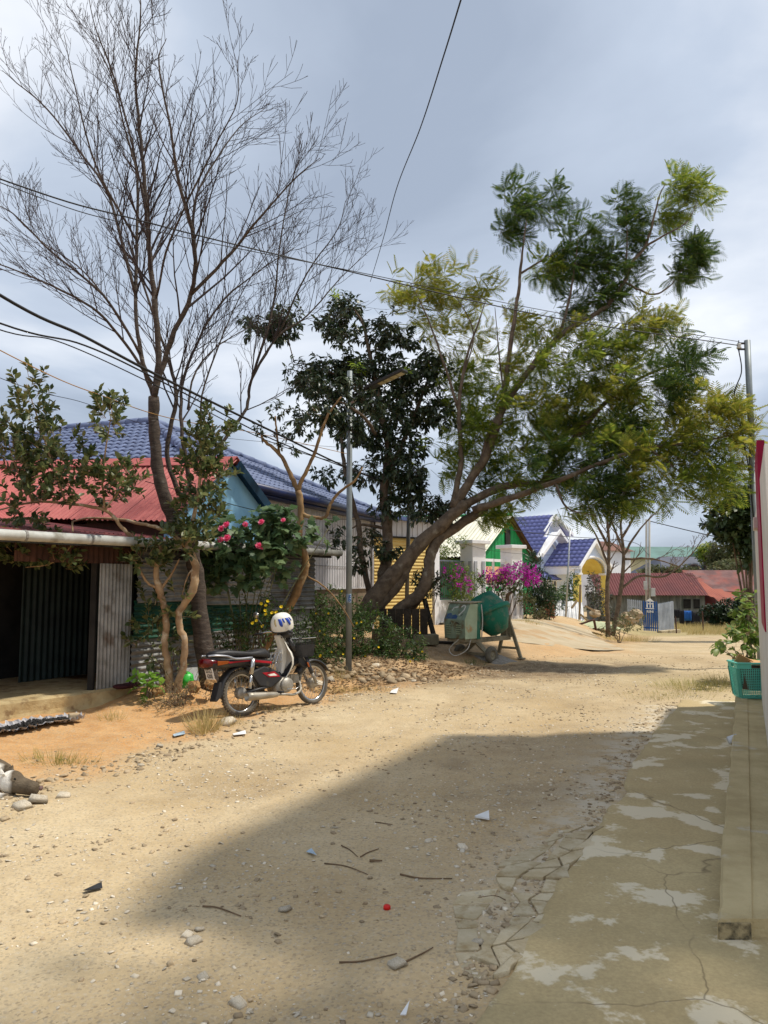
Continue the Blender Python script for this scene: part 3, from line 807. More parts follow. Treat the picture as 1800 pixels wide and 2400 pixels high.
mb = MB(); mb.prism([GW(.2, -.24, 0), GW(8.7, -.24, 0), GW(8.7, -10, 0), GW(.2, -10, 0)], (0, 0, 3.3)); mb.build('wall', PLINTH, gh)
# ---- yellow slatted shop front
YEL = mat('cream_yellow_slat', srgb(228, 202, 128), srgb(216, 188, 112), 2, .5, .0, var=.05, c3=srgb(180, 150, 90), sc3=2.5, r3=(.62, .8))
sf = thing('shop_front', 'narrow shop front closed by cream yellow horizontal metal slats', 'shop front', (.7, 21.4, .4))
Y0 = V((-.28, 20.75, 0)); Y1 = V((1.36, 22.1, 0)); yd = (Y1 - Y0).normalized(); yn = V((yd.y, -yd.x, 0)); yw = (Y1 - Y0).length
nsl = 27; z0 = .38; zt = 2.86; hh = (zt - z0) / nsl
for i in range(nsl):
    mb = MB(); za = z0 + i * hh
    mb.prism([Y0 + yn * .035 + Z * za, Y0 + yn * .035 + Z * (za + .022), Y0 + yn * .004 + Z * (za + hh * .97), Y0 + Z * za], yd * yw); mb.build('slat', YEL, sf)
mb = MB(); mb.corr(Y0 + yn * .06 + Z * 2.9, yd * yw, Z * .46, yn, 11, .016, seg=10, prof='rib'); mb.build('fascia_panel', GREYM, sf)
mb = MB(); mb.beam(Y0 + yn * .06 + Z * 2.88, Y1 + yn * .06 + Z * 2.88, .10, .04); mb.build('lintel', DARKW, sf)
mb = MB(); mb.prism([Y0 - yn * .05, Y1 - yn * .05, Y1 - yn * 1.8, Y0 - yn * 1.8], (0, 0, 3.3)); mb.build('wall', PLINTH, sf)
mb = MB(); mb.prism([Y0 - yd * .05 + yn * .02, Y0 + yn * .02, Y0 - yn * .1, Y0 - yd * .05 - yn * .1][::-1], (0, 0, 3.3)); mb.build('corner_trim', GREYM, sf)
mb = MB(); mb.corr(Y0 - yd * .2 + yn * .25 + Z * 3.34, yd * (yw + .5), yn * -2 + Z * .35, Z, 9, .02); mb.build('roof', TILED, sf)

# ---- white gate: wall with railing, posts, screen
GWHT = mat('gate_white', srgb(236, 236, 238), srgb(222, 222, 224), 1.5, .7, .05, c3=srgb(190, 184, 170), sc3=1.4, r3=(.66, .85))
PGREY = mat('panel_grey', srgb(172, 174, 180), srgb(160, 162, 168), 2, .7)
RAILM = mat('grey_rail_paint', srgb(122, 128, 136), srgb(104, 110, 118), 3, .5, metal=.2)
gt = thing('garden_wall', 'low white wall with grey vertical railing bars left of the gate', 'wall', (2.0, 23, .4))
A = V((1.46, 22.3, .3)); Bq = V((2.75, 24.3, .3)); gd = (Bq - A).normalized(); gn = V((gd.y, -gd.x, 0)); gl = (Bq - A).length
mb = MB(); mb.prism([A, Bq, Bq - gn * .15, A - gn * .15], (0, 0, .82)); mb.build('base_wall', GWHT, gt, bevel=.01)
mb = MB(); mb.prism([A - gd * .02 + gn * .02, A + gd * .28 + gn * .02, A + gd * .28 - gn * .2, A - gd * .02 - gn * .2], (0, 0, 2.55)); mb.build('end_pier', GWHT, gt, bevel=.01)
for i in range(13):
    p = A + gd * (.36 + i * .125) - gn * .06
    mb = MB(); mb.box(p + Z * 1.42, (.035, .035, 1.1)); mb.build('rail_bar', RAILM, gt)
mb = MB()
for z in (.86, 1.98): mb.beam(A + gd * .3 - gn * .06 + Z * z, Bq - gn * .06 + Z * z, .04, .045)
mb.build('rail', RAILM, gt)
def gate_post(c, w, h, label, z0):
    c = V(c); t = thing('gate_post', label, 'gate post', (c.x, c.y, z0), 'white gate posts')
    R = Matrix.Rotation(math.atan2(gd.y, gd.x) - .35, 3, 'Z')
    mb = MB(); mb.box((c.x, c.y, z0 + h / 2), (w, w, h), R); mb.build('shaft', GWHT, t, bevel=.012)
    mb = MB(); mb.box((c.x, c.y, z0 + h + .06), (w * 1.42, w * 1.42, .12), R); mb.build('cap', GWHT, t, bevel=.015)
    for k in range(4):
        Rk = R @ Matrix.Rotation(k * math.pi / 2, 3, 'Z')
        for s in (-1, 1):
            mb = MB(); q = Rk @ V((s * w * .29, -w / 2 - .012, 0)); mb.box((c.x + q.x, c.y + q.y, z0 + h * .42), (w * .22, .03, h * .72), Rk); mb.build('side_panel', PGREY, t, bevel=.005)
    return t
p1 = P(1108, 1275, 24.0); p2 = P(1198, 1289, 25.9)
gate_post(p1, .56, 2.42, 'white square gate post left of the entrance with flat cap', .40)
gate_post(p2, .52, 2.36, 'white square gate post right of the entrance behind bougainvillea', .40)
# gate leaves + window screen behind
gl_ = thing('gate_screen', 'white framed screen with peach panes between the gate posts', 'gate', (3.4, 25.4, .4))
a = V((p1.x + .25, p1.y + .35, .4)); b = V((p2.x - .2, p2.y - .1, .4)); PEACH = mat('peach_panel', srgb(232, 178, 140), srgb(220, 164, 126), 3, .6)
dd = (b - a).normalized()
mb = MB()
for z in (.08, .9, 1.15, 1.95): mb.beam(a + Z * z, b + Z * z, .05, .09)
for s in (0, .5, 1): mb.beam(a.lerp(b, s), a.lerp(b, s) + Z * 2.0, .08, .05)
mb.build('frame', GWHT, gl_)
for k in range(2):
    q0 = a.lerp(b, .04 + .5 * k); q1 = a.lerp(b, .46 + .5 * k); nn = V((dd.y, -dd.x, 0)) * -.01
    mb = MB(); mb.prism([q0 + nn + Z * 1.2, q1 + nn + Z * 1.2, q1 + nn + Z * 1.75, q0 + nn + Z * 1.75], -nn * .5); mb.build('pane', PEACH, gl_)
    mb = MB(); mb.prism([q0 + nn + Z * .1, q1 + nn + Z * .1, q1 + nn + Z * .88, q0 + nn + Z * .88], -nn * .5); mb.build('pane', GWHT, gl_)

# ---- green gabled house with cream roof
CREAM = mat('cream_metal_roof', srgb(226, 224, 204), srgb(212, 208, 186), 2, .5, .05, var=.03)
GRNW = mat('bright_green_boards', srgb(30, 150, 82), srgb(24, 128, 70), 3, .6, .05, var=.06)
BROWNR = mat('brown_roof_underside', srgb(92, 68, 50), srgb(70, 50, 38), 4, .8)
gg = thing('green_gable_house', 'house with bright green board gable and cream metal roof behind the gate', 'house', (5, 32, .3))
g1 = V((.62, .785, 0)); g2 = V((-.95, .30, 0)).normalized(); gnr = V((g1.y, -g1.x, 0))
pk = P(1188, 1208, 31.0); lf = pk - g1 * 2.05; lf.z = 2.85; rt = pk + g1 * 2.15; rt.z = 2.65
mb = MB(); 
for i in range(16):
    s0, s1 = i / 16, (i + 1) / 16
    q0 = lf.lerp(rt, s0); q1 = lf.lerp(rt, s1 - .006)
    def top(s):
        x = s * 4.2
        return lf.z + (pk.z - lf.z) * x / 2.05 if x < 2.05 else pk.z + (rt.z - pk.z) * (x - 2.05) / 2.15
    mb = MB(); mb.prism([V((q0.x, q0.y, .2)), V((q1.x, q1.y, .2)), V((q1.x, q1.y, top(s1) - .03)), V((q0.x, q0.y, top(s0) - .03))], -gnr * .05); mb.build('board', GRNW, gg)
mb = MB(); wn = lf.lerp(rt, .44) + gnr * .02; mb.prism([V((wn.x, wn.y, 2.75)), V((wn.x, wn.y, 2.75)) + g1 * .38, V((wn.x, wn.y, 3.75)) + g1 * .38, V((wn.x, wn.y, 3.75))], gnr * .03); mb.build('window', DARKW, gg)
for i in range(6):
    mb = MB(); o0 = pk + gnr * .25 + g2 * (i * 1.1); mb.corr(o0, g2 * 1.13, (lf - g1 * .35 - Z * .25) - pk, Z, 7, .02); mb.build('roof_sheet', CREAM, gg)
    mb = MB(); mb.corr(o0, g2 * 1.13, (rt + g1 * .2 - Z * .15) - pk, Z, 7, .02); mb.build('roof_sheet', BROWNR, gg)
mb = MB(); mb.tube([pk + gnr * .25 + Z * .02, pk + g2 * 6.6 + Z * .02], .07, 8); mb.build('ridge_cap', GRNW, gg)
mb = MB(); mb.prism([V((lf.x, lf.y, .2)) - gnr * .1, V((rt.x, rt.y, .2)) - gnr * .1, V((rt.x, rt.y, .2)) + g2 * 6, V((lf.x, lf.y, .2)) + g2 * 6], (0, 0, 2.3)); mb.build('wall', GRNW, gg)

# ================================================================ BUILDINGS, FAR
WHB = mat('pale_blue_wall', srgb(214, 226, 246), srgb(200, 214, 238), 1.2, .7, .03, c3=srgb(190, 200, 220), sc3=1.5, r3=(.6, .85))
WHT = mat('white_trim', srgb(244, 244, 244), srgb(232, 232, 232), 2, .6)
YCOL = mat('yellow_column', srgb(238, 218, 120), srgb(226, 200, 96), 2, .6)
TILE2 = mat('violet_blue_tile', srgb(116, 122, 174), srgb(102, 108, 160), 3, .6, 0, spec=.2, var=.08)
GLASS = mat('window_glass', (.05, .06, .07), (.08, .09, .10), 2, .15, spec=.6)
bh = thing('white_gabled_villa', 'white villa with violet blue tiled gables and arched yellow porch', 'house', (11, 43, -.2))
O = P(1357, 1440, 42.0); O.z = -.25
a1 = V((.70, .714, 0)); b1 = V((-.714, .70, 0))
def L_(a, b, z): return O + a1 * a + b1 * b + Z * (z + .25)
def gable(peak_a, al, ar, b, zp, ze, z0, name, th=.12, m=WHB):
    mb = MB(); mb.prism([L_(al, b, z0), L_(ar, b, z0), L_(ar, b, ze), L_(peak_a, b, zp), L_(al, b, ze)], b1 * th); return mb.build(name, m, bh)
def rakes(pa, al, ar, b, zp, ze, wd=.20):
    mb = MB()
    for aa in (al, ar):
        p0 = L_(pa, b, zp); q0 = L_(aa, b, ze); p1_ = p0 - Z * wd; q1_ = q0 - Z * wd
        mb.prism([p0, q0, q1_, p1_], -b1 * .10)
        mb.prism([p1_ + Z * .02, q1_ + Z * .02, q1_ + Z * .06, p1_ + Z * .06], b1 * .5)
    mb.build('rake_trim', WHT, bh)
# porch
pw = 3.1; pa = 1.55
slope(bh, L_(-.25, 2.0, 2.5), L_(-.25, -.28, 2.5), L_(pa, -.28, 4.0), L_(pa, 2.0, 4.0), TILE2, 90, w=.32, l=.34, under=WHT)
slope(bh, L_(pw + .25, -.28, 2.5), L_(pw + .25, 2.0, 2.5), L_(pa, 2.0, 4.0), L_(pa, -.28, 4.0), TILE2, 0, w=.32, l=.34, under=WHT)
rakes(pa, -.25, pw + .25, -.22, 4.02, 2.52)
def arch_wall(b, al, ar, zs, zt, zg, m, name):
    c = (al + ar) / 2; r = (ar - al) / 2; n = 14; mb = MB(); ins = []; 
    for i in range(n + 1):
        t = math.pi * i / n; ins.append((c - r * math.cos(t), zs + (zt - zs) * math.sin(t) ** .8))
    outp = []
    for i in range(n + 1):
        x = al - .3 + (ar - al + .6) * i / n
        zz = 2.45 + (zg - 2.45) * (1 - abs(x - pa) / 1.7)
        outp.append((x, max(zz, 2.2)))
    for i in range(n):
        q = [L_(ins[i][0], b, ins[i][1]), L_(ins[i + 1][0], b, ins[i + 1][1]), L_(outp[i + 1][0], b, outp[i + 1][1]), L_(outp[i][0], b, outp[i][1])]
        mb.prism(q, b1 * .18)
    mb.prism([L_(al - .3, b, 2.05), L_(al, b, 2.05), L_(al, b, 2.5), L_(al - .3, b, 2.5)], b1 * .18)
    mb.prism([L_(ar, b, 2.05), L_(ar + .3, b, 2.05), L_(ar + .3, b, 2.5), L_(ar, b, 2.5)], b1 * .18)
    mb.build(name, m, bh)
    mb = MB(); vs = []; fs = []
    for i in range(n + 1):
        vs += [L_(ins[i][0], b + .02, ins[i][1]), L_(ins[i][0], b + 2.0, ins[i][1])]
    for i in range(n): fs.append((2 * i, 2 * i + 1, 2 * i + 3, 2 * i + 2))
    mb.add(vs, fs); mb.build('arch_soffit', YCOL, bh)
    mb = MB()
    mb.tube([L_(x, b - .03, z) for x, z in [(c - (r + .09) * math.cos(math.pi * i / n), zs + (zt + .1 - zs) * math.sin(math.pi * i / n) ** .8) for i in range(n + 1)]], .07, 6); mb.build('arch_trim', WHT, bh)
arch_wall(-.05, .2, 2.9, 2.08, 2.95, 3.85, WHB, 'arch_wall')
for aa, bb in ((.05, 0.1), (3.05, 0.1)):
    mb = MB(); mb.box(L_(aa, bb, .9), (.34, .34, 2.4), Matrix.Rotation(math.atan2(a1.y, a1.x), 3, 'Z')); c_ = mb.build('column', YCOL, bh, bevel=.02)
    mb = MB(); mb.box(L_(aa, bb, 2.08), (.46, .46, .12), Matrix.Rotation(math.atan2(a1.y, a1.x), 3, 'Z')); mb.build('capital', WHT, c_, bevel=.02)
mb = MB(); mb.prism([L_(-.15, .15, 2.06), L_(-.15, 2.0, 2.06), L_(-.02, 2.0, 2.06), L_(-.02, .15, 2.06)], (0, 0, .42)); mb.build('porch_beam', WHT, bh)
mb = MB(); mb.prism([L_(.9, 1.9, -.3), L_(2.3, 1.9, -.3), L_(2.3, 2.0, -.3), L_(.9, 2.0, -.3)], (0, 0, 2.4)); mb.build('porch_wall', WHB, bh)
# main body + gables
gable(.55, -1.15, 2.25, 2.0, 4.42, 3.2, -.3, 'gable_wall')
rakes(.55, -1.3, 2.4, 1.45, 4.62, 3.22)
mb = MB(); mb.lathe([(.42, 0), (.5, 0), (.5, .06), (.42, .06)], 20, frame(a1, Z, -b1, L_(.45, 1.97, 3.35)), 0, math.pi); mb.build('arch_moulding', WHT, bh)
gable(1.25, -1.1, 4.2, 2.8, 5.35, 3.1, -.3, 'gable_wall')
rakes(1.25, .1, 3.2, 2.2, 5.55, 4.55)
mb = MB(); mb.lathe([(.36, 0), (.44, 0), (.44, .06), (.36, .06)], 20, frame(a1, Z, -b1, L_(1.1, 2.77, 4.35)), 0, math.pi); mb.build('arch_moulding', WHT, bh)
slope(bh, L_(-1.5, 10, 3.0), L_(-1.5, 1.5, 3.0), L_(1.25, 2.3, 5.5), L_(1.25, 10, 5.5), TILE2, 200, w=.32, l=.34, under=WHT)
slope(bh, L_(4.4, 2.3, 2.9), L_(4.4, 10, 2.9), L_(1.25, 10, 5.5), L_(1.25, 2.3, 5.5), TILE2, 0, w=.32, l=.34, under=WHT)
mb = MB(); mb.prism([L_(-1.1, 2.9, -.3), L_(4.1, 2.9, -.3), L_(4.1, 10, -.3), L_(-1.1, 10, -.3)], (0, 0, 3.3)); mb.build('wall', WHB, bh)
slope(bh, L_(-1.35, 1.2, 1.75), L_(.35, 1.2, 1.75), L_(.35, 2.0, 2.2), L_(-1.35, 2.0, 2.2), TILE2, 0, w=.32, l=.34, under=WHT)
for (aa, wdt, za, zb) in ((-.55, .5, .35, 1.7), (.55, .7, .0, 1.75)):
    mb = MB(); mb.prism([L_(aa, 1.96, za), L_(aa + wdt, 1.96, za), L_(aa + wdt, 1.96, zb), L_(aa, 1.96, zb)], b1 * .03); w_ = mb.build('window', GLASS, bh)
    mb = MB()
    for q in (0, .5, 1): mb.beam(L_(aa + wdt * q, 1.93, za), L_(aa + wdt * q, 1.93, zb), .06, .05)
    for z_ in (za, zb - .35, zb): mb.beam(L_(aa, 1.93, z_), L_(aa + wdt, 1.93, z_), .05, .06)
    mb.build('window_frame', WHT, w_)

# ---- red roofed weathered wooden barn
REDR = mat('dull_red_roof', srgb(98, 46, 44), srgb(84, 38, 38), 1.0, .7, .05, c3=srgb(90, 40, 36), sc3=.8, r3=(.55, .7), var=.06)
ORED = mat('orange_red_roof', srgb(150, 78, 58), srgb(132, 66, 50), 1.0, .7, .05, var=.05)
WOODG = mat('grey_weathered_boards', srgb(128, 130, 124), srgb(92, 94, 90), 1.6, .9, .2, 20, var=.14, c3=srgb(70, 78, 70), sc3=1, r3=(.55, .7), stretch=(3, 3, .5))
br = thing('red_roof_barn', 'long weathered board barn under a dull red metal roof', 'barn', P(1560, 1459, 46))
b0 = P(1400, 1390, 46.6); b0.z = -1; b1_ = P(1652, 1394, 46.0); b1_.z = -1
bd = (b1_ - b0).normalized(); bn = V((bd.y, -bd.x, 0)); bl = (b1_ - b0).length
for i in range(34):
    s = i * bl / 34
    mb = MB(); mb.box(b0 + bd * (s + bl / 68) + Z * .95 + bn * random.uniform(-.01, .01), (bl / 34 - .012, .03, 1.95), Matrix.Rotation(math.atan2(bd.y, bd.x), 3, 'Z')); mb.build('wall_board', WOODG, br)
mb = MB(); mb.prism([b0 - bn * .1, b1_ - bn * .1, b1_ - bn * 4, b0 - bn * 4], (0, 0, 1.9)); mb.build('wall', WOODG, br)
for i in range(7):
    o0 = b0 + bd * (i * (bl + .1) / 7 - .05) + bn * .45 + Z * 1.86
    mb = MB(); mb.corr(o0, bd * ((bl + .1) / 7 + .02), bn * -3.0 + Z * 1.35, Z, 6, .015); mb.build('roof_sheet', REDR, br)
mb = MB(); mb.corr(b1_ + bn * .45 + Z * 1.86, bd * 1.6 - Z * .55, bn * -3.0 + Z * 1.35 - bd * .9, Z, 6, .015); mb.build('roof_sheet', ORED, br, label='orange red end slope')
w0 = P(1630, 1400, 45.9)
mb = MB(); mb.box(b0 + bd * (bl - 1.05) + Z * 1.35 + bn * .03, (.42, .05, .55), Matrix.Rotation(math.atan2(bd.y, bd.x), 3, 'Z')); mb.build('window', DARKW, br)
mb = MB(); mb.box(b0 + bd * (bl - .5) + Z * 1.35 + bn * .03, (.36, .05, .55), Matrix.Rotation(math.atan2(bd.y, bd.x), 3, 'Z')); mb.build('window', DARKW, br)
def simple_house(name, label, c, w, d, h, rh, rot, mw, mr, over=.3, win=0, hip=False):
    c = V(c); t = thing(name, label, 'house', c); R = Matrix.Rotation(rot, 3, 'Z')
    q = lambda x, y, z: c + R @ V((x, y, z))
    mb = MB(); mb.prism([q(-w / 2, -d / 2, 0), q(w / 2, -d / 2, 0), q(w / 2, d / 2, 0), q(-w / 2, d / 2, 0)], (0, 0, h)); mb.build('wall', mw, t)
    W, Dd = w / 2 + over, d / 2 + over; mb = MB(); hx = W * .55 if hip else W
    vs = [q(-W, -Dd, h), q(W, -Dd, h), q(W, Dd, h), q(-W, Dd, h), q(-hx, 0, h + rh), q(hx, 0, h + rh)]
    mb.add(vs, [(0, 1, 5, 4), (2, 3, 4, 5), (1, 2, 5), (3, 0, 4), (3, 2, 1, 0)]); mb.build('roof', mr, t)
    for i in range(win):
        mb = MB(); x = -w / 2 + w * (i + .5) / win; mb.box(q(x, -d / 2 - .02, h * .58), (w / win * .5, .06, h * .34), R); wo = mb.build('window', GLASS, t)
        mb = MB(); mb.box(q(x, -d / 2 - .06, h * .58 - h * .19), (w / win * .56, .08, .08), R); mb.build('sill', WHT, wo)
    return t
CRW = mat('cream_wall', srgb(226, 214, 176), srgb(210, 196, 158), .8, .8)
GRR = mat('green_grey_roof', srgb(96, 128, 120), srgb(84, 112, 104), .6, .6)
SLT = mat('slate_roof', srgb(84, 88, 102), srgb(70, 74, 88), .8, .6)
TEAL = mat('teal_wall', srgb(120, 200, 196), srgb(104, 184, 182), .8, .7)
simple_house('far_house', 'cream two storey house with grey green roof far behind the barn', (27.5, 80, -2), 13, 8, 5.9, 1.4, .12, CRW, GRR, .5, 5)
simple_house('far_house', 'dark slate hip roofed house just above the barn ridge', (25.6, 66, -2), 7.0, 6, 4.1, 1.7, .2, mat('pale_grey_wall', (.5, .5, .48)), SLT, .4, 0, True)
simple_house('far_house', 'small teal gabled house at the right of the far skyline', (30.4, 72, -2), 4, 5, 5.2, 1.6, .95, TEAL, GRR, .2, 1)
simple_house('far_house', 'dark maroon roof beside the satellite dish', (27.0, 60, -2), 5.0, 4, 3.4, 1.1, .15, mat('dim_wall', (.3, .27, .25)), mat('maroon_roof', srgb(96, 54, 52), srgb(80, 44, 42), 1, .7), .3)
simple_house('far_house', 'rusty low shed roof behind the dark hedge at the right', P(1700, 1440, 50), 4.6, 4, 1.5, 1.35, -.1, WOODG, mat('rust_grey_roof', srgb(124, 92, 88), srgb(96, 68, 66), 1.2, .8, c3=srgb(150, 74, 60), sc3=.7, r3=(.5, .7)), .3)
simple_house('far_house', 'low orange red roof at the right end of the barn', P(1668, 1452, 48), 2.6, 3.4, .75, 1.15, .1, RUST, ORED, .25)
dish = MB(); dc = P(1627, 1338, 58.5); dish.lathe([(0.02, 0), (.25, .03), (.46, .10), (.52, .14), (.46, .12), (.25, .05), (.02, .02)], 18, frame(V((1, 0, 0)), V((0, .35, .94)), V((0, -.94, .35)), dc)); dish.tube([dc, dc - Z * 1.2 + V((0, .2, 0))], .04, 6)
o = dish.build('satellite_dish', mat('dark_dish', (.05, .03, .03)), smooth=True); tag(o, 'dark round satellite dish above the barn roof', 'dish')
# ---- dark grey pale wall behind villa (white render house sliver)
simple_house('far_house', 'white rendered block with brown roof just right of the villa gables', P(1385, 1400, 56) - Z * .6, 4, 4, 3.9, .8, .6, WHT, mat('brown_roof', srgb(120, 84, 70), srgb(100, 70, 60), 1, .8), .25)

# ---- picket fence, blue gate
PKT = mat('grey_picket', srgb(176, 182, 190), srgb(150, 156, 164), 2, .6, metal=.1, var=.06)
BLU = mat('blue_gate_paint', srgb(40, 96, 168), srgb(30, 78, 146), 3, .6, c3=srgb(90, 130, 170), sc3=3, r3=(.62, .75))
def picket(name, label, p, q, n, h, m, parts='picket', slant=0):
    p = V(p); q = V(q); t = thing(name, label, 'fence' if name != 'blue_gate' else 'gate', p); d = (q - p).normalized()
    R = Matrix.Rotation(math.atan2(d.y, d.x), 3, 'Z')
    for i in range(n):
        c = p.lerp(q, i / (n - 1)); hh = h * (1 + slant * i / (n - 1))
        mb = MB(); mb.box(c + Z * hh / 2, (.055, .03, hh), R); mb.add([c + R @ V((-.0275, -.015, hh)), c + R @ V((.0275, -.015, hh)), c + R @ V((.0275, .015, hh)), c + R @ V((-.0275, .015, hh)), c + Z * (hh + .05)], [(0, 1, 4), (1, 2, 4), (2, 3, 4), (3, 0, 4)]); mb.build(parts, m, t)
    mb = MB(); nn = R @ V((0, .035, 0))
    for z in (.15, h * .72): mb.beam(p + nn + Z * z, q + nn + Z * z, .03, .06)
    mb.build('rail', m, t)
    return t
fY = 36.0
f0 = P(1473, 1462, 37.5); f1 = P(1504, 1466, 37.0); f2 = P(1510, 1478, 36.2); f3 = P(1541, 1480, 36.0); f4 = P(1545, 1480, 36.0); f5 = P(1579, 1476, 36.6)
picket('picket_fence', 'short grey picket fence left of the blue gate', f0, f1, 8, 1.15, PKT)
bg_ = picket('blue_gate', 'blue picket gate with a white emblem between grey fences', f2, f3, 8, 1.35, BLU)
picket('picket_fence', 'grey picket fence right of the blue gate on a low kerb', f4, f5, 12, 1.25, PKT, slant=.05)
d_ = (f3 - f2).normalized(); nn = V((d_.y, -d_.x, 0))
mb = MB(); mb.prism([f2 + nn * .02 + Z * .95 + d_ * .1, f3 + nn * .02 + Z * .95 - d_ * .1, f3 + nn * .02 + Z * 1.38 - d_ * .1, f2 + nn * .02 + Z * 1.38 + d_ * .1], nn * .02); mb.build('board', BLU, bg_)
mb = MB(); ce = (f2 + f3) / 2 + nn * .05
for x0, x1_, z0_, z1_ in ((-.20, .18, 1.02, 1.06), (-.16, -.1, 1.08, 1.32), (.1, .16, 1.08, 1.32), (-.02, .03, 1.08, 1.40), (-.16, .16, 1.24, 1.29)):
    mb.prism([ce + d_ * x0 + Z * z0_, ce + d_ * x1_ + Z * z0_, ce + d_ * x1_ + Z * z1_, ce + d_ * x0 + Z * z1_], nn * .012)
mb.prism([ce + d_ * -.2 + Z * 1.36, ce + d_ * .2 + Z * 1.36, ce + Z * 1.52], nn * .012)
mb.build('emblem', WHT, bg_)
Rg = frame(d_, Z, nn, ce + nn * .004 + Z * .90); text_mesh('lettering', 'IUNI', .15, WHT, bg_, Rg, bold=.004)
mb = MB(); mb.beam(f4 + Z * -.06 + nn * .1, f5 + Z * -.06 + nn * .1 + d_ * .2, .3, .2); o = mb.build('kerb', CONC2, bevel=.02); tag(o, 'low pale concrete kerb under the grey picket fence', 'kerb')
for (u, vb, vt, lab) in ((1586, 1490, 1445, 'dark iron post at the washing line beside the picket fence'), (1649, 1487, 1433, 'thin rusty post standing in the dry grass field')):
    b = P(u, vb, 36); t_ = P(u - 3, vt, 36); mb = MB(); mb.tube([b, t_], .03, 6); o = mb.build('post', RUST); tag(o, lab, 'post')
# washing on a line
lineL = P(1580, 1428, 42); lineR = P(1650, 1436, 45.5)
mb = MB(); mb.tube([lineL, lineL.lerp(lineR, .5) - Z * .1, lineR], .008, 4); o = mb.build('washing_line', DARKW); tag(o, 'thin washing line strung before the barn wall', 'line')
for i, (s, w_, h_, cm, lab) in enumerate(((.08, .30, .45, (.02, .02, .025), 'black shirt hanging on the washing line nearest the fence'), (.24, .24, .75, (.025, .025, .03), 'black trousers hanging between the black and blue shirts'), (.42, .42, .55, srgb(52, 110, 190), 'bright blue shirt on the washing line'), (.5, .40, .85, (.02, .025, .04), 'dark navy coat hanging behind the blue shirt'), (.75, .40, .80, (.03, .03, .035), 'black cloth hanging at the far end of the line'))):
    c = lineL.lerp(lineR, s) + V((0, -.04 * (i == 2) + .02 * i, 0)); mb = MB(); n = 8; vs = []; fs = []
    for a in range(n + 1):
        for b in range(4):
            x = (a / n - .5) * w_ * (1 + .1 * b / 3); vs.append(c + V((x, .04 * math.sin(a * 2.1 + b), -h_ * b / 3)))
    for a in range(n):
        for b in range(3): q = a * 4 + b; fs.append((q, q + 4, q + 5, q + 1))
    mb.add(vs, fs); o = mb.build('laundry', mat('laundry_%d' % i, cm, None, 4, .9), smooth=True); tag(o, lab, 'laundry', 'washing on the line')
    sm = o.modifiers.new('thick', 'SOLIDIFY'); sm.thickness = .01
# ---- utility pole pair far off
pl = thing('utility_pole', 'twin concrete utility poles with a grey meter box before the barn', 'utility pole', P(1518, 1470, 40))
WC = mat('pole_concrete', (.42, .40, .36), (.34, .32, .28), 4, .9, .2)
for du in (-3, 4):
    mb = MB(); mb.tube([P(1518 + du, 1475, 40), P(1518 + du, 1217, 40)], [.065, .055], 8); mb.build('pole', WC, pl, True)
mb = MB(); mb.box(P(1530, 1388, 39.9), (.22, .15, .42)); mb.build('meter_box', mat('box_grey', (.5, .5, .48)), pl, bevel=.01)
mb = MB(); mb.box(P(1513, 1372, 39.85), (.16, .15, .45)); mb.build('meter_box', mat('box_grey', (.5, .5, .48)), pl, bevel=.01)
# ---- thin lamp post in the rubble garden
mb = MB(); b = P(1325, 1466, 30); t_ = P(1336, 1243, 30); mb.tube([b, t_], [.04, .03], 8); o = mb.build('lamp_post', mat('pole_galv', (.45, .46, .47), (.36, .37, .38), 5, .4, metal=.5), smooth=True); tag(o, 'thin grey metal post standing before the villa porch', 'post')

# ---- rubble by the villa: sheets, planks, brick pillar
RIB = mat('light_sheet', srgb(190, 190, 190), srgb(160, 160, 160), 2, .5, metal=.2, var=.05)
def loose_sheet(u, v, Y, w, l, dirw, dirl, m, lab, waves=8, rest=False):
    c = P(u, v, Y); dw = V(dirw).normalized(); dl = V(dirl).normalized(); nr = dw.cross(dl)
    mb = MB(); mb.corr(c - dw * w / 2 - dl * l / 2, dw * w, dl * l, nr, waves, .02); o = mb.build('metal_sheet', m); tag(o, lab, 'metal sheet', 'loose roofing sheets by the villa')
    s = o.modifiers.new('thick', 'SOLIDIFY'); s.thickness = .004
loose_sheet(1326, 1434, 30.5, 1.7, 1.5, (.9, .35, -.1), (.15, .75, .55), RIB, 'silver corrugated sheet tipped up against the rubble heap', 9)
loose_sheet(1365, 1463, 29.0, 2.6, 1.6, (.95, .2, -.05), (-.2, .9, .12), mat('pale_green_sheet', srgb(196, 200, 160), srgb(170, 174, 138), 2, .6), 'pale green corrugated sheet lying flat below the rubble', 14)
PLK = mat('old_plank', (.35, .25, .15), (.22, .16, .10), 5, .9, .2, stretch=(6, 1, 1), var=.2)
for i, (u0, v0, u1_, v1_, Y, lab) in enumerate(((1360, 1370, 1358, 1452, 29.5, 'upright brown pole beside the tipped silver sheet'), (1340, 1425, 1352, 1408, 30, 'pale plank end poking up left of the brown pole'), (1360, 1440, 1382, 1458, 29.8, 'plank leaning right of the brown pole'), (1372, 1420, 1394, 1432, 30.5, 'pale plank crossing behind the rubble'), (1297, 1458, 1412, 1489, 26.5, 'long dark beam edging the pale ramp'), (1345, 1468, 1392, 1452, 28.4, 'thin dark bar lying across the green sheet'), (1392, 1452, 1398, 1482, 28.0, 'short dark stake at the right of the green sheet'))):
    mb = MB(); mb.beam(P(u0, v0, Y), P(u1_, v1_, Y + .2), .07, .06); o = mb.build('plank', PLK if i not in (4, 5, 6) else RUST); tag(o, lab, 'plank')
bp_ = thing('brick_pillar', 'square stub of red brick pillar beside the garden shrubs', 'pillar', P(1286, 1466, 28.5)); c = P(1286, 1464, 28.5)
BRK = mat('old_brick', srgb(150, 92, 68), srgb(122, 74, 56), 6, .9, .3, var=.15)
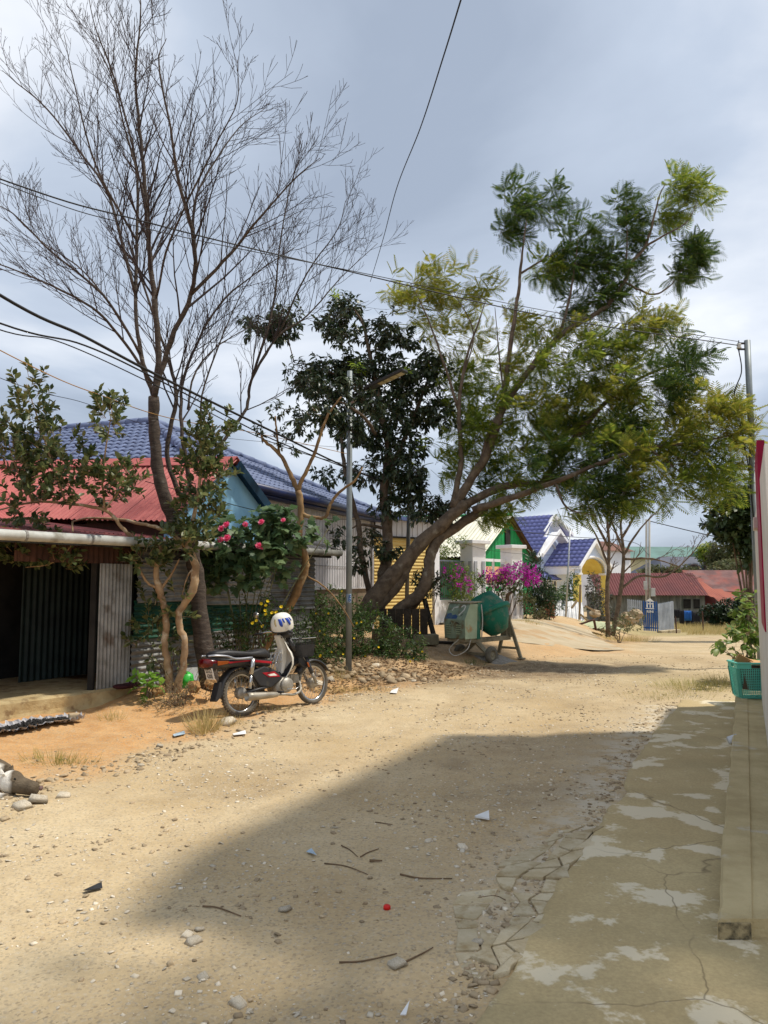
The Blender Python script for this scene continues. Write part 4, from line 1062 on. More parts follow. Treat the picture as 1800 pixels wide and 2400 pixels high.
mb = MB(); mb.box(c + Z * .45, (.37, .37, .9)); mb.build('mortar_core', mat('mortar', (.3, .26, .2)), bp_)
tvb = [(-.5, -.5, -.5), (.5, -.5, -.5), (.5, .5, -.5), (-.5, .5, -.5), (-.5, -.5, .5), (.5, -.5, .5), (.5, .5, .5), (-.5, .5, .5)]
tfb = [(0, 3, 2, 1), (4, 5, 6, 7), (0, 1, 5, 4), (1, 2, 6, 5), (2, 3, 7, 6), (3, 0, 4, 7)]
Ms = []
for r in range(12):
    for k in range(4):
        Rk = Matrix.Rotation(k * math.pi / 2, 4, 'Z')
        for x in ((-.1, .1) if r % 2 else (-.0, )):
            L2 = .19 if r % 2 else .24
            Ms.append(np.array(Matrix.Translation(c + Z * (.04 + r * .075)) @ Rk @ Matrix.Translation((x, -.17, 0)) @ Matrix.Diagonal((L2, .08, .066, 1))))
pieces(bp_, 'brick', 'bricks', tvb, tfb, np.array(Ms), BRK, 300)
for i, (u, v, r) in enumerate(((1395, 1438, .25), (1470, 1445, .28), (1480, 1452, .35), (1455, 1460, .3), (1490, 1440, .3))):
    mb = MB(); c = P(u, v, 32); mb.ball(c, (r, r * .8, r * .7), 10, 7)
    for k in range(len(mb.v)): p = V(mb.v[k]); mb.v[k] = tuple(c + (p - c) * random.uniform(.75, 1.15))
    o = mb.build('rock', mat('rock_tan', (.42, .33, .22), (.30, .23, .15), 4, .9, .4)); tag(o, ['dark grey boulder in the rubble below the porch', 'largest tan rock beside the left grey picket fence', 'tan rock under the largest one by the fence', 'low tan rock at the foot of the bare roadside tree', 'tan rock touching the blue gate side of the fence'][i], 'rock')

# ================================================================ TREES AND PLANTS
BARKD = mat('dark_ringed_bark', (.095, .072, .056), (.05, .038, .03), 9, .9, .8, 25, c3=(.22, .20, .17), sc3=5, r3=(.60, .72), stretch=(1, 1, 4))
BARKT = mat('twig_bark', (.05, .036, .034), (.032, .024, .023), 9, .9, .3, 25)
BARKG = mat('smooth_guava_bark', (.40, .27, .15), (.24, .15, .08), 5, .75, .3, 16, c3=(.50, .42, .30), sc3=7, r3=(.55, .66))
BARKO = mat('golden_brown_bark', (.30, .185, .08), (.16, .095, .045), 5, .7, .3, 16, c3=(.40, .31, .18), sc3=6, r3=(.58, .7))
BARKB = mat('grey_brown_bark', (.165, .125, .088), (.09, .066, .046), 7, .9, .8, 18, c3=(.24, .21, .16), sc3=4, r3=(.6, .72))
LG = leafmat('guava_leaf', [(.035, .06, .022), (.07, .105, .038), (.12, .15, .055), (.20, .20, .075)], .28, .40)
LD = leafmat('dark_glossy_leaf', [(.014, .028, .013), (.025, .045, .018), (.045, .068, .028), (.085, .105, .05)], .18, .38, .45)
LA = leafmat('feathery_leaf', [(.07, .13, .02), (.12, .19, .028), (.19, .25, .035), (.29, .31, .05)], .45, .55, .2)
LAD = leafmat('dark_feathery_leaf', [(.022, .055, .016), (.04, .085, .02), (.065, .115, .022), (.11, .15, .03)], .34, .55, .2)
LAY = leafmat('yellow_feathery_leaf', [(.12, .17, .025), (.19, .23, .03), (.27, .28, .035), (.36, .32, .07)], .42, .6, .2)
LH = leafmat('hibiscus_leaf', [(.05, .10, .045), (.075, .14, .06), (.11, .18, .08), (.15, .21, .09)], .28, .5, .3)
LS = leafmat('shrub_leaf', [(.015, .045, .010), (.03, .07, .014), (.05, .10, .02), (.09, .14, .03)], .3, .45, .35)
LV = leafmat('bright_vine_leaf', [(.10, .24, .03), (.14, .30, .04), (.18, .34, .05)], .4, .45)
LO = leafmat('olive_leaf', [(.06, .075, .03), (.09, .105, .045), (.13, .14, .06), (.16, .14, .07)], .25, .6, .2)
MAG = leafmat('magenta_bract', [(.26, .006, .19), (.36, .012, .27), (.46, .04, .36)], .35, .6, .2)
PINK = leafmat('pink_petal', [(.78, .09, .22), (.82, .20, .34), (.85, .40, .54)], .3, .6, .2)
YFL = leafmat('yellow_petal', [(.80, .60, .02), (.82, .66, .04)], .2, .6, .2)
# leaf templates (local +Y along the leaf, unit length)
def leaf_t(w=.42, fold=.12, curl=.14):
    v = [(0, 0, 0), (-w * .38, .28, fold * .8), (w * .38, .28, fold * .8), (0, .33, 0), (-w * .42, .62, fold * .6 - curl * .4), (w * .42, .62, fold * .6 - curl * .4), (0, .66, -curl * .4), (0, 1, -curl)]
    f = [(0, 3, 1), (0, 2, 3), (1, 3, 6), (1, 6, 4), (3, 2, 5), (3, 5, 6), (4, 6, 7), (6, 5, 7)]
    return np.array(v), np.array(f)
LEAF = leaf_t(); LEAFG = leaf_t(.60, .16, .06); LEAFW = leaf_t(.62, .10, .22); LEAFN = leaf_t(.28, .06, .10); LEAFD = leaf_t(.44, .16, .34)
def lobed_t():
    v = [(0, 0, 0)]; outl = [(-.12, -.05), (-.38, .05), (-.32, .28), (-.52, .48), (-.26, .55), (-.2, .75), (0, 1.0), (.2, .75), (.26, .55), (.52, .48), (.32, .28), (.38, .05), (.12, -.05)]
    for x, y in outl: v.append((x, y, -.10 * (x * x + (y - .3) ** 2) * 2 + .04 * abs(x)))
    v.append((0, .45, .03)); c = len(v) - 1
    f = [(c, i + 1, i) for i in range(1, len(outl))] + [(c, 1, len(outl))]
    return np.array(v), np.array([tuple(reversed(t)) for t in f])
LOBED = lobed_t()
def frond_t(np_=9):
    v = []; f = []
    v += [(-.008, 0, 0), (.008, 0, 0), (0, 1, -.12)]; f.append((0, 1, 2))
    for i in range(np_):
        t = .12 + .86 * i / (np_ - 1); L_f = .36 * math.sin(math.pi * (.12 + .80 * t)) + .05; z = -.12 * t * t
        for s in (-1, 1):
            b = len(v); wd = .036
            v += [(0, t, z), (s * L_f * .55, t + .10 + wd, z + .012), (s * L_f, t + .17, z - .05), (s * L_f * .55, t + .10 - wd, z - .012)]
            f += [(b, b + 1, b + 2), (b, b + 2, b + 3)]
    return np.array(v), np.array(f)
FROND = frond_t()
def unit(n):
    d = rng.normal(size=(n, 3)); return d / np.linalg.norm(d, axis=1, keepdims=True)
def blob_pts(u, v, Y, ru, rv, n, dep=None, shell=.5):
    c = P(u, v, Y); k = Y / 1800.0; r = np.array([ru * k, dep if dep else .5 * (ru + rv) * k, rv * k])
    d = unit(n); rad = rng.random(n) ** (1 / 3 * shell * 2) if shell else rng.random(n) ** (1 / 3)
    return np.array(c)[None] + d * rad[:, None] * r[None], d, np.array(c)
def ragged(u, v, Y, ru, rv, n, dep=None, k=6):
    """several small irregular clumps inside one crown lobe, with gaps between"""
    ps, ds = [], []; kk = Y / 1800.0; dp = dep if dep else .5 * (ru + rv) * kk
    for i in range(k):
        a = unit(1)[0] * rng.random() ** .4 * .72; r = rng.uniform(.26, .50)
        p, d, c = blob_pts(u + a[0] * ru, v - a[2] * rv, Y + a[1] * dp, ru * r * rng.uniform(.8, 1.5), rv * r, max(2, int(n / k * rng.uniform(.6, 1.4))), dep=dp * r)
        ps.append(p); ds.append(d)
    return np.concatenate(ps), np.concatenate(ds), np.array(P(u, v, Y))
def cluster(pts, dirs, per, tl, ls, lsv=.3, spread=.9, droop=.3, jit=.0, twig=None, tr=.003):
    """leaves set around short twigs; returns frames"""
    Ms = []
    n = len(pts)
    d = dirs / (np.linalg.norm(dirs, axis=1, keepdims=True) + 1e-9)
    for k in range(per):
        s = (k + .5) / per
        p = pts + d * (tl * s) + rng.normal(size=(n, 3)) * jit
        rad = unit(n); rad -= d * np.sum(rad * d, 1, keepdims=True); rad /= np.linalg.norm(rad, axis=1, keepdims=True) + 1e-9
        ld = d * (.35 + .5 * s) + rad * spread; ld[:, 2] -= droop
        up = np.tile([0, 0, 1.0], (n, 1)) + rng.normal(size=(n, 3)) * .45
        sc = ls * (1 + rng.uniform(-lsv, lsv, n))
        Ms.append(frames_np(p, ld, up, sc))
    if twig is not None:
        for a, b in zip(pts, pts + d * tl): twig.tube([a - (b - a) * .3, b], [tr, tr * .5], 3, False)
    return np.concatenate(Ms)
def px(path, Y0, dep=None):
    out = []
    for i, q in enumerate(path):
        Yv = q[2] if len(q) > 2 else Y0
        out.append(P(q[0], q[1], Yv))
    return out
def limb(mb, path, r, n=8, sub=5, wob=.012):
    s = spline(path, sub); rr = lerp_list(r, len(s))
    for i in range(1, len(s) - 1):
        s[i] = s[i] + V((random.uniform(-1, 1), random.uniform(-1, 1), random.uniform(-1, 1))) * wob * min(1, rr[i] / .04)
        rr[i] *= random.uniform(.93, 1.09)
    mb.tube(s, rr, n); return s, rr
def rnd_perp(d):
    a = V((random.gauss(0, 1), random.gauss(0, 1), random.gauss(0, 1))); a -= d * a.dot(d)
    return a.normalized() if a.length > 1e-6 else d.orthogonal().normalized()
def grow(mb, p, d, L, r, lev, up=.10, kids=5, ang=.75, minr=.0022):
    ang = ang * random.uniform(.75, 1.2)
    n = 4; pts = [p]; dd = d.normalized()
    for i in range(n):
        dd = (dd + V((random.gauss(0, .06), random.gauss(0, .06), random.gauss(0, .05) + up))).normalized()
        pts.append(pts[-1] + dd * L / n)
    mb.tube(pts, lerp_list([r, max(minr, r * .35)], n + 1), 4 if r > .012 else 3, False)
    if lev <= 0: return
    for k in range(kids):
        s = .18 + .78 * (k + random.random() * .8) / kids
        j = min(n - 1, int(s * n)); q = pts[j].lerp(pts[j + 1], s * n - j); t = (pts[j + 1] - pts[j]).normalized()
        cd = (t * math.cos(ang) + rnd_perp(t) * math.sin(ang)).normalized()
        grow(mb, q, cd, L * random.uniform(.34, .58) * (1.15 - .45 * s), max(minr, r * .5 * (1.1 - .4 * s)), lev - 1, up, max(2, kids - 1), ang, minr)
def dress(mb, s, rr, step, L, lev=2, kids=5, up=.10, start=.15, ang=.72, minr=.0022):
    tot = 0; nxt = 0; T = sum((s[i + 1] - s[i]).length for i in range(len(s) - 1)); acc = 0
    for i in range(len(s) - 1):
        seg = (s[i + 1] - s[i]); l = seg.length; t = seg.normalized()
        while nxt < acc + l:
            f = nxt / T
            if f >= start:
                q = s[i] + t * (nxt - acc); cd = (t * math.cos(ang) + rnd_perp(t) * math.sin(ang)).normalized()
                grow(mb, q, cd, L * random.uniform(.6, 1.2) * (1.1 - .5 * f), max(minr * 1.4, rr[i] * .5), lev, up, kids, ang, minr)
            nxt += step * random.uniform(.7, 1.3)
        acc += l

# ---- tall bare tree
bt = thing('bare_tree', 'tall leafless tree with dark ringed trunk rising over the shed', 'tree', G(492, 1606))
Yb = 10.6
tr = MB(); tw = MB()
s, r = limb(tr, px([(492, 1610), (470, 1450), (458, 1340), (440, 1265), (400, 1205), (372, 1110), (362, 1010), (360, 930)], Yb), [.135, .112, .102, .094, .088, .082, .076, .072], 12)
main = [
    ([(360, 935), (372, 850), (366, 740), (352, 600), (342, 470), (330, 330), (318, 180), (330, 30), (322, -60)], 11.9, .062),
    ([(360, 930), (330, 830), (318, 700, 12.2), (322, 520, 12.6), (318, 380, 12.8), (270, 190, 13), (222, 60, 13.1), (205, -30, 13.2)], 12, .045),
    ([(362, 930), (400, 800), (448, 690, 11.6), (455, 560, 11.4), (420, 430, 11.2), (400, 300, 11.1), (372, 150, 11), (390, 90, 11)], 11.7, .052),
    ([(448, 690, 11.6), (540, 595, 11.5), (600, 520, 11.3), (690, 420, 11.1), (750, 370, 11)], 11.6, .032),
    ([(456, 600, 11.5), (455, 480, 11.6), (490, 400, 11.9), (560, 300, 12.2), (620, 255, 12.4)], 11.6, .026),
    ([(320, 700, 12.2), (255, 460, 12.4), (190, 360, 12.6), (110, 255, 12.8), (40, 195, 13), (5, 165, 13)], 11.6, .030),
    ([(318, 560, 12.4), (225, 390, 12.2), (175, 200, 12), (150, 80, 11.9)], 11.6, .024),
    ([(358, 900), (290, 800, 11.4), (215, 720, 11), (100, 660, 10.7), (0, 620, 10.5), (-60, 600, 10.4)], 11.7, .030),
    ([(330, 830), (240, 690, 11.6), (120, 590, 11.4), (30, 500, 11.3), (-40, 470, 11.2)], 11.8, .026),
    ([(345, 870), (300, 780, 12.6), (200, 640, 13), (90, 560, 13.4), (0, 470, 13.6)], 12.2, .024),
    ([(420, 1160, 12.3), (392, 1060, 12.3), (412, 940, 12.4), (400, 860, 12.6), (360, 740, 12.8), (300, 560, 13), (260, 430, 13.1)], 11.6, .05),
    ([(446, 1150, 12.1), (430, 1040, 12.1), (424, 960, 12.2), (438, 860, 12.4), (510, 720, 12.6), (600, 640, 12.8), (690, 580, 12.9)], 11.6, .042),
    ([(440, 960, 12.2), (455, 880, 12.3), (500, 820, 12.6), (560, 780, 12.9), (640, 740, 13.1)], 12.4, .022),
    ([(470, 1110, 12.6), (530, 1025, 12.7), (578, 955, 12.8), (590, 890, 12.9), (650, 790, 13.1), (720, 740, 13.2), (800, 650, 13.4), (885, 570, 13.5)], 12.8, .04),
    ([(590, 890, 12.9), (640, 720, 13), (655, 580, 13.2), (680, 440, 13.4), (710, 350, 13.5)], 13, .026),
    ([(650, 790, 13.1), (720, 640, 13), (790, 540, 12.9), (810, 470, 12.8)], 13, .02),
    ([(470, 1000, 12.4), (480, 900, 12.5), (560, 700, 12.7), (640, 570, 12.8)], 12.5, .022),
    ([(350, 500, 11.8), (300, 330, 11.7), (250, 150, 11.6), (180, 50, 11.5)], 11.8, .018),
    ([(366, 700, 11.9), (400, 560, 11.5), (500, 350, 11), (555, 240, 10.8), (556, 140, 10.7)], 11.6, .022),
]
for path, y0, r0 in main:
    path = [(q[0], q[1], (q[2] if len(q) > 2 else y0) - 1.3) for q in path]
    s, r = limb(tr, px(path, y0), [r0 * .78, r0 * .6, r0 * .36, .004], 7)
    dress(tw, s, r, .17, 1.35, 2, 4, .10, .2, .58, .0026)
tr.build('trunk', BARKD, bt, True); tw.build('twigs', BARKT, bt)['kind'] = 'stuff'

# ---- guava tree at the left (two pale trunks)
g = thing('guava_tree', 'guava tree with two pale smooth trunks and leafy limbs reaching left over the shed roof', 'tree', G(402, 1640))
Yg = 10.15; tr = MB()
limbs = [
    ([(398, 1640), (395, 1570), (385, 1508), (390, 1465), (381, 1411), (373, 1381), (366, 1335), (379, 1277)], [.060, .046, .042, .045, .042, .050, .032, .028]),
    ([(405, 1640), (427, 1573), (434, 1508), (419, 1461), (423, 1427), (450, 1385), (458, 1327), (438, 1281)], [.055, .045, .042, .044, .045, .052, .05, .045]),
    ([(379, 1277), (350, 1272), (319, 1268, 10.0), (285, 1235, 9.9), (246, 1196, 9.8), (154, 1180, 9.6), (77, 1177, 9.5), (-20, 1200, 9.4)], [.028, .027, .026, .024, .022, .018, .014, .008]),
    ([(438, 1281), (400, 1250), (354, 1233), (288, 1219, 10.3), (215, 1214, 10.4), (170, 1222, 10.5)], [.035, .028, .024, .02, .016, .008]),
    ([(438, 1281), (450, 1230), (461, 1181), (470, 1110), (480, 1050), (500, 985)], [.04, .03, .025, .02, .014, .006]),
    ([(246, 1196, 9.8), (240, 1120, 9.7), (250, 1040, 9.6), (262, 960, 9.5)], [.016, .012, .009, .004]),
    ([(154, 1180, 9.6), (120, 1080, 9.5), (95, 1000, 9.4), (62, 900, 9.3)], [.014, .012, .009, .004]),
    ([(373, 1381), (345, 1365), (325, 1330), (300, 1290)], [.022, .018, .014, .006]),
    ([(375, 1381), (400, 1350), (420, 1310)], [.02, .015, .01]),
    ([(170, 1222, 9.8), (165, 1280, 9.6), (120, 1320, 9.5), (60, 1330, 9.4)], [.012, .010, .008, .004]),
    ([(458, 1327), (440, 1350), (425, 1400)], [.012, .009, .005]),
    ([(246, 1196, 9.8), (280, 1150, 9.7), (312, 1110, 9.7)], [.012, .009, .004]),
    ([(77, 1177, 9.5), (40, 1100, 9.4), (20, 1040, 9.3)], [.012, .009, .004])]
for path, r in limbs: limb(tr, px(path, Yg), r, 9)
fr = []
for (u, v, Y, ru, rv, n) in [(28, 1070, 9.3, 50, 60, 22), (75, 935, 9.3, 26, 62, 14), (70, 1010, 9.4, 60, 40, 14), (258, 985, 9.5, 30, 60, 16), (130, 1105, 9.5, 100, 50, 34), (215, 1140, 9.7, 85, 45, 30), (60, 1175, 9.4, 80, 50, 26),
        (290, 1125, 9.7, 40, 35, 14), (60, 1285, 9.4, 85, 38, 28), (140, 1312, 9.5, 50, 28, 12), (125, 1045, 9.5, 60, 38, 18), (475, 1055, 10.2, 38, 60, 22), (468, 1130, 10.2, 45, 55, 26), (462, 1210, 10.2, 46, 55, 26), (445, 1265, 10.1, 50, 35, 20),
        (505, 1005, 10.2, 36, 40, 14), (508, 1100, 10.2, 30, 55, 12), (330, 1305, 10.1, 45, 28, 14), (365, 1320, 10.1, 40, 30, 8), (350, 1440, 10.4, 40, 50, 8), (360, 1500, 10.4, 50, 50, 8), (420, 1420, 10.3, 25, 35, 5)]:
    pts, d, c = blob_pts(u, v, Y, ru, rv, int(n * 1.75), dep=.35)
    d = d * .7 + np.array([0, -.1, .55]) 
    fr.append(cluster(pts, d, 8, .15, .098, .3, .8, -.12, .006, tr, .0035))
tr.build('trunk', BARKG, g, True)
pieces(g, 'leaf', 'crown', LEAFG[0], LEAFG[1], np.concatenate(fr), LG, 300)

# ---- golden barked tree behind the motorbike
g = thing('smooth_bark_tree', 'curving golden brown trunk with sparse leaf tufts behind the motorbike', 'tree', G(622, 1560))
Yo = 12.3; tr = MB()
for path, r in [([(612, 1530), (640, 1480), (680, 1420), (712, 1345), (716, 1310), (700, 1255), (706, 1200), (698, 1150)], [.075, .07, .068, .062, .06, .055, .052, .05]),
        ([(698, 1150), (680, 1110), (655, 1065), (622, 1035), (612, 1020)], [.042, .036, .03, .026, .014]), ([(655, 1065), (648, 1010), (645, 975)], [.02, .016, .012]),
        ([(698, 1150), (715, 1110), (738, 1060), (752, 1015), (770, 970), (800, 930)], [.035, .03, .027, .024, .02, .012]),
        ([(706, 1205), (735, 1212), (762, 1212), (778, 1175), (800, 1150), (830, 1128), (850, 1095)], [.032, .03, .028, .025, .022, .018, .01]),
        ([(720, 1350), (760, 1375), (800, 1420), (830, 1470)], [.012, .012, .010, .007])]: limb(tr, px(path, Yo), r, 10)
fr = []
for (u, v, ru, rv, n) in [(612, 1015, 26, 18, 5), (645, 965, 32, 20, 8), (690, 1010, 22, 30, 6), (720, 1005, 22, 25, 5), (765, 960, 40, 30, 8), (665, 1060, 25, 15, 4)]:
    pts, d, c = blob_pts(u, v, Yo, ru, rv, n); d = d * .6 + np.array([0, 0, .6]); fr.append(cluster(pts, d, 9, .11, .095, .3, .9, .35, .005, tr, .004))
tr.build('trunk', BARKO, g, True); pieces(g, 'leaf', 'crown', LEAFD[0], LEAFD[1], np.concatenate(fr), LD, 300)

# ---- dark glossy leaved tree
g = thing('dark_leaf_tree', 'dense dark glossy leaved tree behind the solar street lamp', 'tree', G(890, 1480))
Yd = 17.4; tr = MB()
for path, r in [([(885, 1440), (890, 1390), (905, 1310), (908, 1240), (900, 1150), (910, 1050), (890, 950), (870, 850), (850, 760), (812, 700)], [.15, .14, .13, .12, .10, .085, .07, .05, .03, .012]),
        ([(868, 1400), (845, 1290), (842, 1240), (820, 1150), (805, 1080), (798, 1010), (780, 930)], [.07, .065, .06, .05, .045, .035, .02]),
        ([(908, 1240), (850, 1230), (820, 1240)], [.04, .03, .015]), ([(905, 1130), (960, 1000), (1000, 900), (1040, 830)], [.06, .05, .035, .012]), ([(900, 1000), (820, 900), (740, 860), (690, 850)], [.04, .03, .02, .008]), ([(690, 850), (670, 780), (650, 740)], [.014, .01, .006])]: limb(tr, px(path, Yd), r, 9)
fr = []
for (u, v, ru, rv, n) in [(805, 715, 42, 40, 20), (790, 790, 60, 50, 26), (905, 770, 60, 60, 28), (955, 800, 40, 40, 14), (740, 865, 70, 45, 30), (700, 900, 50, 40, 14), (850, 870, 95, 60, 60), (960, 880, 75, 55, 40), (1030, 850, 55, 45, 26), (780, 950, 80, 55, 36), (900, 960, 95, 60, 56), (1000, 960, 60, 60, 34),
        (820, 1035, 60, 35, 22), (930, 1050, 85, 50, 40), (880, 1115, 65, 45, 30), (960, 1130, 60, 60, 36), (1010, 1195, 70, 35, 26), (910, 1185, 45, 40, 18), (650, 755, 65, 48, 34), (600, 770, 40, 22, 8), (700, 1000, 25, 40, 9), (765, 1120, 20, 30, 6), (865, 1265, 30, 40, 8), (915, 1300, 36, 30, 9), (835, 1325, 28, 20, 6), (790, 1260, 18, 36, 5), (1080, 1180, 40, 25, 10)]:
    pts, d, c = ragged(u, v, Yd, ru * 1.1, rv * 1.1, int(n * 2.9), dep=.7); d = d * .8 + np.array([0, -.1, .25]); fr.append(cluster(pts, d, 9, .16, .135, .3, .85, .45, .01, tr, .006))
tr.build('trunk', BARKB, g, True); pieces(g, 'leaf', 'crown', LEAFD[0], LEAFD[1], np.concatenate(fr), LD, 300)
fr = []
for (u, v, ru, rv, n) in [(838, 868, 26, 20, 5), (965, 870, 18, 14, 2), (775, 690, 16, 14, 2), (990, 1050, 14, 12, 2)]:
    pts, d, c = blob_pts(u, v, Yd - .7, ru, rv, n); fr.append(cluster(pts, d * .4 + np.array([.2, -.2, .6]), 8, .12, .15, .25, .9, .5, .005))
fr2 = []; mb = MB(); Yf = G(817, 1570).y - .35
for (u, v, ru, rv, n) in [(812, 915, 46, 30, 22), (775, 975, 46, 36, 22), (862, 955, 46, 34, 20), (825, 1005, 44, 26, 16), (740, 905, 36, 26, 12)]:
    pts, d, c = ragged(u, v, Yf, ru, rv, int(n * 2.0), dep=.2, k=5); fr2.append(cluster(pts, d * .8 + np.array([0, -.1, .2]), 9, .12, .10, .3, .85, .45, .01, mb, .006))
limb(mb, [P(880, 1020, 17.2), P(860, 985, (17.2 + Yf) / 2), P(815, 950, Yf), P(760, 930, Yf)], [.05, .035, .02, .008], 7)
mb.build('branch', BARKB, g, True); joined('crown', LEAFD[0], LEAFD[1], np.concatenate(fr2), LD, g)
joined('young_leaves', LEAFN[0], LEAFN[1], np.concatenate(fr), leafmat('lime_leaf', [(.16, .26, .03), (.26, .34, .05)], .4), g)

# ---- big leaning feathery tree
g = thing('leaning_tree', 'large wind blown feathery tree leaning right over the road from two brown trunks', 'tree', G(850, 1480))
Yl = 16.7; tr = MB()
def LM(path, r, n=9):
    return limb(tr, px(path, Yl), r, n)
LM([(845, 1470), (880, 1400), (935, 1335), (985, 1275), (1040, 1225), (1090, 1180)], [.26, .21, .175, .155, .14, .13], 14)
LM([(870, 1440), (925, 1380), (965, 1310), (1010, 1250)], [.12, .12, .10, .06], 10)
LM([(895, 1490, 16.6), (935, 1430, 16.6), (985, 1390, 16.6), (1003, 1345, 16.6), (1008, 1305, 16.7), (1030, 1262, 16.8), (1080, 1228, 17), (1140, 1190, 17)], [.15, .135, .13, .125, .12, .115, .105, .09], 12)
LM([(1063, 1190), (1105, 1120), (1145, 1055), (1183, 949), (1241, 867), (1309, 790), (1380, 745), (1424, 717)], [.11, .10, .092, .08, .072, .064, .055, .045])
LM([(1424, 717), (1463, 660), (1485, 610), (1511, 578), (1530, 520), (1545, 460), (1560, 430)], [.05, .045, .04, .034, .025, .015, .008], 7)
LM([(1511, 578), (1560, 550), (1610, 520), (1635, 470)], [.026, .02, .014, .006], 6)
LM([(1463, 660), (1500, 680), (1535, 690), (1570, 670), (1600, 630)], [.03, .024, .02, .014, .006], 6)
LM([(1465, 640), (1470, 560), (1468, 490)], [.025, .016, .008], 6)
LM([(1160, 1000), (1178, 940), (1193, 828), (1212, 708), (1222, 611), (1236, 500)], [.07, .062, .052, .042, .028, .01], 7)
LM([(1222, 640), (1270, 610), (1330, 580)], [.025, .018, .008], 6)
LM([(1309, 790), (1330, 720), (1345, 640), (1355, 560)], [.035, .028, .02, .008], 6)
LM([(1085, 1185), (1180, 1140), (1270, 1132), (1337, 1127), (1400, 1165), (1448, 1200)], [.10, .085, .07, .055, .04, .02])
LM([(1110, 1195, 16.4), (1200, 1165, 16), (1300, 1130, 15.6), (1420, 1080, 15.2), (1520, 1050, 15), (1640, 1035, 14.9), (1760, 1010, 14.9)], [.08, .07, .055, .04, .028, .016, .006])
LM([(1270, 1132), (1350, 1020), (1429, 934), (1482, 896), (1554, 862), (1600, 840)], [.07, .055, .045, .035, .025, .01], 7)
LM([(1350, 1020), (1440, 990), (1520, 950), (1600, 960)], [.035, .026, .018, .008], 6)
LM([(1125, 1090), (1150, 1000), (1180, 960)], [.05, .035, .02], 6)
LM([(1060, 1190), (1080, 1080), (1075, 960), (1090, 850), (1120, 760), (1140, 700)], [.07, .06, .045, .03, .018, .006], 7)
LM([(1075, 960), (1040, 850), (1000, 740), (960, 660)], [.035, .025, .015, .005], 6)
LM([(1080, 900), (1110, 780), (1060, 680)], [.022, .014, .005], 6)
LM([(1183, 949), (1170, 830), (1160, 720)], [.025, .016, .006], 6)
LM([(1300, 1130, 15.6), (1330, 1190, 15.3), (1400, 1210, 15.1)], [.03, .02, .008], 6)
LM([(1520, 1050, 15), (1600, 1110, 14.9), (1660, 1150, 14.8)], [.022, .014, .006], 6)
frD, frM, frY = [], [], []
WIND = np.array([.75, -.05, .12])
def FB(lst, u, v, Y, ru, rv, dens, dep=None, sz=.30, per=6):
    k = Y / 1800; n = max(3, int(dens * 105 * (ru * k) * (rv * k)))
    pts, d, c = ragged(u, v, Y, ru * 1.15, rv * 1.15, n, dep=dep, k=8)
    d = d * .75 + WIND; lst.append(cluster(pts, d, per, .28, sz, .35, .7, .10, .03, tr, .005))
for a in [(1228, 480, 17, 62, 48, 1.3), (1190, 545, 17, 34, 22, 1.0), (1285, 480, 17, 22, 45, .8), (1345, 565, 17, 45, 50, 1.3), (1320, 630, 17, 65, 45, 1.3), (1385, 625, 17, 60, 50, 1.3), (1450, 620, 17, 40, 50, 1.0), (1380, 700, 17, 70, 40, 1.5), (1330, 720, 17, 45, 30, 1.0),
        (1462, 480, 17, 42, 50, 1.2), (1475, 545, 17, 30, 28, .8), (1605, 592, 17, 50, 22, 1.0), (1625, 590, 17, 28, 30, 1.0), (1590, 640, 17, 38, 30, 1.0), (1600, 845, 15.6, 60, 50, 1.3), (1560, 900, 15.4, 60, 50, 1.2), (1290, 1100, 16, 90, 60, 1.0), (1400, 1130, 15.6, 80, 60, 1.0), (1330, 1010, 17.4, 90, 60, 1.0), (1130, 1120, 17.5, 60, 50, .9), (1460, 1010, 16, 80, 50, .9), (1400, 1170, 15.2, 55, 36, .8)]: FB(frD, *a)
for a in [(1300, 860, 16.8, 110, 65, .9), (1420, 830, 16.4, 90, 55, .9), (1500, 870, 16, 80, 60, .8), (1200, 930, 17.2, 100, 70, .8), (1360, 940, 17, 110, 60, .9), (1480, 960, 16, 90, 55, .8), (1140, 1030, 17.2, 85, 60, .8), (1260, 1040, 16.5, 100, 60, .9), (1420, 1060, 15.8, 90, 55, .9), (1540, 1030, 15.2, 80, 55, .9), (1620, 1080, 15, 65, 45, .9),
        (1350, 1180, 15.6, 60, 26, .6), (1480, 1150, 15.2, 70, 45, .8), (1560, 1130, 15, 60, 40, .8), (1070, 1010, 17.3, 70, 60, .7), (1040, 920, 17.4, 55, 50, .6), (1100, 900, 17.4, 60, 50, .7), (1060, 1090, 17.4, 60, 50, .7), (1690, 1100, 14.9, 40, 50, .5), (1650, 1140, 14.9, 45, 40, .5), (1210, 1140, 16.6, 80, 40, .8), (1150, 1200, 16.8, 40, 16, .4), (1270, 620, 17, 40, 26, .4), (1620, 460, 17, 28, 50, .6), (1590, 425, 17, 40, 22, .5), (1545, 500, 17, 30, 30, .25)]: FB(frM, *a)
for a in [(1610, 970, 15.2, 75, 55, 1.0), (1660, 1010, 15, 55, 50, .9), (1350, 800, 16.6, 80, 35, .7), (1200, 850, 17.3, 60, 50, .5), (1080, 800, 17.4, 70, 60, .35), (1000, 740, 17.4, 60, 60, .22), (1110, 720, 17.4, 60, 60, .25), (980, 680, 17.4, 50, 40, .2), (1210, 760, 17.3, 50, 50, .3), (1480, 760, 16.5, 50, 26, .3), (1540, 770, 16.3, 45, 30, .3), (1580, 1050, 15, 60, 40, .5), (1720, 1050, 14.9, 40, 60, .3), (930, 720, 17.5, 40, 60, .15), (1260, 960, 16.4, 70, 40, .5), (1430, 900, 15.8, 60, 30, .4), (1690, 960, 15, 40, 40, .35), (1480, 1090, 15, 60, 30, .4), (1050, 650, 17.4, 70, 30, .15)]: FB(frY, *a)
tr.build('trunk', BARKB, g, True)
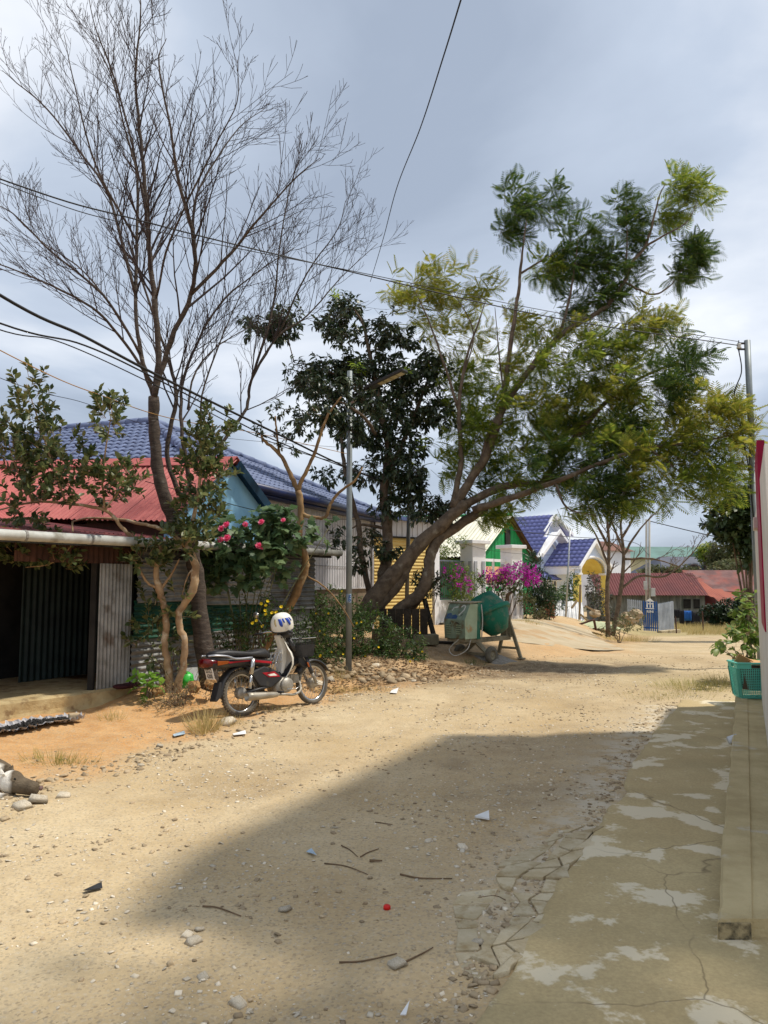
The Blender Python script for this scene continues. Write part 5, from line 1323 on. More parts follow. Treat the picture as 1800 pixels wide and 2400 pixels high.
joined('crown', FROND[0], FROND[1], np.concatenate(frD), LAD, g); joined('crown', FROND[0], FROND[1], np.concatenate(frM), LA, g); joined('crown', FROND[0], FROND[1], np.concatenate(frY), LAY, g)

# ---- two bare trees on the far side of the drive
for lab, base, Yq, paths in (('slim pale bare tree beside the rubble, left of the pair', (1425, 1492), 24.5, [[(1425, 1492), (1423, 1400), (1427, 1300), (1425, 1200), (1440, 1120)], [(1427, 1330), (1400, 1260), (1370, 1210)], [(1425, 1240), (1460, 1160), (1490, 1110)], [(1425, 1280), (1385, 1200), (1360, 1130)]]),
        ('thicker dark bare tree beside the fence, right of the pair', (1440, 1488), 25.5, [[(1436, 1490), (1452, 1400), (1462, 1300), (1455, 1230), (1470, 1150)], [(1460, 1290), (1440, 1240), (1420, 1180), (1400, 1130)], [(1458, 1260), (1500, 1190), (1540, 1140)], [(1462, 1300), (1500, 1240), (1560, 1180)], [(1455, 1380), (1500, 1350), (1560, 1350), (1620, 1300), (1650, 1255)], [(1462, 1310), (1530, 1310), (1600, 1330)]])):
    t = thing('bare_roadside_tree', lab, 'tree', P(base[0], base[1], Yq), 'bare trees before the villa'); tr = MB(); tw = MB()
    for i, pth in enumerate(paths):
        s, r = limb(tr, px(pth, Yq), ([.08, .07, .055, .035, .015] if i == 0 else [.045, .03, .01]), 8); dress(tw, s, r, .55, 1.1, 2 if i else 1, 4, .06, .3, minr=.006)
    tr.build('trunk', BARKB, t, True); tw.build('twigs', BARKB, t)['kind'] = 'stuff'

# ---- generic leafy shrub
def shrub(name, label, cat, blobs, mat_, T, ls, dens, per=6, tl=.14, group=None, base=None, stems=6, droop=.15, maxn=0, leafname='leaf', spread=.9, bark=BARKB, upb=.45, sr=.012):
    u, v, Y = base; b = P(u, v, Y); b.z = Hf(b.x, b.y) if Y < 30 else b.z
    t = thing(name, label, cat, b, group); tr = MB(); fr = []
    for bl in blobs:
        pts, d, c = blob_pts(bl[0], bl[1], bl[2], bl[3], bl[4], max(4, int(dens * bl[3] * bl[4] * (bl[2] / 1800) ** 2 * 330)), dep=bl[5] if len(bl) > 5 else None)
        pts[:, 2] = np.maximum(pts[:, 2], H(pts[:, 0], pts[:, 1]) + .02) if Y < 30 else pts[:, 2]
        d = d * .7 + np.array([0, 0, upb]); fr.append(cluster(pts, d, per, tl, ls, .35, spread, droop, .008, tr if dens < 3 and len(pts) < 200 else None, .003))
        cc = V(c)
        for k in range(max(1, stems // len(blobs))):
            e = cc + V((random.uniform(-.5, .5) * bl[3] * bl[2] / 1800, random.uniform(-.1, .1), random.uniform(-.2, .5) * bl[4] * bl[2] / 1800))
            s0 = b + V((random.uniform(-.08, .08), random.uniform(-.06, .06), -.02)); m_ = s0.lerp(e, .5) + V((random.uniform(-.08, .08), random.uniform(-.08, .08), .05))
            tr.tube(spline([s0, m_, e], 4), lerp_list([sr, sr * .5], 9), 5)
    tr.build('stem', bark, t, True)['kind'] = 'stuff'; Ms = np.concatenate(fr)
    if maxn: pieces(t, leafname, 'foliage', T[0], T[1], Ms, mat_, maxn)
    else: joined('foliage', T[0], T[1], Ms, mat_, t)
    return t
# hibiscus with pink flowers
hb = shrub('hibiscus_shrub', 'tall hibiscus shrub with large lobed leaves and pink flowers before the shed', 'shrub',
    [(520, 1250, 11.6, 40, 40), (555, 1290, 11.6, 70, 45), (610, 1265, 11.6, 60, 45), (655, 1245, 11.6, 40, 45), (545, 1350, 11.6, 60, 40), (615, 1340, 11.6, 65, 40), (670, 1295, 11.6, 40, 40), (640, 1230, 11.6, 50, 24), (760, 1240, 11.8, 24, 22), (505, 1320, 11.6, 30, 40)],
    LH, LOBED, .135, 1.0, 5, .16, base=(572, 1520, 11.6), stems=10, droop=.45, maxn=300, bark=mat('green_stem', (.22, .22, .11), (.14, .13, .07), 8, .8))
def flower(parent, c, r, m, n=12, name='flower', layers=2):
    mb = MB(); T = leaf_t(.9, .16, -.25)
    vs = []; fs = []; ax = V((random.uniform(-.4, .5), -.8, random.uniform(.1, .6))).normalized()
    for l in range(layers):
        for k in range(n // layers):
            a = 2 * math.pi * k / (n // layers) + l * .5; x = ax.orthogonal().normalized(); y = ax.cross(x)
            d = (x * math.cos(a) + y * math.sin(a)) * (1 - .35 * l) + ax * (.35 + .5 * l)
            Mx = frames_np(np.array([c]), np.array([d]), np.array([ax]), np.array([r]))[0]
            b = len(vs); vs += [tuple((Mx[:3, :3] @ p) + Mx[:3, 3]) for p in T[0]]; fs += [tuple(int(i) + b for i in q) for q in T[1]]
    mb.add(vs, fs); return mb.build(name, m, parent)
for (u, v, r) in [(533, 1233, .075), (518, 1240, .06), (575, 1230, .055), (614, 1226, .065), (665, 1221, .05), (518, 1266, .06), (534, 1264, .08), (606, 1281, .07), (613, 1285, .06)]:
    flower(hb, P(u, v, 11.2), r, PINK, 14)
# bush with yellow flowers behind the bike, and ground shrubs
yb = shrub('yellow_flower_bush', 'green bush with small yellow flowers right behind the parked motorbike', 'shrub', [(600, 1440, 11.5, 50, 40), (620, 1480, 11.5, 55, 40), (580, 1490, 11.5, 45, 40), (640, 1440, 11.5, 40, 30)], LS, LEAF, .055, 2.2, 7, .12, base=(605, 1530, 11.5), stems=8, maxn=120)
for (u, v) in [(611, 1415), (623, 1420), (659, 1423), (624, 1440), (638, 1437), (648, 1436), (602, 1455), (592, 1461), (616, 1468), (621, 1432), (627, 1410)]: flower(yb, P(u, v, 11.2), .032, YFL, 6, layers=1)
lab5 = ['dark green shrub hugging the foot of the lamp pole', 'dark leafy shrub between the lamp pole and the motorbike basket', 'dense dark shrub right of the lamp pole below the leaning trunks', 'low leafy shrub at the right end of the verge thicket', 'dark shrub against the grey plinth behind the lamp pole']
sh5 = [([(800, 1500, 14.4, 60, 50), (790, 1545, 14.2, 60, 30)], (800, 1560, 14.4)), ([(735, 1480, 13.4, 50, 50), (730, 1530, 13.2, 50, 36), (765, 1550, 13.4, 40, 24)], (735, 1560, 13.4)), ([(870, 1490, 14.8, 65, 50), (870, 1540, 14.6, 60, 30)], (870, 1560, 14.8)), ([(945, 1510, 14.9, 50, 35), (935, 1545, 14.7, 55, 26), (975, 1545, 14.8, 25, 20)], (945, 1565, 14.9)), ([(780, 1420, 15.4, 60, 40), (720, 1420, 15.2, 40, 40), (840, 1450, 15.6, 50, 40), (790, 1460, 15.4, 80, 30)], (780, 1500, 15.4))]
for lb, (bl, ba) in zip(lab5, sh5):
    t = shrub('verge_shrub', lb, 'shrub', bl, LS, LEAF, .062, 2.4, 7, .12, 'dark shrubs along the verge', ba, 6, .1, 60)
    for k in range(5):
        b = random.choice(bl); flower(t, P(b[0] + random.uniform(-.8, .8) * b[3], b[1] + random.uniform(-.9, .3) * b[4], b[2] - b[3] * b[2] / 1800 * .7), .026, YFL, 6, layers=1)
shrub('verge_shrub', 'thin grey green weeds between the dark trunk and the motorbike seat', 'shrub', [(520, 1490, 11.4, 34, 55), (545, 1500, 11.5, 30, 50), (505, 1540, 11.3, 22, 30)], LS, LEAF, .055, 1.3, 6, .12, 'dark shrubs along the verge', (520, 1560, 11.4), 8, .1, 60)
shrub('verge_shrub', 'slim dark sapling against the shed wall behind the pale trunks', 'shrub', [(375, 1470, 11.0, 40, 60), (400, 1540, 11.0, 40, 50), (350, 1520, 11, 30, 40)], LG, LEAF, .07, .9, 6, .12, 'dark shrubs along the verge', (400, 1600, 11), 8, .1, 40)
shrub('vine', 'bright green heart leaved vine beside the pale trunks', 'vine', [(345, 1600, 10.0, 28, 20), (330, 1625, 9.95, 18, 16), (365, 1605, 10.0, 16, 12)], LV, LEAFW, .115, 1.5, 4, .08, base=(350, 1640, 10.0), stems=4, droop=.35, maxn=60)
shrub('dry_bush', 'brown dried bush around the foot of the pale trunks', 'bush', [(400, 1640, 9.75, 55, 26), (450, 1630, 9.8, 60, 24), (430, 1600, 10.2, 50, 22), (375, 1655, 9.7, 35, 20)], leafmat('dry_leaf', [(.10, .075, .035), (.16, .11, .05), (.20, .16, .08), (.12, .12, .04)], .1, .8), LEAFN, .045, 2.5, 6, .09, base=(420, 1660, 9.8), stems=26, droop=.0, spread=.6, sr=.004)
# bougainvillea
def bougain(label, blobs, fl, base, trunk=None, gcol=LS):
    t = shrub('bougainvillea', label, 'shrub', blobs, gcol, LEAF, .085, 1.6, 6, .14, 'magenta bougainvilleas at the white gate', base, 6, .2, 0)
    fr = []
    for (u, v, Y, ru, rv, n) in fl:
        pts, d, c = blob_pts(u, v, Y, ru, rv, n); fr.append(cluster(pts, d * .6 + np.array([.1, -.4, .3]), 6, .10, .068, .3, 1, .0, .02))
    joined('blossom', LEAFW[0], LEAFW[1], np.concatenate(fr), MAG, t)
    if trunk:
        mb = MB(); limb(mb, px(trunk[0], trunk[1]), [.06, .05, .035, .02], 7); mb.build('trunk', BARKB, t, True)
bougain('bougainvillea with magenta flowers trailing over the grey railing', [(1025, 1315, 23.6, 40, 34), (1065, 1355, 23.2, 36, 30), (1090, 1370, 23.0, 36, 40), (1085, 1400, 22.8, 28, 28), (1040, 1275, 23.8, 60, 22)],
    [(1035, 1332, 22.9, 10, 8, 6), (1073, 1334, 22.8, 10, 8, 6), (1083, 1362, 22.5, 16, 12, 9), (1093, 1375, 22.3, 14, 12, 9), (1065, 1360, 22.6, 12, 8, 5)], (1080, 1450, 22.9), None, leafmat('yellowgreen_leaf', [(.06, .11, .02), (.11, .17, .03), (.18, .22, .04)], .35))
bougain('small bougainvillea crown blooming just left of the right gate post', [(1150, 1365, 21.8, 30, 22), (1165, 1385, 21.8, 30, 14)], [(1150, 1350, 21.5, 24, 12, 26), (1160, 1362, 21.4, 26, 10, 14)], (1185, 1420, 21.8))
bougain('large round bougainvillea crown covered in magenta before the right gate post', [(1215, 1355, 21.6, 46, 26), (1200, 1368, 21.5, 36, 18)], [(1215, 1340, 21.2, 40, 18, 60), (1245, 1355, 21.1, 18, 20, 30), (1190, 1345, 21.2, 16, 10, 16), (1225, 1360, 20.9, 36, 14, 24)], (1185, 1425, 21.6), ([(1185, 1425), (1190, 1395), (1205, 1385), (1215, 1365)], 21.6))
# conifers, garden shrubs and far vegetation
shrub('conifer', 'dark upright conifer between the right gate post and the villa', 'tree', [(1246, 1335, 27, 18, 34), (1258, 1375, 27, 26, 36), (1270, 1415, 27, 30, 36), (1245, 1425, 27, 26, 26), (1285, 1400, 27.2, 16, 20)], leafmat('conifer_leaf', [(.012, .03, .012), (.02, .05, .016), (.035, .07, .02)], .15), LEAFN, .16, 1.6, 6, .2, base=(1262, 1458, 27), stems=6, droop=-.2)
shrub('garden_shrub', 'bronze tipped clipped shrub right of the gate post', 'shrub', [(1232, 1405, 25.5, 18, 14), (1225, 1400, 25.5, 14, 10)], LO, LEAF, .08, 2.2, 6, .1, 'garden shrubs by the gate', (1230, 1455, 25.5), 4)
shrub('garden_shrub', 'low olive shrub beside the brick pillar', 'shrub', [(1258, 1436, 26, 18, 14), (1268, 1444, 26, 12, 10)], LO, LEAF, .08, 2.0, 6, .1, 'garden shrubs by the gate', (1260, 1460, 26), 4)
shrub('garden_shrub', 'green plants between the brick pillar and the villa windows', 'shrub', [(1300, 1415, 31, 26, 26), (1330, 1400, 33, 16, 28), (1345, 1375, 33, 12, 26), (1310, 1395, 32, 14, 14)], LS, LEAF, .13, 1.2, 6, .18, 'garden shrubs by the gate', (1310, 1452, 32), 6)
shrub('garden_shrub', 'dark purple green plants in front of the arched porch', 'shrub', [(1400, 1420, 34, 22, 22), (1410, 1400, 35, 18, 14), (1425, 1440, 33, 20, 16), (1390, 1380, 38, 12, 40)], leafmat('purple_leaf', [(.03, .05, .02), (.06, .04, .035), (.03, .06, .02)], .2), LEAF, .13, 1.2, 6, .18, 'garden shrubs by the gate', (1405, 1455, 34), 6)
shrub('garden_shrub', 'scrubby weeds at the foot of the bare roadside trees', 'shrub', [(1455, 1470, 25, 28, 14), (1430, 1480, 24.6, 18, 12), (1480, 1455, 27, 26, 20)], LO, LEAF, .09, 1.4, 6, .12, 'garden shrubs by the gate', (1450, 1488, 25), 6)
shrub('broadleaf_tree', 'dense dark broadleaf tree behind the right hand pole', 'tree', [(1700, 1215, 26, 40, 32), (1740, 1190, 26, 40, 34), (1760, 1230, 26, 40, 50), (1730, 1260, 26, 36, 26), (1770, 1160, 26, 24, 28), (1765, 1300, 26, 26, 36)], leafmat('broad_leaf', [(.02, .04, .012), (.035, .06, .018), (.06, .085, .03)], .2), LEAFW, .22, 1.1, 7, .3, base=(1762, 1470, 26), stems=10, droop=.3, sr=.05)
hg = leafmat('hedge_leaf', [(.008, .022, .008), (.014, .032, .010), (.025, .048, .016)], .12)
shrub('hedge', 'dark rounded hedge at the edge of the dry field', 'hedge', [(1680, 1442, 42, 36, 18), (1720, 1432, 42, 36, 24), (1760, 1430, 42, 36, 28), (1705, 1450, 42, 50, 12)], hg, LEAF, .20, 1.3, 7, .22, base=(1710, 1462, 42), stems=6)
for i, (u, v, Y, ru, rv, lab) in enumerate(((1655, 1300, 64, 16, 22, 'small round topped tree beside the teal far house'), (1700, 1300, 60, 34, 34, 'olive tree left of the dark broadleaf tree'), (1715, 1350, 55, 50, 30, 'scrubby olive tree behind the rusty shed roof'), (1600, 1345, 58, 40, 10, 'green bush line above the barn ridge'), (1540, 1345, 58, 40, 10, 'bush above the left half of the barn ridge'), (1755, 1350, 52, 40, 40, 'tangled olive tree behind the right hand pole foot'))):
    shrub('far_tree', lab, 'tree', [(u, v, Y, ru, rv), (u + ru * .4, v + rv * .3, Y, ru * .7, rv * .6), (u - ru * .4, v + rv * .4, Y, ru * .6, rv * .6)], LO if i else LA, LEAF, .26, .75, 6, .35, 'trees beyond the barn', (u, 1400, Y), 6, .1, sr=.09)
# wood along the skyline
n = 2600; az = rng.uniform(-1.3, 1.3, n); dist = rng.uniform(150, 190, n)
xx = np.sin(az) * dist; yy = np.cos(az) * dist; hh = 3.5 + 3.0 * fbm(az * 9, az * 0 + 1.5, 3, 7)
zz = base_h(yy) - 1 + rng.random(n) * hh
o = joined('distant_wood', LEAFW[0], LEAFW[1], frames_np(np.stack([xx, yy, zz], 1), unit(n), unit(n), rng.uniform(1.6, 3.2, n)), LO)
tag(o, 'hazy green wood along the far skyline', 'wood')
# plant behind the basket
shrub('castor_plant', 'leafy green plant with round leaves spilling beside the teal basket', 'plant', [(1745, 1470, 13, 34, 40), (1725, 1520, 12.6, 34, 26), (1755, 1430, 13, 24, 30), (1690, 1530, 12.2, 20, 14), (1765, 1520, 12.6, 24, 30)], leafmat('round_leaf', [(.06, .13, .02), (.10, .18, .03), (.16, .24, .05), (.22, .26, .08)], .35), LEAFW, .13, 1.1, 5, .16, base=(1760, 1590, 12.4), stems=10, droop=.3, maxn=200)

# unseen tree added off frame right so its thin crown half shades the road
ot = thing('unseen_shade_tree', 'unseen thin crowned tree added beside the tall house to half shade the nearest road', 'tree', (5.6, 2.4, 0))
mb = MB(); limb(mb, [(5.6, 2.4, -.1), (5.5, 2.5, 2.5), (5.2, 2.6, 5), (4.9, 2.6, 7)], [.16, .13, .09, .04], 9)
for k in range(9):
    a = k * .7; limb(mb, [(5.2, 2.3, 4.6 + k * .2), (4.9 + .9 * math.cos(a), 2.4 + .6 * math.sin(a), 6.6), (4.8 + 2.0 * math.cos(a), 2.6 + 1.3 * math.sin(a), 8.1 + .5 * math.sin(k))], [.05, .03, .01], 6)
mb.build('trunk', BARKB, ot, True); n = 1500
pp = np.array([4.9, 2.75, 8.3]) + unit(n) * (rng.random(n) ** .45)[:, None] * np.array([2.6, 1.7, .8])
joined('crown', LEAFW[0], LEAFW[1], frames_np(pp, unit(n) + np.array([0, 0, -.2]), np.tile([0, 0, 1.0], (n, 1)) + rng.normal(0, .4, (n, 3)), rng.uniform(.22, .36, n)), LS, ot)

# ================================================================ MOTORBIKE
BLK = mat('black_plastic', (.022, .022, .024), (.03, .03, .032), 6, .45, spec=.4, c3=(.10, .085, .06), sc3=5, r3=(.58, .8))
BLKS = mat('black_vinyl', (.018, .018, .02), (.03, .03, .032), 9, .5, .1, 60, spec=.35)
RUB = mat('dusty_rubber', (.085, .078, .066), (.16, .14, .11), 7, .95, .2, 60)
CHR = mat('chrome', (.55, .55, .55), (.42, .41, .39), 6, .22, metal=.9)
ALU = mat('dusty_aluminium', (.42, .40, .36), (.28, .25, .20), 10, .5, .2, 60, metal=.55)
WPL = mat('white_plastic', srgb(232, 230, 222), srgb(216, 212, 200), 3, .4, c3=srgb(186, 176, 156), sc3=4, r3=(.62, .8))
REDL = mat('red_lens', srgb(96, 10, 14), srgb(76, 7, 10), 5, .2, spec=.5)
AMB = mat('amber_lens', srgb(150, 76, 26), None, 5, .25)
REDP = mat('red_decal', srgb(168, 26, 40), srgb(140, 18, 30), 5, .4)
SILV = mat('silver_trim', srgb(176, 178, 184), srgb(150, 152, 158), 5, .35, metal=.5)
bpos = G(566, 1679); bdir = V((.665, .747, 0)); bpos.z = Hf(bpos.x, bpos.y) - .005
fpos = bpos + bdir * 1.2
pitch_b = -math.atan2(Hf(fpos.x, fpos.y) - bpos.z, 1.2)
bk = thing('motorbike', 'parked white and black motorbike with red trim and wire basket', 'motorbike', bpos, rot=(math.radians(-5), pitch_b, math.atan2(bdir.y, bdir.x)))
def wheel(cx, name, tread):
    mb = MB(); M = Matrix.Translation((cx, 0, .28)) @ Matrix.Rotation(math.pi / 2, 4, 'X'); R0 = .278
    prof = [(R0 - .052, -.018), (R0 - .04, -.032), (R0 - .016, -.036), (R0 - .003, -.022), (R0, 0), (R0 - .003, .022), (R0 - .016, .036), (R0 - .04, .032), (R0 - .052, .018)]
    mb.lathe(prof, 48, M); w = mb.build(name, RUB, bk, True)
    mb = MB(); mb.lathe([(R0 - .050, -.02), (R0 - .060, -.020), (R0 - .068, -.012), (R0 - .068, .012), (R0 - .060, .020), (R0 - .050, .02)], 48, M); mb.build('rim', CHR, w, True)
    mb = MB(); mb.lathe([(0, -.05), (.06, -.05), (.072, -.03), (.072, .03), (.06, .05), (0, .05)], 24, M); mb.tube([(cx, -.11, .28), (cx, .11, .28)], .011, 8); mb.build('hub', ALU, w, True)
    mb = MB()
    for k in range(32):
        a = 2 * math.pi * k / 32; b = a + (.42 if k % 2 else -.42); sy = .03 if k % 4 < 2 else -.03
        mb.tube([(cx + .066 * math.cos(b), sy, .28 + .066 * math.sin(b)), (cx + (R0 - .062) * math.cos(a), 0, .28 + (R0 - .062) * math.sin(a))], .0022, 4, False)
    o = mb.build('spokes', CHR, w); o['kind'] = 'stuff'
    if tread:
        mb = MB()
        for k in range(46):
            a = 2 * math.pi * k / 46
            for sy in (-.024, 0, .024):
                aa = a + (.07 if sy == 0 else 0); Rm = Matrix.Rotation(-aa, 3, 'Y'); mb.box(V((cx, sy, .28)) + Rm @ V((R0 - abs(sy) * .25, 0, 0)), (.016, .017, .018), Rm)
        o = mb.build('tread', RUB, w); o['kind'] = 'stuff'
wheel(0, 'rear_wheel', True); wheel(1.2, 'front_wheel', False)
def extr(pts, y0, y1, m, name, bev=.01, parent=bk, smooth=False, taper=None):
    mb = MB(); n = len(pts); vs = []
    for yy in (y0, y1):
        for (x, z) in pts: vs.append((x, yy, z))
    fs = [tuple(range(n)), tuple(range(n, 2 * n))[::-1]] + [((i + 1) % n, i, n + i, n + (i + 1) % n) for i in range(n)]
    mb.add(vs, fs); return mb.build(name, m, parent, smooth, bevel=bev)
# seat: lofted sections
def loft(secs, m, name, parent=bk, smooth=True):
    """secs: list of (x, zbot, ztop, halfwidth)"""
    mb = MB(); n = 12; vs = []; fs = []
    for (x, zb, zt, hw) in secs:
        for j in range(n):
            a = 2 * math.pi * j / n; c, s_ = math.cos(a), math.sin(a)
            vs.append((x, hw * math.copysign(abs(c) ** .6, c), (zb + zt) / 2 + (zt - zb) / 2 * math.copysign(abs(s_) ** .7, s_)))
    for i in range(len(secs) - 1):
        for j in range(n): fs.append((i * n + j, i * n + (j + 1) % n, (i + 1) * n + (j + 1) % n, (i + 1) * n + j))
    fs += [tuple(range(n))[::-1], tuple((len(secs) - 1) * n + j for j in range(n))]
    mb.add(vs, fs); return mb.build(name, m, parent, smooth)
loft([(-.44, .74, .80, .07), (-.40, .72, .82, .10), (-.25, .72, .825, .125), (-.05, .715, .80, .125), (.10, .71, .775, .12), (.22, .69, .785, .115), (.36, .67, .80, .10), (.45, .66, .76, .06)], BLKS, 'seat')
tail = loft([(-.52, .62, .74, .08), (-.46, .60, .745, .115), (-.2, .60, .73, .13), (.1, .60, .70, .12), (.42, .56, .66, .09)], BLK, 'tail_fairing')
loft([(-.56, .64, .735, .06), (-.53, .63, .74, .10), (-.44, .62, .735, .118), (-.40, .63, .73, .119)], REDL, 'tail_light')
for s in (-1, 1):
    extr([(-.42, .645), (-.27, .655), (-.25, .69), (-.42, .70)], s * .128, s * .138, AMB, 'indicator', .004)
    extr([(-.26, .658), (.10, .66), (.10, .676), (-.26, .680)], s * .129, s * .136, REDP, 'trim_stripe', .002)
    extr([(.12, .645), (.42, .60), (.42, .628), (.12, .675)], s * .115, s * .122, REDP, 'trim_stripe', .002)
    mb = MB(); mb.tube(spline([(-.50, s * .06, .765), (-.44, s * .11, .765), (-.28, s * .14, .745), (-.15, s * .142, .705), (.10, s * .138, .70)], 5), .014, 8); mb.build('grab_rail', SILV, bk, True)
    extr([(.08, .52), (.30, .58), (.52, .50), (.60, .40), (.40, .30), (.22, .34)], s * .07, s * .115, BLK, 'side_panel', .015)
    e_ = extr([(.26, .50), (.46, .50), (.55, .425), (.36, .435)], s * .1165, s * .1195, REDP, 'emblem', .003)
    extr([(.34, .47), (.45, .478), (.50, .445), (.38, .45)], s * .1198, s * .1205, WPL, 'emblem_mark', .0)
    # shock absorber
    sh = MB(); sh.tube([(.10, s * .15, .69), (.06, s * .15, .50)], .030, 12); sh_ = sh.build('shock_absorber', CHR, bk, True)
    sh = MB(); sh.tube([(.06, s * .15, .50), (.03, s * .15, .33)], .021, 10); sh.build('damper_rod', CHR, sh_, True)
    sh = MB(); sh.tube([(.0, s * .10, .28), (.45, s * .09, .33)], .019, 8); sh.build('swingarm', BLK, bk, True)
    sh = MB(); sh.tube([(1.04, s * .085, .64), (1.11, s * .085, .46), (1.13, s * .085, .42)], .026, 10); f_ = sh.build('fork', BLK, bk, True)
    sh = MB(); sh.tube([(1.125, s * .085, .44), (1.205, s * .085, .27)], .020, 10); sh.build('fork_tube', ALU, f_, True)
    extr([(1.02, .565), (1.045, .565), (1.07, .50), (1.045, .50)], s * .112, s * .122, AMB, 'reflector', .002)
# rear mudguard, flap, plate
def guard(cx, r, a0, a1, wdt, name, m, n=14):
    mb = MB(); vs = []; fs = []
    for i in range(n + 1):
        a = math.radians(a0 + (a1 - a0) * i / n)
        for yy, dr in ((-wdt, -.022), (-wdt * .8, 0), (0, .008), (wdt * .8, 0), (wdt, -.022)): vs.append((cx + (r + dr) * math.cos(a), yy, .28 + (r + dr) * math.sin(a)))
    for i in range(n):
        for j in range(4): q = i * 5 + j; fs.append((q, q + 1, q + 6, q + 5))
    mb.add(vs, fs); o = mb.build(name, m, bk, True); sm = o.modifiers.new('t', 'SOLIDIFY'); sm.thickness = .005; return o
guard(0, .335, 60, 185, .07, 'rear_mudguard', BLK); guard(1.2, .315, 25, 150, .065, 'front_mudguard', BLK)
extr([(-.345, .44), (-.315, .44), (-.33, .27), (-.40, .22), (-.42, .235)], -.06, .06, BLK, 'mud_flap', .006)
mb = MB(); pM = Matrix.Translation((-.455, -.012, .555)) @ Matrix.Rotation(math.radians(-14), 4, 'Y') @ Matrix.Rotation(math.radians(-6), 4, 'Z')
mb.box((0, 0, 0), (.004, .19, .14)); mb.v = [tuple(pM @ V(p)) for p in mb.v]; pl_ = mb.build('number_plate', mat('plate_white', (.74, .74, .72), (.66, .66, .63), 6, .5), bk, bevel=.002)
TXT = mat('plate_ink', (.02, .02, .02))
for s_, z_ in (('52-L3', .033), ('6200', -.032)):
    Mt = pM @ frame(V((0, -1, 0)), V((0, 0, 1)), V((-1, 0, 0)), (-.0035, 0, z_)) @ Matrix.Diagonal((.86, 1.0, 1, 1)); text_mesh('lettering', s_, .072, TXT, pl_, Mt, bold=.0012)
mb = MB(); mb.tube([(-.36, 0, .60), (-.45, 0, .60)], .02, 6); mb.build('plate_bracket', BLK, bk)
# front shield and column
def shield():
    mb = MB(); rows = [(.935, .70, .05), (.88, .735, .06), (.80, .78, .075), (.75, .81, .125), (.71, .84, .165), (.64, .865, .172), (.56, .86, .165), (.48, .81, .125), (.42, .755, .10), (.375, .70, .085)]; n = 10; vs = []; fs = []
    for (z, xc, hw) in rows:
        for j in range(n + 1):
            t = 2 * j / n - 1; vs.append((xc - .15 * abs(t) ** 1.5 * hw / .17, hw * t, z))
    for r in range(len(rows) - 1):
        for j in range(n): q = r * (n + 1) + j; fs.append((q, q + 1, q + n + 2, q + n + 1))
    mb.add(vs, fs); o = mb.build('leg_shield', WPL, bk, True); s_ = o.modifiers.new('t', 'SOLIDIFY'); s_.thickness = .009; return o
shield()
extr([(.60, .95), (.68, .955), (.755, .78), (.74, .60), (.68, .46), (.63, .44), (.665, .60), (.665, .76)], -.042, .042, WPL, 'front_column', .016)
loft([(.66, .90, .96, .05), (.72, .90, 1.02, .09), (.82, .90, 1.0, .08), (.86, .92, .98, .05)], BLK, 'headlight_cowl')
mb = MB(); mb.tube([(.80, 0, .92), (1.06, 0, .58)], .03, 10); mb.build('steering_stem', BLK, bk, True)
extr([(.94, .72), (1.04, .66), (1.09, .56), (1.02, .48), (.93, .55)], -.075, .075, BLK, 'fork_cover', .02)
mb = MB(); mb.tube(spline([(.58, -.34, .98), (.66, -.20, 1.0), (.72, 0, .97), (.66, .20, 1.0), (.58, .34, .98)], 5), .012, 8); hb_ = mb.build('handlebar', CHR, bk, True)
for s in (-1, 1):
    mb = MB(); mb.tube([(.60, s * .26, .99), (.565, s * .37, .975)], .018, 10); mb.build('grip', BLKS, hb_, True)
mb = MB(); mb.tube([(.64, .24, 1.0), (.62, .30, 1.12), (.58, .34, 1.20)], .006, 6); mi = mb.build('mirror', BLK, bk, True)
mb = MB(); mb.ball((.575, .35, 1.235), (.022, .06, .042), 12, 8); mb.build('mirror_head', CHR, mi, True)
# metal guard between seat and shield
for yy in (-.10, -.04, .04, .10):
    mb = MB(); mb.tube(spline([(.46, yy, .52), (.55, yy, .70), (.58, yy, .73), (.60, yy, .70), (.58, yy, .60)], 4), .006, 6); mb.build('luggage_bar', CHR, bk, True)
mb = MB(); mb.tube([(.50, -.12, .60), (.50, .12, .60)], .006, 6); mb.build('luggage_bar', CHR, bk, True)
mb = MB(); mb.tube([(.10, 0, .58), (.50, 0, .42), (.75, 0, .46), (.92, 0, .60)], .04, 8); mb.build('frame', BLK, bk, True)
# engine
en = loft([(.50, .22, .38, .10), (.58, .20, .42, .125), (.70, .20, .42, .125), (.78, .24, .38, .10)], ALU, 'engine')
mb = MB(); mb.lathe([(0, .02), (.085, .02), (.095, 0), (.095, -.02), (0, -.02)], 20, Matrix.Translation((.64, -.135, .31)) @ Matrix.Rotation(math.pi / 2, 4, 'X')); mb.build('crankcase_cover', ALU, en, True)
mb = MB()
for k in range(6): mb.box((.79 + k * .022, 0, .37), (.010, .13, .11))
cy = mb.build('cylinder_fins', ALU, en); cy['kind'] = 'stuff'
mb = MB(); mb.box((.84, 0, .37), (.14, .09, .085)); mb.build('cylinder', ALU, en, bevel=.01)
mb = MB(); mb.tube(spline([(.93, -.05, .33), (.90, -.10, .22), (.74, -.15, .18), (.58, -.165, .20), (.42, -.165, .215)], 4), .017, 8); mb.build('exhaust_pipe', ALU, bk, True)
mb = MB(); mb.lathe([(.016, .0), (.03, .02), (.038, .10), (.050, .42), (.051, .50), (.044, .50), (.040, .44), (.0, .44)], 20, Matrix.Translation((.46, -.168, .213)) @ Matrix.Rotation(math.radians(-87), 4, 'Y')); mb.build('muffler', mat('muffler_metal', (.40, .37, .31), (.28, .25, .20), 6, .45, metal=.5, c3=(.16, .12, .08), sc3=5, r3=(.6, .7)), bk, True)
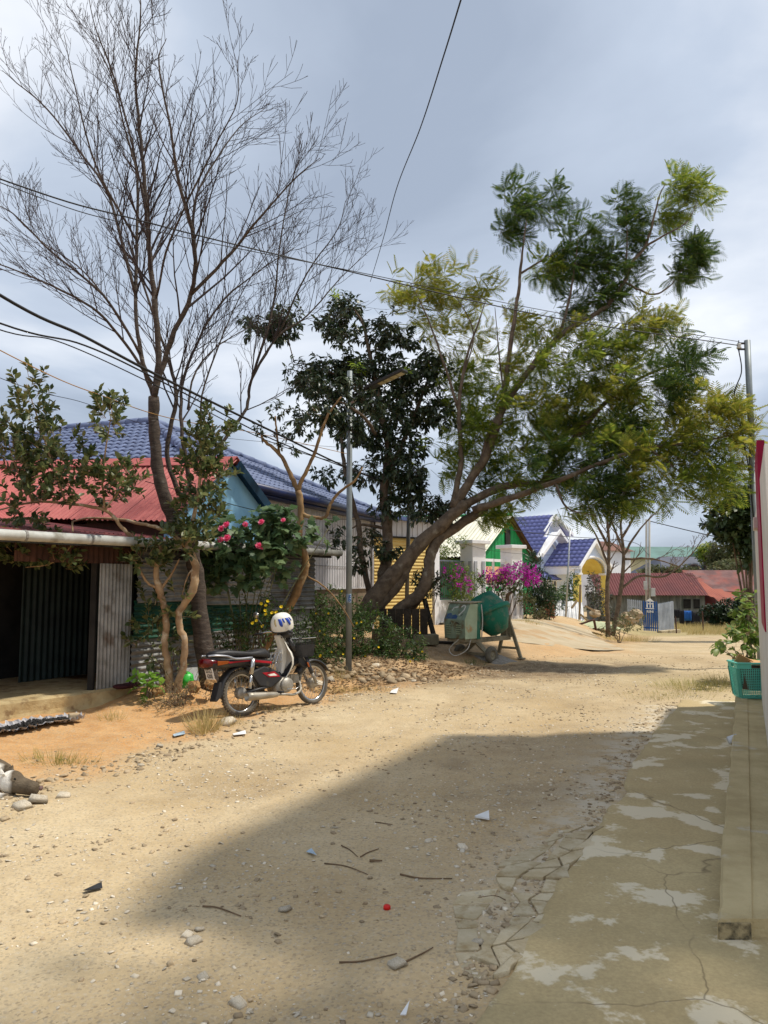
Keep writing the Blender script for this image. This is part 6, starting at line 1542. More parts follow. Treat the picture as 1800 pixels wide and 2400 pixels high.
for s in (-1, 1):
    mb = MB(); mb.tube([(.50, s * .10, .235), (.50, s * .22, .24)], .014, 8); mb.build('foot_peg', BLKS, bk, True)
mb = MB(); mb.tube([(.40, .12, .25), (.46, .26, .015), (.48, .30, .01)], .009, 6); mb.build('side_stand', BLK, bk, True)
mb = MB(); mb.tube([(.62, -.15, .26), (.74, -.19, .25), (.80, -.20, .28)], .008, 6); mb.build('brake_pedal', CHR, bk, True)
mb = MB(); mb.prism([(.02, .075, .30), (.45, .075, .36), (.45, .075, .25), (.02, .075, .24)], (0, .03, 0)); mb.build('chain_case', BLK, bk, bevel=.01)
# basket
bas = MB(); nb = 9
def bpt(s, t, z):
    k = .80 + .20 * (z - .64) / .24
    return (1.03 + (s - .5) * .25 * k, (t - .5) * .34 * k, z)
for k in range(nb + 1):
    q = k / nb
    for a, b in (((0, q), (0, q)), ((1, q), (1, q)), ((q, 0), (q, 0)), ((q, 1), (q, 1))): bas.tube([bpt(*a, .64), bpt(*b, .88)], .0022, 4, False)
for z in (.64, .70, .76, .82, .88):
    r_ = .004 if z in (.64, .88) else .0022; bas.tube([bpt(0, 0, z), bpt(1, 0, z), bpt(1, 1, z), bpt(0, 1, z), bpt(0, 0, z)], r_, 4, False)
for k in range(7): bas.tube([bpt(k / 6, 0, .64), bpt(k / 6, 1, .64)], .002, 4, False)
bo = bas.build('basket', BLKS, bk)
mb = MB(); lip = [bpt(0, 0, .882), bpt(1, 0, .882), bpt(1, 1, .882), bpt(0, 1, .882), bpt(0, 0, .882)]; mb.tube(lip, .006, 6, False); mb.build('basket_rim', CHR, bo)
mb = MB()
for (t_, s0, s1) in ((0, 0, 1), (1, 0, 1)): mb.quad(bpt(s0, t_, .65), bpt(s1, t_, .65), bpt(s1, t_, .80), bpt(s0, t_, .80))
mb.quad(bpt(1, 0, .65), bpt(1, 1, .65), bpt(1, 1, .80), bpt(1, 0, .80)); mb.quad(bpt(0, 0, .65), bpt(0, 1, .65), bpt(0, 1, .80), bpt(0, 0, .80))
mb.build('basket_lining', BLKS, bo)
mb = MB(); mb.tube([(1.0, -.07, .64), (1.08, -.085, .52)], .006, 6); mb.build('basket_stay', CHR, bk)
bpy.context.view_layer.update()
BM = bk.matrix_world.copy()
# helmet hung on the handlebar
hc = BM @ V((.66, -.10, 1.10))
hel = thing('helmet', 'white motorcycle helmet with blue swoosh stripes hung on the handlebar', 'helmet', hc - Z * .13, rot=(math.radians(12), math.radians(-10), math.radians(20)))
hl = MB(); prof = [(.122, -.085), (.130, -.06), (.133, -.02), (.131, .02), (.122, .06), (.10, .10), (.07, .125), (.03, .138), (.0, .14)]
hl.lathe(prof, 28, Matrix.Translation((0, 0, .13)) @ Matrix.Diagonal((1.12, .96, 1.04, 1))); hl.build('shell', WPL, hel, True)
mb = MB(); mb.lathe([(.116, -.09), (.128, -.088), (.134, -.078), (.130, -.07)], 28, Matrix.Translation((0, 0, .13)) @ Matrix.Diagonal((1.12, .97, 1.04, 1))); mb.build('edge_trim', BLKS, hel, True)
mb = MB(); mb.lathe([(.105, -.10), (.112, -.085), (.10, .0), (.0, .05)], 20, Matrix.Translation((0, 0, .13)) @ Matrix.Diagonal((1.1, .94, 1.0, 1))); mb.build('liner', DARKW, hel, True)
HB = mat('helmet_blue', srgb(44, 78, 178), srgb(30, 56, 140), 6, .4); HT = mat('helmet_tan', srgb(198, 182, 140), None, 6, .5)
def decal(pts, m, n=8):
    mb = MB(); vs = []; fs = []
    for (az0, az1, el) in pts:
        for az in (az0, az1):
            a = math.radians(az); t = math.radians(el); r = .1405 if el > 5 else .1385
            vs.append((r * 1.085 * math.cos(t) * math.cos(a), r * .945 * math.cos(t) * math.sin(a), .13 + r * 1.04 * math.sin(t) * .985))
    for i in range(len(pts) - 1): fs.append((2 * i, 2 * i + 1, 2 * i + 3, 2 * i + 2))
    mb.add(vs, fs); o = mb.build('stripe', m, hel, True); s_ = o.modifiers.new('t', 'SOLIDIFY'); s_.thickness = .004; s_.offset = 0
for az in (-120, -75, 60, 105):
    decal([(az - 3, az + 3, 62), (az - 6, az + 12, 50), (az - 4, az + 16, 38), (az + 2, az + 20, 26), (az + 6, az + 22, 12), (az + 12, az + 22, 0)], HB)
    decal([(az + 22, az + 24, 60), (az + 20, az + 32, 45), (az + 24, az + 34, 30), (az + 30, az + 36, 18)], HB)
decal([(-150, -146, 58), (-152, -138, 44), (-148, -134, 30), (-142, -132, 14), (-136, -131, 2)], HT)

# ================================================================ CEMENT MIXER
GRNM = mat('faded_mixer_green', srgb(122, 140, 122), srgb(100, 116, 100), 4, .7, .15, 30, c3=srgb(96, 88, 64), sc3=7, r3=(.50, .62))
GRNS = mat('sunlit_mixer_green', srgb(158, 174, 148), srgb(142, 156, 130), 3, .7, .1, 30, c3=srgb(160, 118, 70), sc3=3.4, r3=(.60, .70))
DRUM = mat('drum_green', srgb(24, 110, 88), srgb(20, 92, 72), 3, .6, .15, 20, c3=srgb(110, 116, 98), sc3=5, r3=(.52, .72))
FRM = mat('cement_crusted_steel', (.30, .27, .19), (.20, .17, .115), 6, .95, .4, 25)
wc = G(1152, 1551); Lm = V((.70, .714, 0)); Sm = V((.714, -.70, 0)); O0 = wc - Sm * .40; gz = wc.z - .02
mx_ = thing('cement_mixer', 'old green cement mixer with tilted drum on a two wheeled frame', 'cement mixer', (O0.x, O0.y, gz))
def ML(l, s, z): return V((O0.x, O0.y, gz)) + Lm * l + Sm * s + Z * z
def mprism(pts, s0, s1, m, name, bev=.006, parent=None):
    mb = MB(); mb.prism([ML(l, s0, z) for l, z in pts], Sm * (s1 - s0)); return mb.build(name, m, parent or mx_, bevel=bev)
cab = mprism([(-.66, .50), (-.30, .50), (-.26, 1.20), (-.50, 1.20), (-.68, .88)], -.27, .262, GRNM, 'motor_cabinet', .012)
mprism([(-.665, .505), (-.30, .505), (-.262, 1.19), (-.50, 1.19), (-.68, .88)], .262, .270, GRNS, 'cabinet_side', .003)  # paler plate on the sun side, its sunlit tone put into the colour
mprism([(-.30, .49), (-.18, .49), (-.16, 1.22), (-.262, 1.22)], -.27, .275, DRUM, 'gear_cover', .008)
mb = MB(); mb.prism([ML(-.52, -.285, 1.20), ML(-.52, .285, 1.20), ML(-.14, .285, 1.22), ML(-.14, -.285, 1.22)], (0, 0, .022)); mb.build('cabinet_lid', FRM, mx_, bevel=.004)
for ss in (-.14, .10):
    for k in range(5):
        mb = MB(); z = .60 + k * .042; mb.prism([ML(-.674, ss - .055, z), ML(-.674, ss + .055, z), ML(-.696, ss + .05, z + .006), ML(-.696, ss - .05, z + .006)], (0, 0, .012)); mb.build('louvre', GRNS, cab)
nf = -(Lm * .872 - Z * .0)  # painted marks on the slanted face
sl0 = ML(-.68, 0, .88); sl1 = ML(-.50, 0, 1.20); upf = (sl1 - sl0).normalized(); nrf = Sm.cross(upf).normalized()
if nrf.dot(Lm) > 0: nrf = -nrf
PW = mat('white_paint_mark', (.55, .56, .52), (.42, .43, .38), 9, .8)
def stroke(pts, w, m, par, base=sl0, upv=upf, nr=nrf):
    mb = MB(); q = [base + Sm * a + upv * b + nr * .004 for a, b in pts]
    for i in range(len(q) - 1): mb.beam(q[i], q[i + 1], w, .003, nr)
    mb.build('painted_mark', m, par)
stroke([(-.13, .20), (-.10, .27), (0.0, .285)], .022, PW, cab)
stroke([(.08, .28), (.13, .33), (.18, .30), (.17, .22), (.08, .10)], .026, PW, cab)
PBL = mat('blue_smear', srgb(44, 70, 112), srgb(70, 92, 110), 14, .8); PBK = mat('black_mark', (.03, .03, .028))
mb = MB(); q = lambda a, b: sl0 + Sm * a + upf * b + nrf * .003
mb.add([q(-.24, .02), q(.05, .02), q(.06, .08), q(.0, .12), q(-.08, .10), q(-.13, .15), q(-.22, .13)], [(0, 1, 2, 3, 4, 5, 6)]); mb.build('painted_mark', PBL, cab)
b2 = ML(-.683, 0, .52); up2 = (sl0 - b2).normalized(); n2 = -Lm
stroke([(-.10, .32), (-.10, .26)], .014, PBK, cab, b2, up2, n2); stroke([(.04, .30), (.08, .31), (.13, .27)], .014, PBK, cab, b2, up2, n2); stroke([(.13, .08), (.17, .13)], .010, PBK, cab, sl0, upf, nrf)
# drum: lathe round a tilted axis
dax = (V((-.42, .25, .88))).normalized(); dX = dax.orthogonal().normalized(); dM = frame(dX, dax.cross(dX), dax, ML(.42, .06, .98))
mb = MB(); mb.lathe([(.0, -.46), (.14, -.455), (.20, -.43), (.33, -.22), (.395, -.05), (.40, .0)], 36, dM); dr = mb.build('drum', DRUM, mx_, True)
mb = MB(); mb.lathe([(.40, .0), (.395, .04), (.33, .22), (.25, .40), (.235, .40), (.32, .21), (.38, .0)], 36, dM); mb.build('drum_cone', DRUM, dr, True)
mb = MB(); mb.lathe([(.395, -.05), (.45, -.05), (.465, -.025), (.465, .025), (.45, .05), (.395, .05)], 36, dM); mb.build('ring_gear', DRUM, dr, True)
# frame
mb = MB(); mb.beam(ML(-.62, .0, .44), ML(1.15, .0, .44), .14, .09); mb.build('main_beam', FRM, mx_, bevel=.008)
mb = MB(); mb.beam(ML(-.62, -.2, .48), ML(-.1, -.2, .48), .06, .05); mb.beam(ML(-.62, .2, .48), ML(-.1, .2, .48), .06, .05); mb.beam(ML(-.6, -.22, .47), ML(-.6, .22, .47), .05, .05); mb.build('cabinet_tray', FRM, mx_)
mb = MB(); mb.beam(ML(0, -.40, .17), ML(0, .40, .17), .05, .05); mb.build('axle', FRM, mx_)
for s in (-1, 1):
    mb = MB(); mb.prism([ML(-.10, s * .02, .44), ML(.10, s * .02, .44), ML(.06, s * .33, .18), ML(-.06, s * .33, .18)], Lm * .02 - Z * .05); mb.build('axle_bracket', FRM, mx_)
    mb = MB(); wM = frame(Lm, Z, Sm, ML(0, s * .40, .17)); mb.lathe([(.09, -.045), (.15, -.05), (.17, -.03), (.172, 0), (.17, .03), (.15, .05), (.09, .045)], 30, wM); w_ = mb.build('wheel', mat('worn_tyre', (.16, .145, .11), (.10, .09, .07), 8, .95, .3, 30), mx_, True)
    mb = MB(); mb.lathe([(.0, .03), (.03, .035), (.035, .02), (.075, .015), (.095, .045), (.098, .0), (.095, -.045), (0, -.03)], 24, wM); mb.build('wheel_disc', FRM, w_, True)
    mb = MB(); mb.beam(ML(1.12, s * .05, .80), ML(1.18, s * .30, .0), .07, .05, Lm); lg = mb.build('stand_leg', FRM, mx_, bevel=.005)
    mb = MB(); mb.box(ML(1.18, s * .31, .015), (.16, .12, .02)); mb.build('foot_plate', FRM, lg)
    mb = MB(); mb.beam(ML(1.12, s * .04, .92), ML(1.12, s * .06, .45), .08, .05, Lm); mb.build('drum_support', FRM, mx_)
mb = MB(); mb.beam(ML(1.13, 0, .90), ML(.80, .05, .98), .06, .06); mb.build('bearing_arm', FRM, mx_)
mb = MB(); mb.beam(ML(1.17, -.24, .22), ML(1.17, .24, .22), .03, .05); mb.build('stand_brace', FRM, mx_)
mb = MB(); mb.tube(spline([ML(-.66, .1, .50), ML(-.72, -.1, .30), ML(-.72, .05, .18), ML(-.6, .25, .30), ML(-.45, .24, .50)], 6), .008, 6); mb.build('cable', mat('pale_cable', (.5, .5, .46)), mx_, True)
mb = MB(); mb.tube(spline([ML(-.16, .28, 1.18), ML(-.15, .30, .9), ML(-.17, .29, .52)], 4), .012, 6); mb.build('cable', mat('pale_cable', (.5, .5, .46)), mx_, True)
# cement heap under the mixer
hp = MB(); c0 = ML(.25, .35, 0); n = 26; vs = []; fs = []
for i in range(9):
    for j in range(n):
        a = 2 * math.pi * j / n; r = .34 * (i / 8) * (1 + .25 * math.sin(3 * a)); x, y = c0.x + r * 1.3 * math.cos(a), c0.y + r * math.sin(a)
        vs.append((x, y, Hf(x, y) - .02 + .15 * (1 - (i / 8) ** 1.3) * (1 + random.uniform(-.15, .15))))
for i in range(8):
    for j in range(n): fs.append((i * n + j, (i + 1) * n + j, (i + 1) * n + (j + 1) % n, i * n + (j + 1) % n))
hp.add(vs, fs); o = hp.build('cement_heap', mat('grey_cement', (.30, .28, .25), (.20, .18, .15), 14, .95, .8, 60)); tag(o, 'grey heap of spilled cement beside the mixer wheel', 'cement')

# ================================================================ DOG
dg = thing('dog', 'brown and white dog lying on the verge at the left border, head to the right', 'dog', (-3.2, 6.1, Hf(-3.2, 6.1)))
mb = MB(); zg = Hf(-2.85, 6.05)
def DP(x, y, z): return V((x, y, zg + z))
mb.tube(spline([DP(-3.85, 6.35, .10), DP(-3.6, 6.28, .15), DP(-3.3, 6.2, .16), DP(-3.05, 6.14, .15), DP(-2.95, 6.1, .13)], 5), lerp_list([.05, .13, .15, .14, .11, .10], 21), 16)
mb.ball(DP(-2.86, 6.06, .105), (.095, .085, .085), 16, 12); mb.tube(spline([DP(-2.88, 6.06, .10), DP(-2.76, 6.02, .085), DP(-2.66, 5.99, .072), DP(-2.625, 5.98, .07)], 5), lerp_list([.085, .066, .056, .052, .035], 16), 14)
for yy, tx in ((6.0, -.02), (6.13, .02)):
    mb.add([DP(-2.95, yy - .03, .165), DP(-2.86, yy - .03, .175), DP(-2.90, yy + .02, .17), DP(-2.90 + tx, yy, .235)], [(0, 1, 3), (1, 2, 3), (2, 0, 3), (0, 2, 1)])
mb.tube(spline([DP(-3.1, 5.98, .12), DP(-3.02, 5.93, .07), DP(-2.9, 5.90, .035), DP(-2.80, 5.90, .03)], 4), lerp_list([.07, .05, .035, .03], 13), 10)
mb.tube(spline([DP(-3.6, 6.12, .12), DP(-3.45, 6.02, .06), DP(-3.3, 5.98, .035)], 4), lerp_list([.08, .05, .035], 9), 10)
mb.tube(spline([DP(-3.85, 6.35, .10), DP(-3.98, 6.3, .06), DP(-4.05, 6.15, .04)], 4), lerp_list([.035, .025, .015], 9), 8)
def dogmat():
    m = mat('dog_fur', (.15, .115, .075), (.075, .055, .035), 6, .95, .6, 90); nt = m.node_tree; N = nt.nodes.new; L = nt.links.new; bs = nt.nodes['Principled BSDF']
    old = bs.inputs['Base Color'].links[0].from_socket; tc = N('ShaderNodeTexCoord'); sp = N('ShaderNodeSeparateXYZ'); L(tc.outputs['Object'], sp.inputs[0])
    ns = N('ShaderNodeTexNoise'); ns.inputs['Scale'].default_value = 6; L(tc.outputs['Object'], ns.inputs['Vector'])
    ad = N('ShaderNodeMath'); ad.operation = 'MULTIPLY_ADD'; ad.inputs[1].default_value = .12; L(ns.outputs['Fac'], ad.inputs[0]); L(sp.outputs['X'], ad.inputs[2])
    mr = N('ShaderNodeMapRange'); mr.inputs[1].default_value = -2.80; mr.inputs[2].default_value = -2.77; mr.inputs[3].default_value = 1; mr.inputs[4].default_value = 0; L(ad.outputs[0], mr.inputs[0])
    m2 = N('ShaderNodeMapRange'); m2.inputs[1].default_value = 6.10; m2.inputs[2].default_value = 6.06; L(sp.outputs['Y'], m2.inputs[0])
    mu = N('ShaderNodeMath'); mu.operation = 'MULTIPLY'; L(mr.outputs[0], mu.inputs[0]); L(m2.outputs[0], mu.inputs[1])
    mx = N('ShaderNodeMixRGB'); L(mu.outputs[0], mx.inputs[0]); L(old, mx.inputs[1]); mx.inputs[2].default_value = (.72, .68, .60, 1); L(mx.outputs[0], bs.inputs['Base Color']); return m
db = mb.build('body', dogmat(), dg, True); rm = db.modifiers.new('fuse', 'REMESH'); rm.mode = 'VOXEL'; rm.voxel_size = .009; rm.use_smooth_shade = True; sm = db.modifiers.new('s', 'SMOOTH'); sm.iterations = 4
mb = MB(); mb.ball(DP(-2.594, 5.975, .078), (.014, .024, .018), 10, 8); mb.build('nose', mat('dog_nose', (.16, .10, .09)), dg, True)
mb = MB(); mb.ball(DP(-2.795, 5.975, .145), (.010, .006, .009), 8, 6); mb.build('eye', mat('dog_eye', (.01, .008, .006), None, 5, .1), dg, True)

# ================================================================ BASKET ON THE KERB
TEALP = mat('teal_plastic', srgb(112, 206, 188), srgb(96, 190, 172), 3, .45, var=.0)
bc = V((kx(10.45) + .25, 10.47, .115)); lb = thing('laundry_basket', 'teal plastic lattice basket full of cardboard on the kerb', 'basket', bc)
bw, bd_, bhh = .50, .36, .46; ang_b = -.10; Rb = Matrix.Rotation(ang_b, 3, 'Z')
def BP(s, t, z):
    k = .80 + .20 * z / bhh; return bc + Rb @ V(((s - .5) * bw * k, (t - .5) * bd_ * k, z))
def side(a, b, n, m_):
    mb = MB()
    for i in range(n + 1):
        q = i / n; p = (a[0] + (b[0] - a[0]) * q, a[1] + (b[1] - a[1]) * q); w = .007 if 0 < i < n else .05
        mb.beam(BP(*p, .02), BP(*p, bhh - .07), w, .008, BP(.5, .5, .2) - BP(*p, .2))
    for k in range(m_ + 1):
        z = .02 + (bhh - .09) * k / m_; mb.beam(BP(*a, z), BP(*b, z), .008, .007)
    o = mb.build('lattice_side', TEALP, lb); return o
side((0, 0), (1, 0), 18, 17); side((0, 1), (1, 1), 18, 17); side((0, 0), (0, 1), 13, 17); side((1, 0), (1, 1), 13, 17)
mb = MB()
for a, b in (((0, 0), (1, 0)), ((1, 0), (1, 1)), ((1, 1), (0, 1)), ((0, 1), (0, 0))): mb.beam(BP(*a, bhh), BP(*b, bhh), .035, .022)
mb.build('rim', TEALP, lb, bevel=.004)
for a, b in (((0, 0), (1, 0)), ((0, 1), (1, 1)), ((0, 0), (0, 1)), ((1, 0), (1, 1))):
    mb = MB()
    for s0, s1 in ((0, .36), (.64, 1)):
        p0 = (a[0] + (b[0] - a[0]) * s0, a[1] + (b[1] - a[1]) * s0); p1_ = (a[0] + (b[0] - a[0]) * s1, a[1] + (b[1] - a[1]) * s1); mb.beam(BP(*p0, bhh - .035), BP(*p1_, bhh - .035), .008, .07)
    mb.build('handle_band', TEALP, lb)
mb = MB(); mb.prism([BP(0, 0, .0), BP(1, 0, .0), BP(1, 1, .0), BP(0, 1, .0)], (0, 0, .012)); mb.build('base', TEALP, lb)
CARD = mat('cardboard', srgb(196, 158, 112), srgb(176, 136, 92), 4, .9)
for i, (s, t, z, sx, sy, sz, rx, ry, lab) in enumerate(((.25, .4, .46, .22, .02, .16, .3, .5, 'folded brown cardboard flap standing at the left of the basket'), (.7, .5, .45, .30, .22, .02, .2, .15, 'flat brown cardboard piece across the basket top'), (.5, .4, .26, .36, .24, .30, .05, .1, 'dark cardboard box sitting inside the basket'))):
    mb = MB(); mb.box(BP(s, t, z), (sx, sy, sz), Matrix.Rotation(rx, 3, 'X') @ Matrix.Rotation(ry, 3, 'Y')); o = mb.build('cardboard', CARD if i < 2 else mat('dark_card', (.10, .075, .05))); tag(o, lab, 'cardboard')
# ================================================================ POLES AND CABLES
GALP = mat('galvanised_pole', (.24, .275, .285), (.18, .205, .215), 3, .5, .05, metal=.2, c3=(.35, .33, .26), sc3=1.2, r3=(.6, .8))
pb = G(817, 1570); Yp = pb.y
lp = thing('street_lamp', 'grey steel pole with a black solar street lamp head', 'street lamp', pb)
top = P(823, 870, Yp); mb = MB(); mb.tube([V((pb.x, pb.y, pb.z - .1)), V((pb.x, pb.y, top.z))], [.054, .046], 16); mb.build('pole', GALP, lp, True)
arm0 = V((pb.x, pb.y, P(822, 948, Yp).z)); hd0 = P(858, 912, Yp - .25); mb = MB(); mb.tube([arm0, hd0], .028, 10); mb.build('arm', mat('arm_grey', (.5, .5, .48)), lp, True)
hdv = (P(950, 868, Yp - .55) - hd0).normalized(); wdv = V((.25, -1, .12)); wdv = (wdv - hdv * wdv.dot(hdv)).normalized(); hn = hdv.cross(wdv)
mb = MB(); hl_ = (P(950, 868, Yp - .55) - hd0).length; Rh = Matrix((wdv, hdv, hn)).transposed(); mb.box(hd0 + hdv * hl_ * .5, (.26, hl_, .05), Rh); hdo = mb.build('lamp_head', mat('lamp_black', (.02, .02, .022), (.03, .03, .03), 5, .4), lp, bevel=.01)
for k in range(4):
    for sg in (-1, 1):
        pass
    cpt_ = hd0 + hdv * (hl_ * (.40 + k * .155)); sgn = -1 if hn.z > 0 else 1
    mb = MB(); mb.box(cpt_ + hn * sgn * .027, (.19, hl_ * .135, .006), Rh); mb.build('light_panel', mat('led_panel', (.42, .36, .20), (.36, .30, .17), 40, .3), hdo)
stz = P(817, 1402, Yp).z; mb = MB(); n = 8; vs = []; fs = []
for i in range(n + 1):
    a = math.radians(-145 + 110 * i / n)
    for z in (stz - .075, stz + .075): vs.append((pb.x + (.0515) * math.cos(a), pb.y + (.0515) * math.sin(a), z))
for i in range(n): fs.append((2 * i, 2 * i + 2, 2 * i + 3, 2 * i + 1))
mb.add(vs, fs); stk = mb.build('sticker', mat('pale_blue_sticker', srgb(176, 204, 232), srgb(160, 190, 222), 9, .5), lp)
text_mesh('lettering', 'NLD', .055, mat('sticker_ink', srgb(28, 84, 160)), stk, frame(V((0, 0, -1)), V((1, 0, 0)), V((0, -1, 0)), (pb.x + .012, pb.y - .0535, stz)), bold=.002)
mb = MB(); mb.tube([P(952, 1462, 20.0), P(962, 1050, 20.0)], [.055, .05], 10); o = mb.build('steel_post', mat('dark_steel', (.11, .12, .125), (.08, .085, .09), 4, .5, metal=.4), smooth=True); tag(o, 'dark steel post standing before the yellow shop front', 'post')
rp_ = thing('utility_pole', 'tall grey steel utility pole at the right border holding overhead wires', 'utility pole', (7.27, 15, 0))
ptop = P(1749, 798, 15); mb = MB(); mb.tube([(7.27, 15, -.1), (7.27, 15, ptop.z - 2.3)], .072, 14); mb.build('pole', GALP, rp_, True)
mb = MB(); mb.tube([(7.27, 15, ptop.z - 2.3), (7.27, 15, ptop.z)], .06, 14); mb.build('pole', GALP, rp_, True)
mb = MB(); mb.box((7.16, 15, ptop.z - .06), (.16, .04, .03)); mb.box((7.16, 15, ptop.z - .18), (.16, .04, .03)); mb.tube([(7.10, 15, ptop.z + .0), (7.10, 15, ptop.z - .26)], .010, 6); br_ = mb.build('bracket', BLK, rp_)
mb = MB(); mb.lathe([(.0, -.05), (.04, -.05), (.05, -.03), (.035, 0), (.05, .03), (.04, .05), (0, .05)], 14, Matrix.Translation((7.10, 15, ptop.z - .12))); mb.build('insulator', mat('porcelain', (.6, .6, .56), None, 5, .3), br_, True)
WIRE = mat('black_cable', (.012, .012, .013), None, 5, .6); WIRO = mat('orange_cable', (.42, .24, .08), None, 5, .7)
def wire(pts, r, lab, m=WIRE, n=10):
    if pts[0].x / pts[0].y < -.45: pts = [pts[0] + (pts[0] - pts[1]) * 3.0 + Z * .5] + pts
    mb = MB(); mb.tube(spline(pts, n), r, 5); o = mb.build('cable', m, smooth=True); tag(o, lab, 'cable')
pt_ = V((7.08, 15, ptop.z - .10))
wire([P(-60, 398, 8.2), P(340, 520, 9.3), P(800, 632, 11), P(1300, 745, 13), pt_], .010, 'thicker black overhead cable running to the right hand pole top')
wire([P(-60, 405, 8.0), P(340, 535, 9.2), P(850, 640, 11.2), P(1300, 732, 13.2), pt_ + Z * .08], .006, 'thinner overhead cable just above the one to the right hand pole')
wire([P(-60, 655, 6.5), P(200, 790, 7.6), P(380, 885, 8.6), P(640, 1012, 11.5), P(820, 1098, 15), P(960, 1150, 20)], .016, 'thickest black cable dropping left to right across the bare trunk')
wire([P(-60, 735, 6.8), P(200, 810, 8), P(400, 905, 9.2), P(640, 1030, 12), P(820, 1100, 15), P(960, 1155, 20)], .010, 'black cable sagging just under the thickest one')
wire([P(-60, 752, 6.9), P(150, 805, 8), P(400, 920, 9.4), P(640, 1038, 12), P(830, 1090, 15), P(962, 1090, 20)], .007, 'thin lowest cable of the black bundle at left')
wire([P(-40, 800, 7.5), P(260, 935, 9.5), P(420, 985, 11), P(600, 1015, 12.5), P(820, 1065, 14.5)], .006, 'thin orange cable crossing the blue tiled roof', WIRO)
wire([P(-40, 870, 8), P(200, 945, 10), P(360, 1000, 12), P(560, 1030, 14), P(820, 1050, 16)], .004, 'very thin dark cable below the orange one')
wire([P(1190, -420, 3.2), P(1105, -80, 4.2), P(1080, 0, 4.6), P(1040, 130, 5.6), P(985, 300, 7.4), P(930, 440, 9.6), P(898, 560, 12.5), P(868, 660, 16)], .006, 'single wire curving down from the top edge into the dark tree')
wire([pt_, P(1738, 870, 15), P(1721, 925, 14.9), P(1736, 1000, 14.9), P(1755, 1100, 14.9), P(1764, 1190, 14.9), V((7.22, 14.93, 2.6))], .012, 'loose black cable hanging beside the right hand pole')
wire([P(1655, 1138, 30), P(1710, 1165, 28), P(1775, 1190, 26)], .014, 'short black cable sloping to the right pole above the broadleaf tree')
wire([P(1525, 1222, 40), P(1620, 1245, 36), P(1720, 1268, 32), P(1800, 1290, 28)], .022, 'black cable leaving the twin poles to the right')
wire([P(1520, 1300, 40), P(1480, 1270, 36), P(1300, 1255, 28), P(1140, 1228, 22), P(960, 1150, 20)], .012, 'black cable sagging past the villa roof')
wire([P(340, 1128, 11.6), P(480, 1165, 12), P(620, 1200, 12.4), P(760, 1215, 13.5), P(950, 1220, 20)], .006, 'thin black wire crossing the blue gable')
wire([P(1340, 1300, 26), P(1250, 1300, 25), P(1150, 1290, 24), P(1070, 1270, 23)], .005, 'faint wire passing in front of the white gate posts')

# ================================================================ SMALL THINGS ON THE GROUND
STV = np.array([(-.5, -.4, -.3), (.5, -.5, -.25), (.55, .45, -.3), (-.45, .5, -.3), (-.35, -.3, .32), (.3, -.36, .4), (.4, .3, .3), (-.28, .36, .42)])
STF = np.array([(0, 3, 2, 1), (4, 5, 6, 7), (0, 1, 5, 4), (1, 2, 6, 5), (2, 3, 7, 6), (3, 0, 4, 7)])
STONE = mat('pale_stone', (.66, .59, .47), (.48, .41, .30), 12, .9, .3, 60, var=.28)
STONEB = mat('tan_stone', (.42, .33, .21), (.32, .24, .15), 12, .9, .3, 60, var=.28)
def scatter(n, fx, smin, smax, mat_, name, lab, cat='gravel', power=3.0, flat=.6):
    xs, ys = fx(n); n = len(xs); zs = H(xs, ys)
    sz = smin + (smax - smin) * rng.random(n) ** power
    d = rng.normal(size=(n, 3)); d[:, 2] *= .25; up = np.tile([0, 0, 1.0], (n, 1)) + rng.normal(size=(n, 3)) * .25
    sc = np.stack([sz * rng.uniform(.7, 1.2, n), sz * rng.uniform(.8, 1.5, n), sz * flat * rng.uniform(.6, 1.1, n)], 1)
    o = joined(name, STV, STF, frames_np(np.stack([xs, ys, zs + sz * .12], 1), d, up, sc), mat_); tag(o, lab, cat); return o
def area(pred, x0, x1, y0, y1):
    def f(n):
        xs, ys = [], []; k = 0
        while k < n:
            x = rng.uniform(x0, x1, n * 3); y = y0 + (y1 - y0) * rng.random(n * 3) ** 1.6
            w = pred(x, y); m = rng.random(n * 3) < w; xs.append(x[m]); ys.append(y[m]); k += m.sum()
        return np.concatenate(xs)[:n], np.concatenate(ys)[:n]
    return f
notslab = lambda x, y: (slab_d(x, y) < -.02)
patchy = lambda x, y: np.clip((fbm(x * 1.4, y * 1.4, 3, 41) - .40) * 5, .05, 1)
scatter(11000, area(lambda x, y: notslab(x, y) * (edge_d(x, y) < .3) * patchy(x, y), -4, 6, 2.4, 15), .005, .030, STONE, 'road_gravel', 'pale gravel strewn over the dirt road', 'gravel', 4.5, .4)
scatter(6000, area(lambda x, y: notslab(x, y) * (edge_d(x, y) < .8) * patchy(x + 5, y), -5, 7, 2.4, 18), .005, .032, STONEB, 'road_grit', 'tan grit and clods scattered over the road and verge', 'grit', 3.0, .6)
scatter(1300, area(lambda x, y: np.exp(-((edge_d(x, y) + .05) / .22) ** 2), -4.2, 3, 5.4, 15), .008, .06, STONEB, 'verge_rubble', 'broken clods and rubble along the road edge', 'rubble', 3.6, .5)
scatter(600, area(lambda x, y: np.exp(-((slab_d(x, y) + .12) / .10) ** 2) * notslab(x, y), 0, 4.4, 2.6, 10.6), .008, .04, STONEB, 'slab_rubble', 'crumbled concrete bits along the slab edge', 'rubble', 2.2, .5)
scatter(420, area(lambda x, y: np.exp(-((x - kx(y) + .045) / .03) ** 2), 1, 5, 3.6, 10.5), .008, .03, mat('dark_debris', (.09, .07, .05), (.16, .13, .09), 20, .95, var=.4), 'gutter_debris', 'dark leaf crumbs gathered along the kerb foot', 'debris', 2, .5)
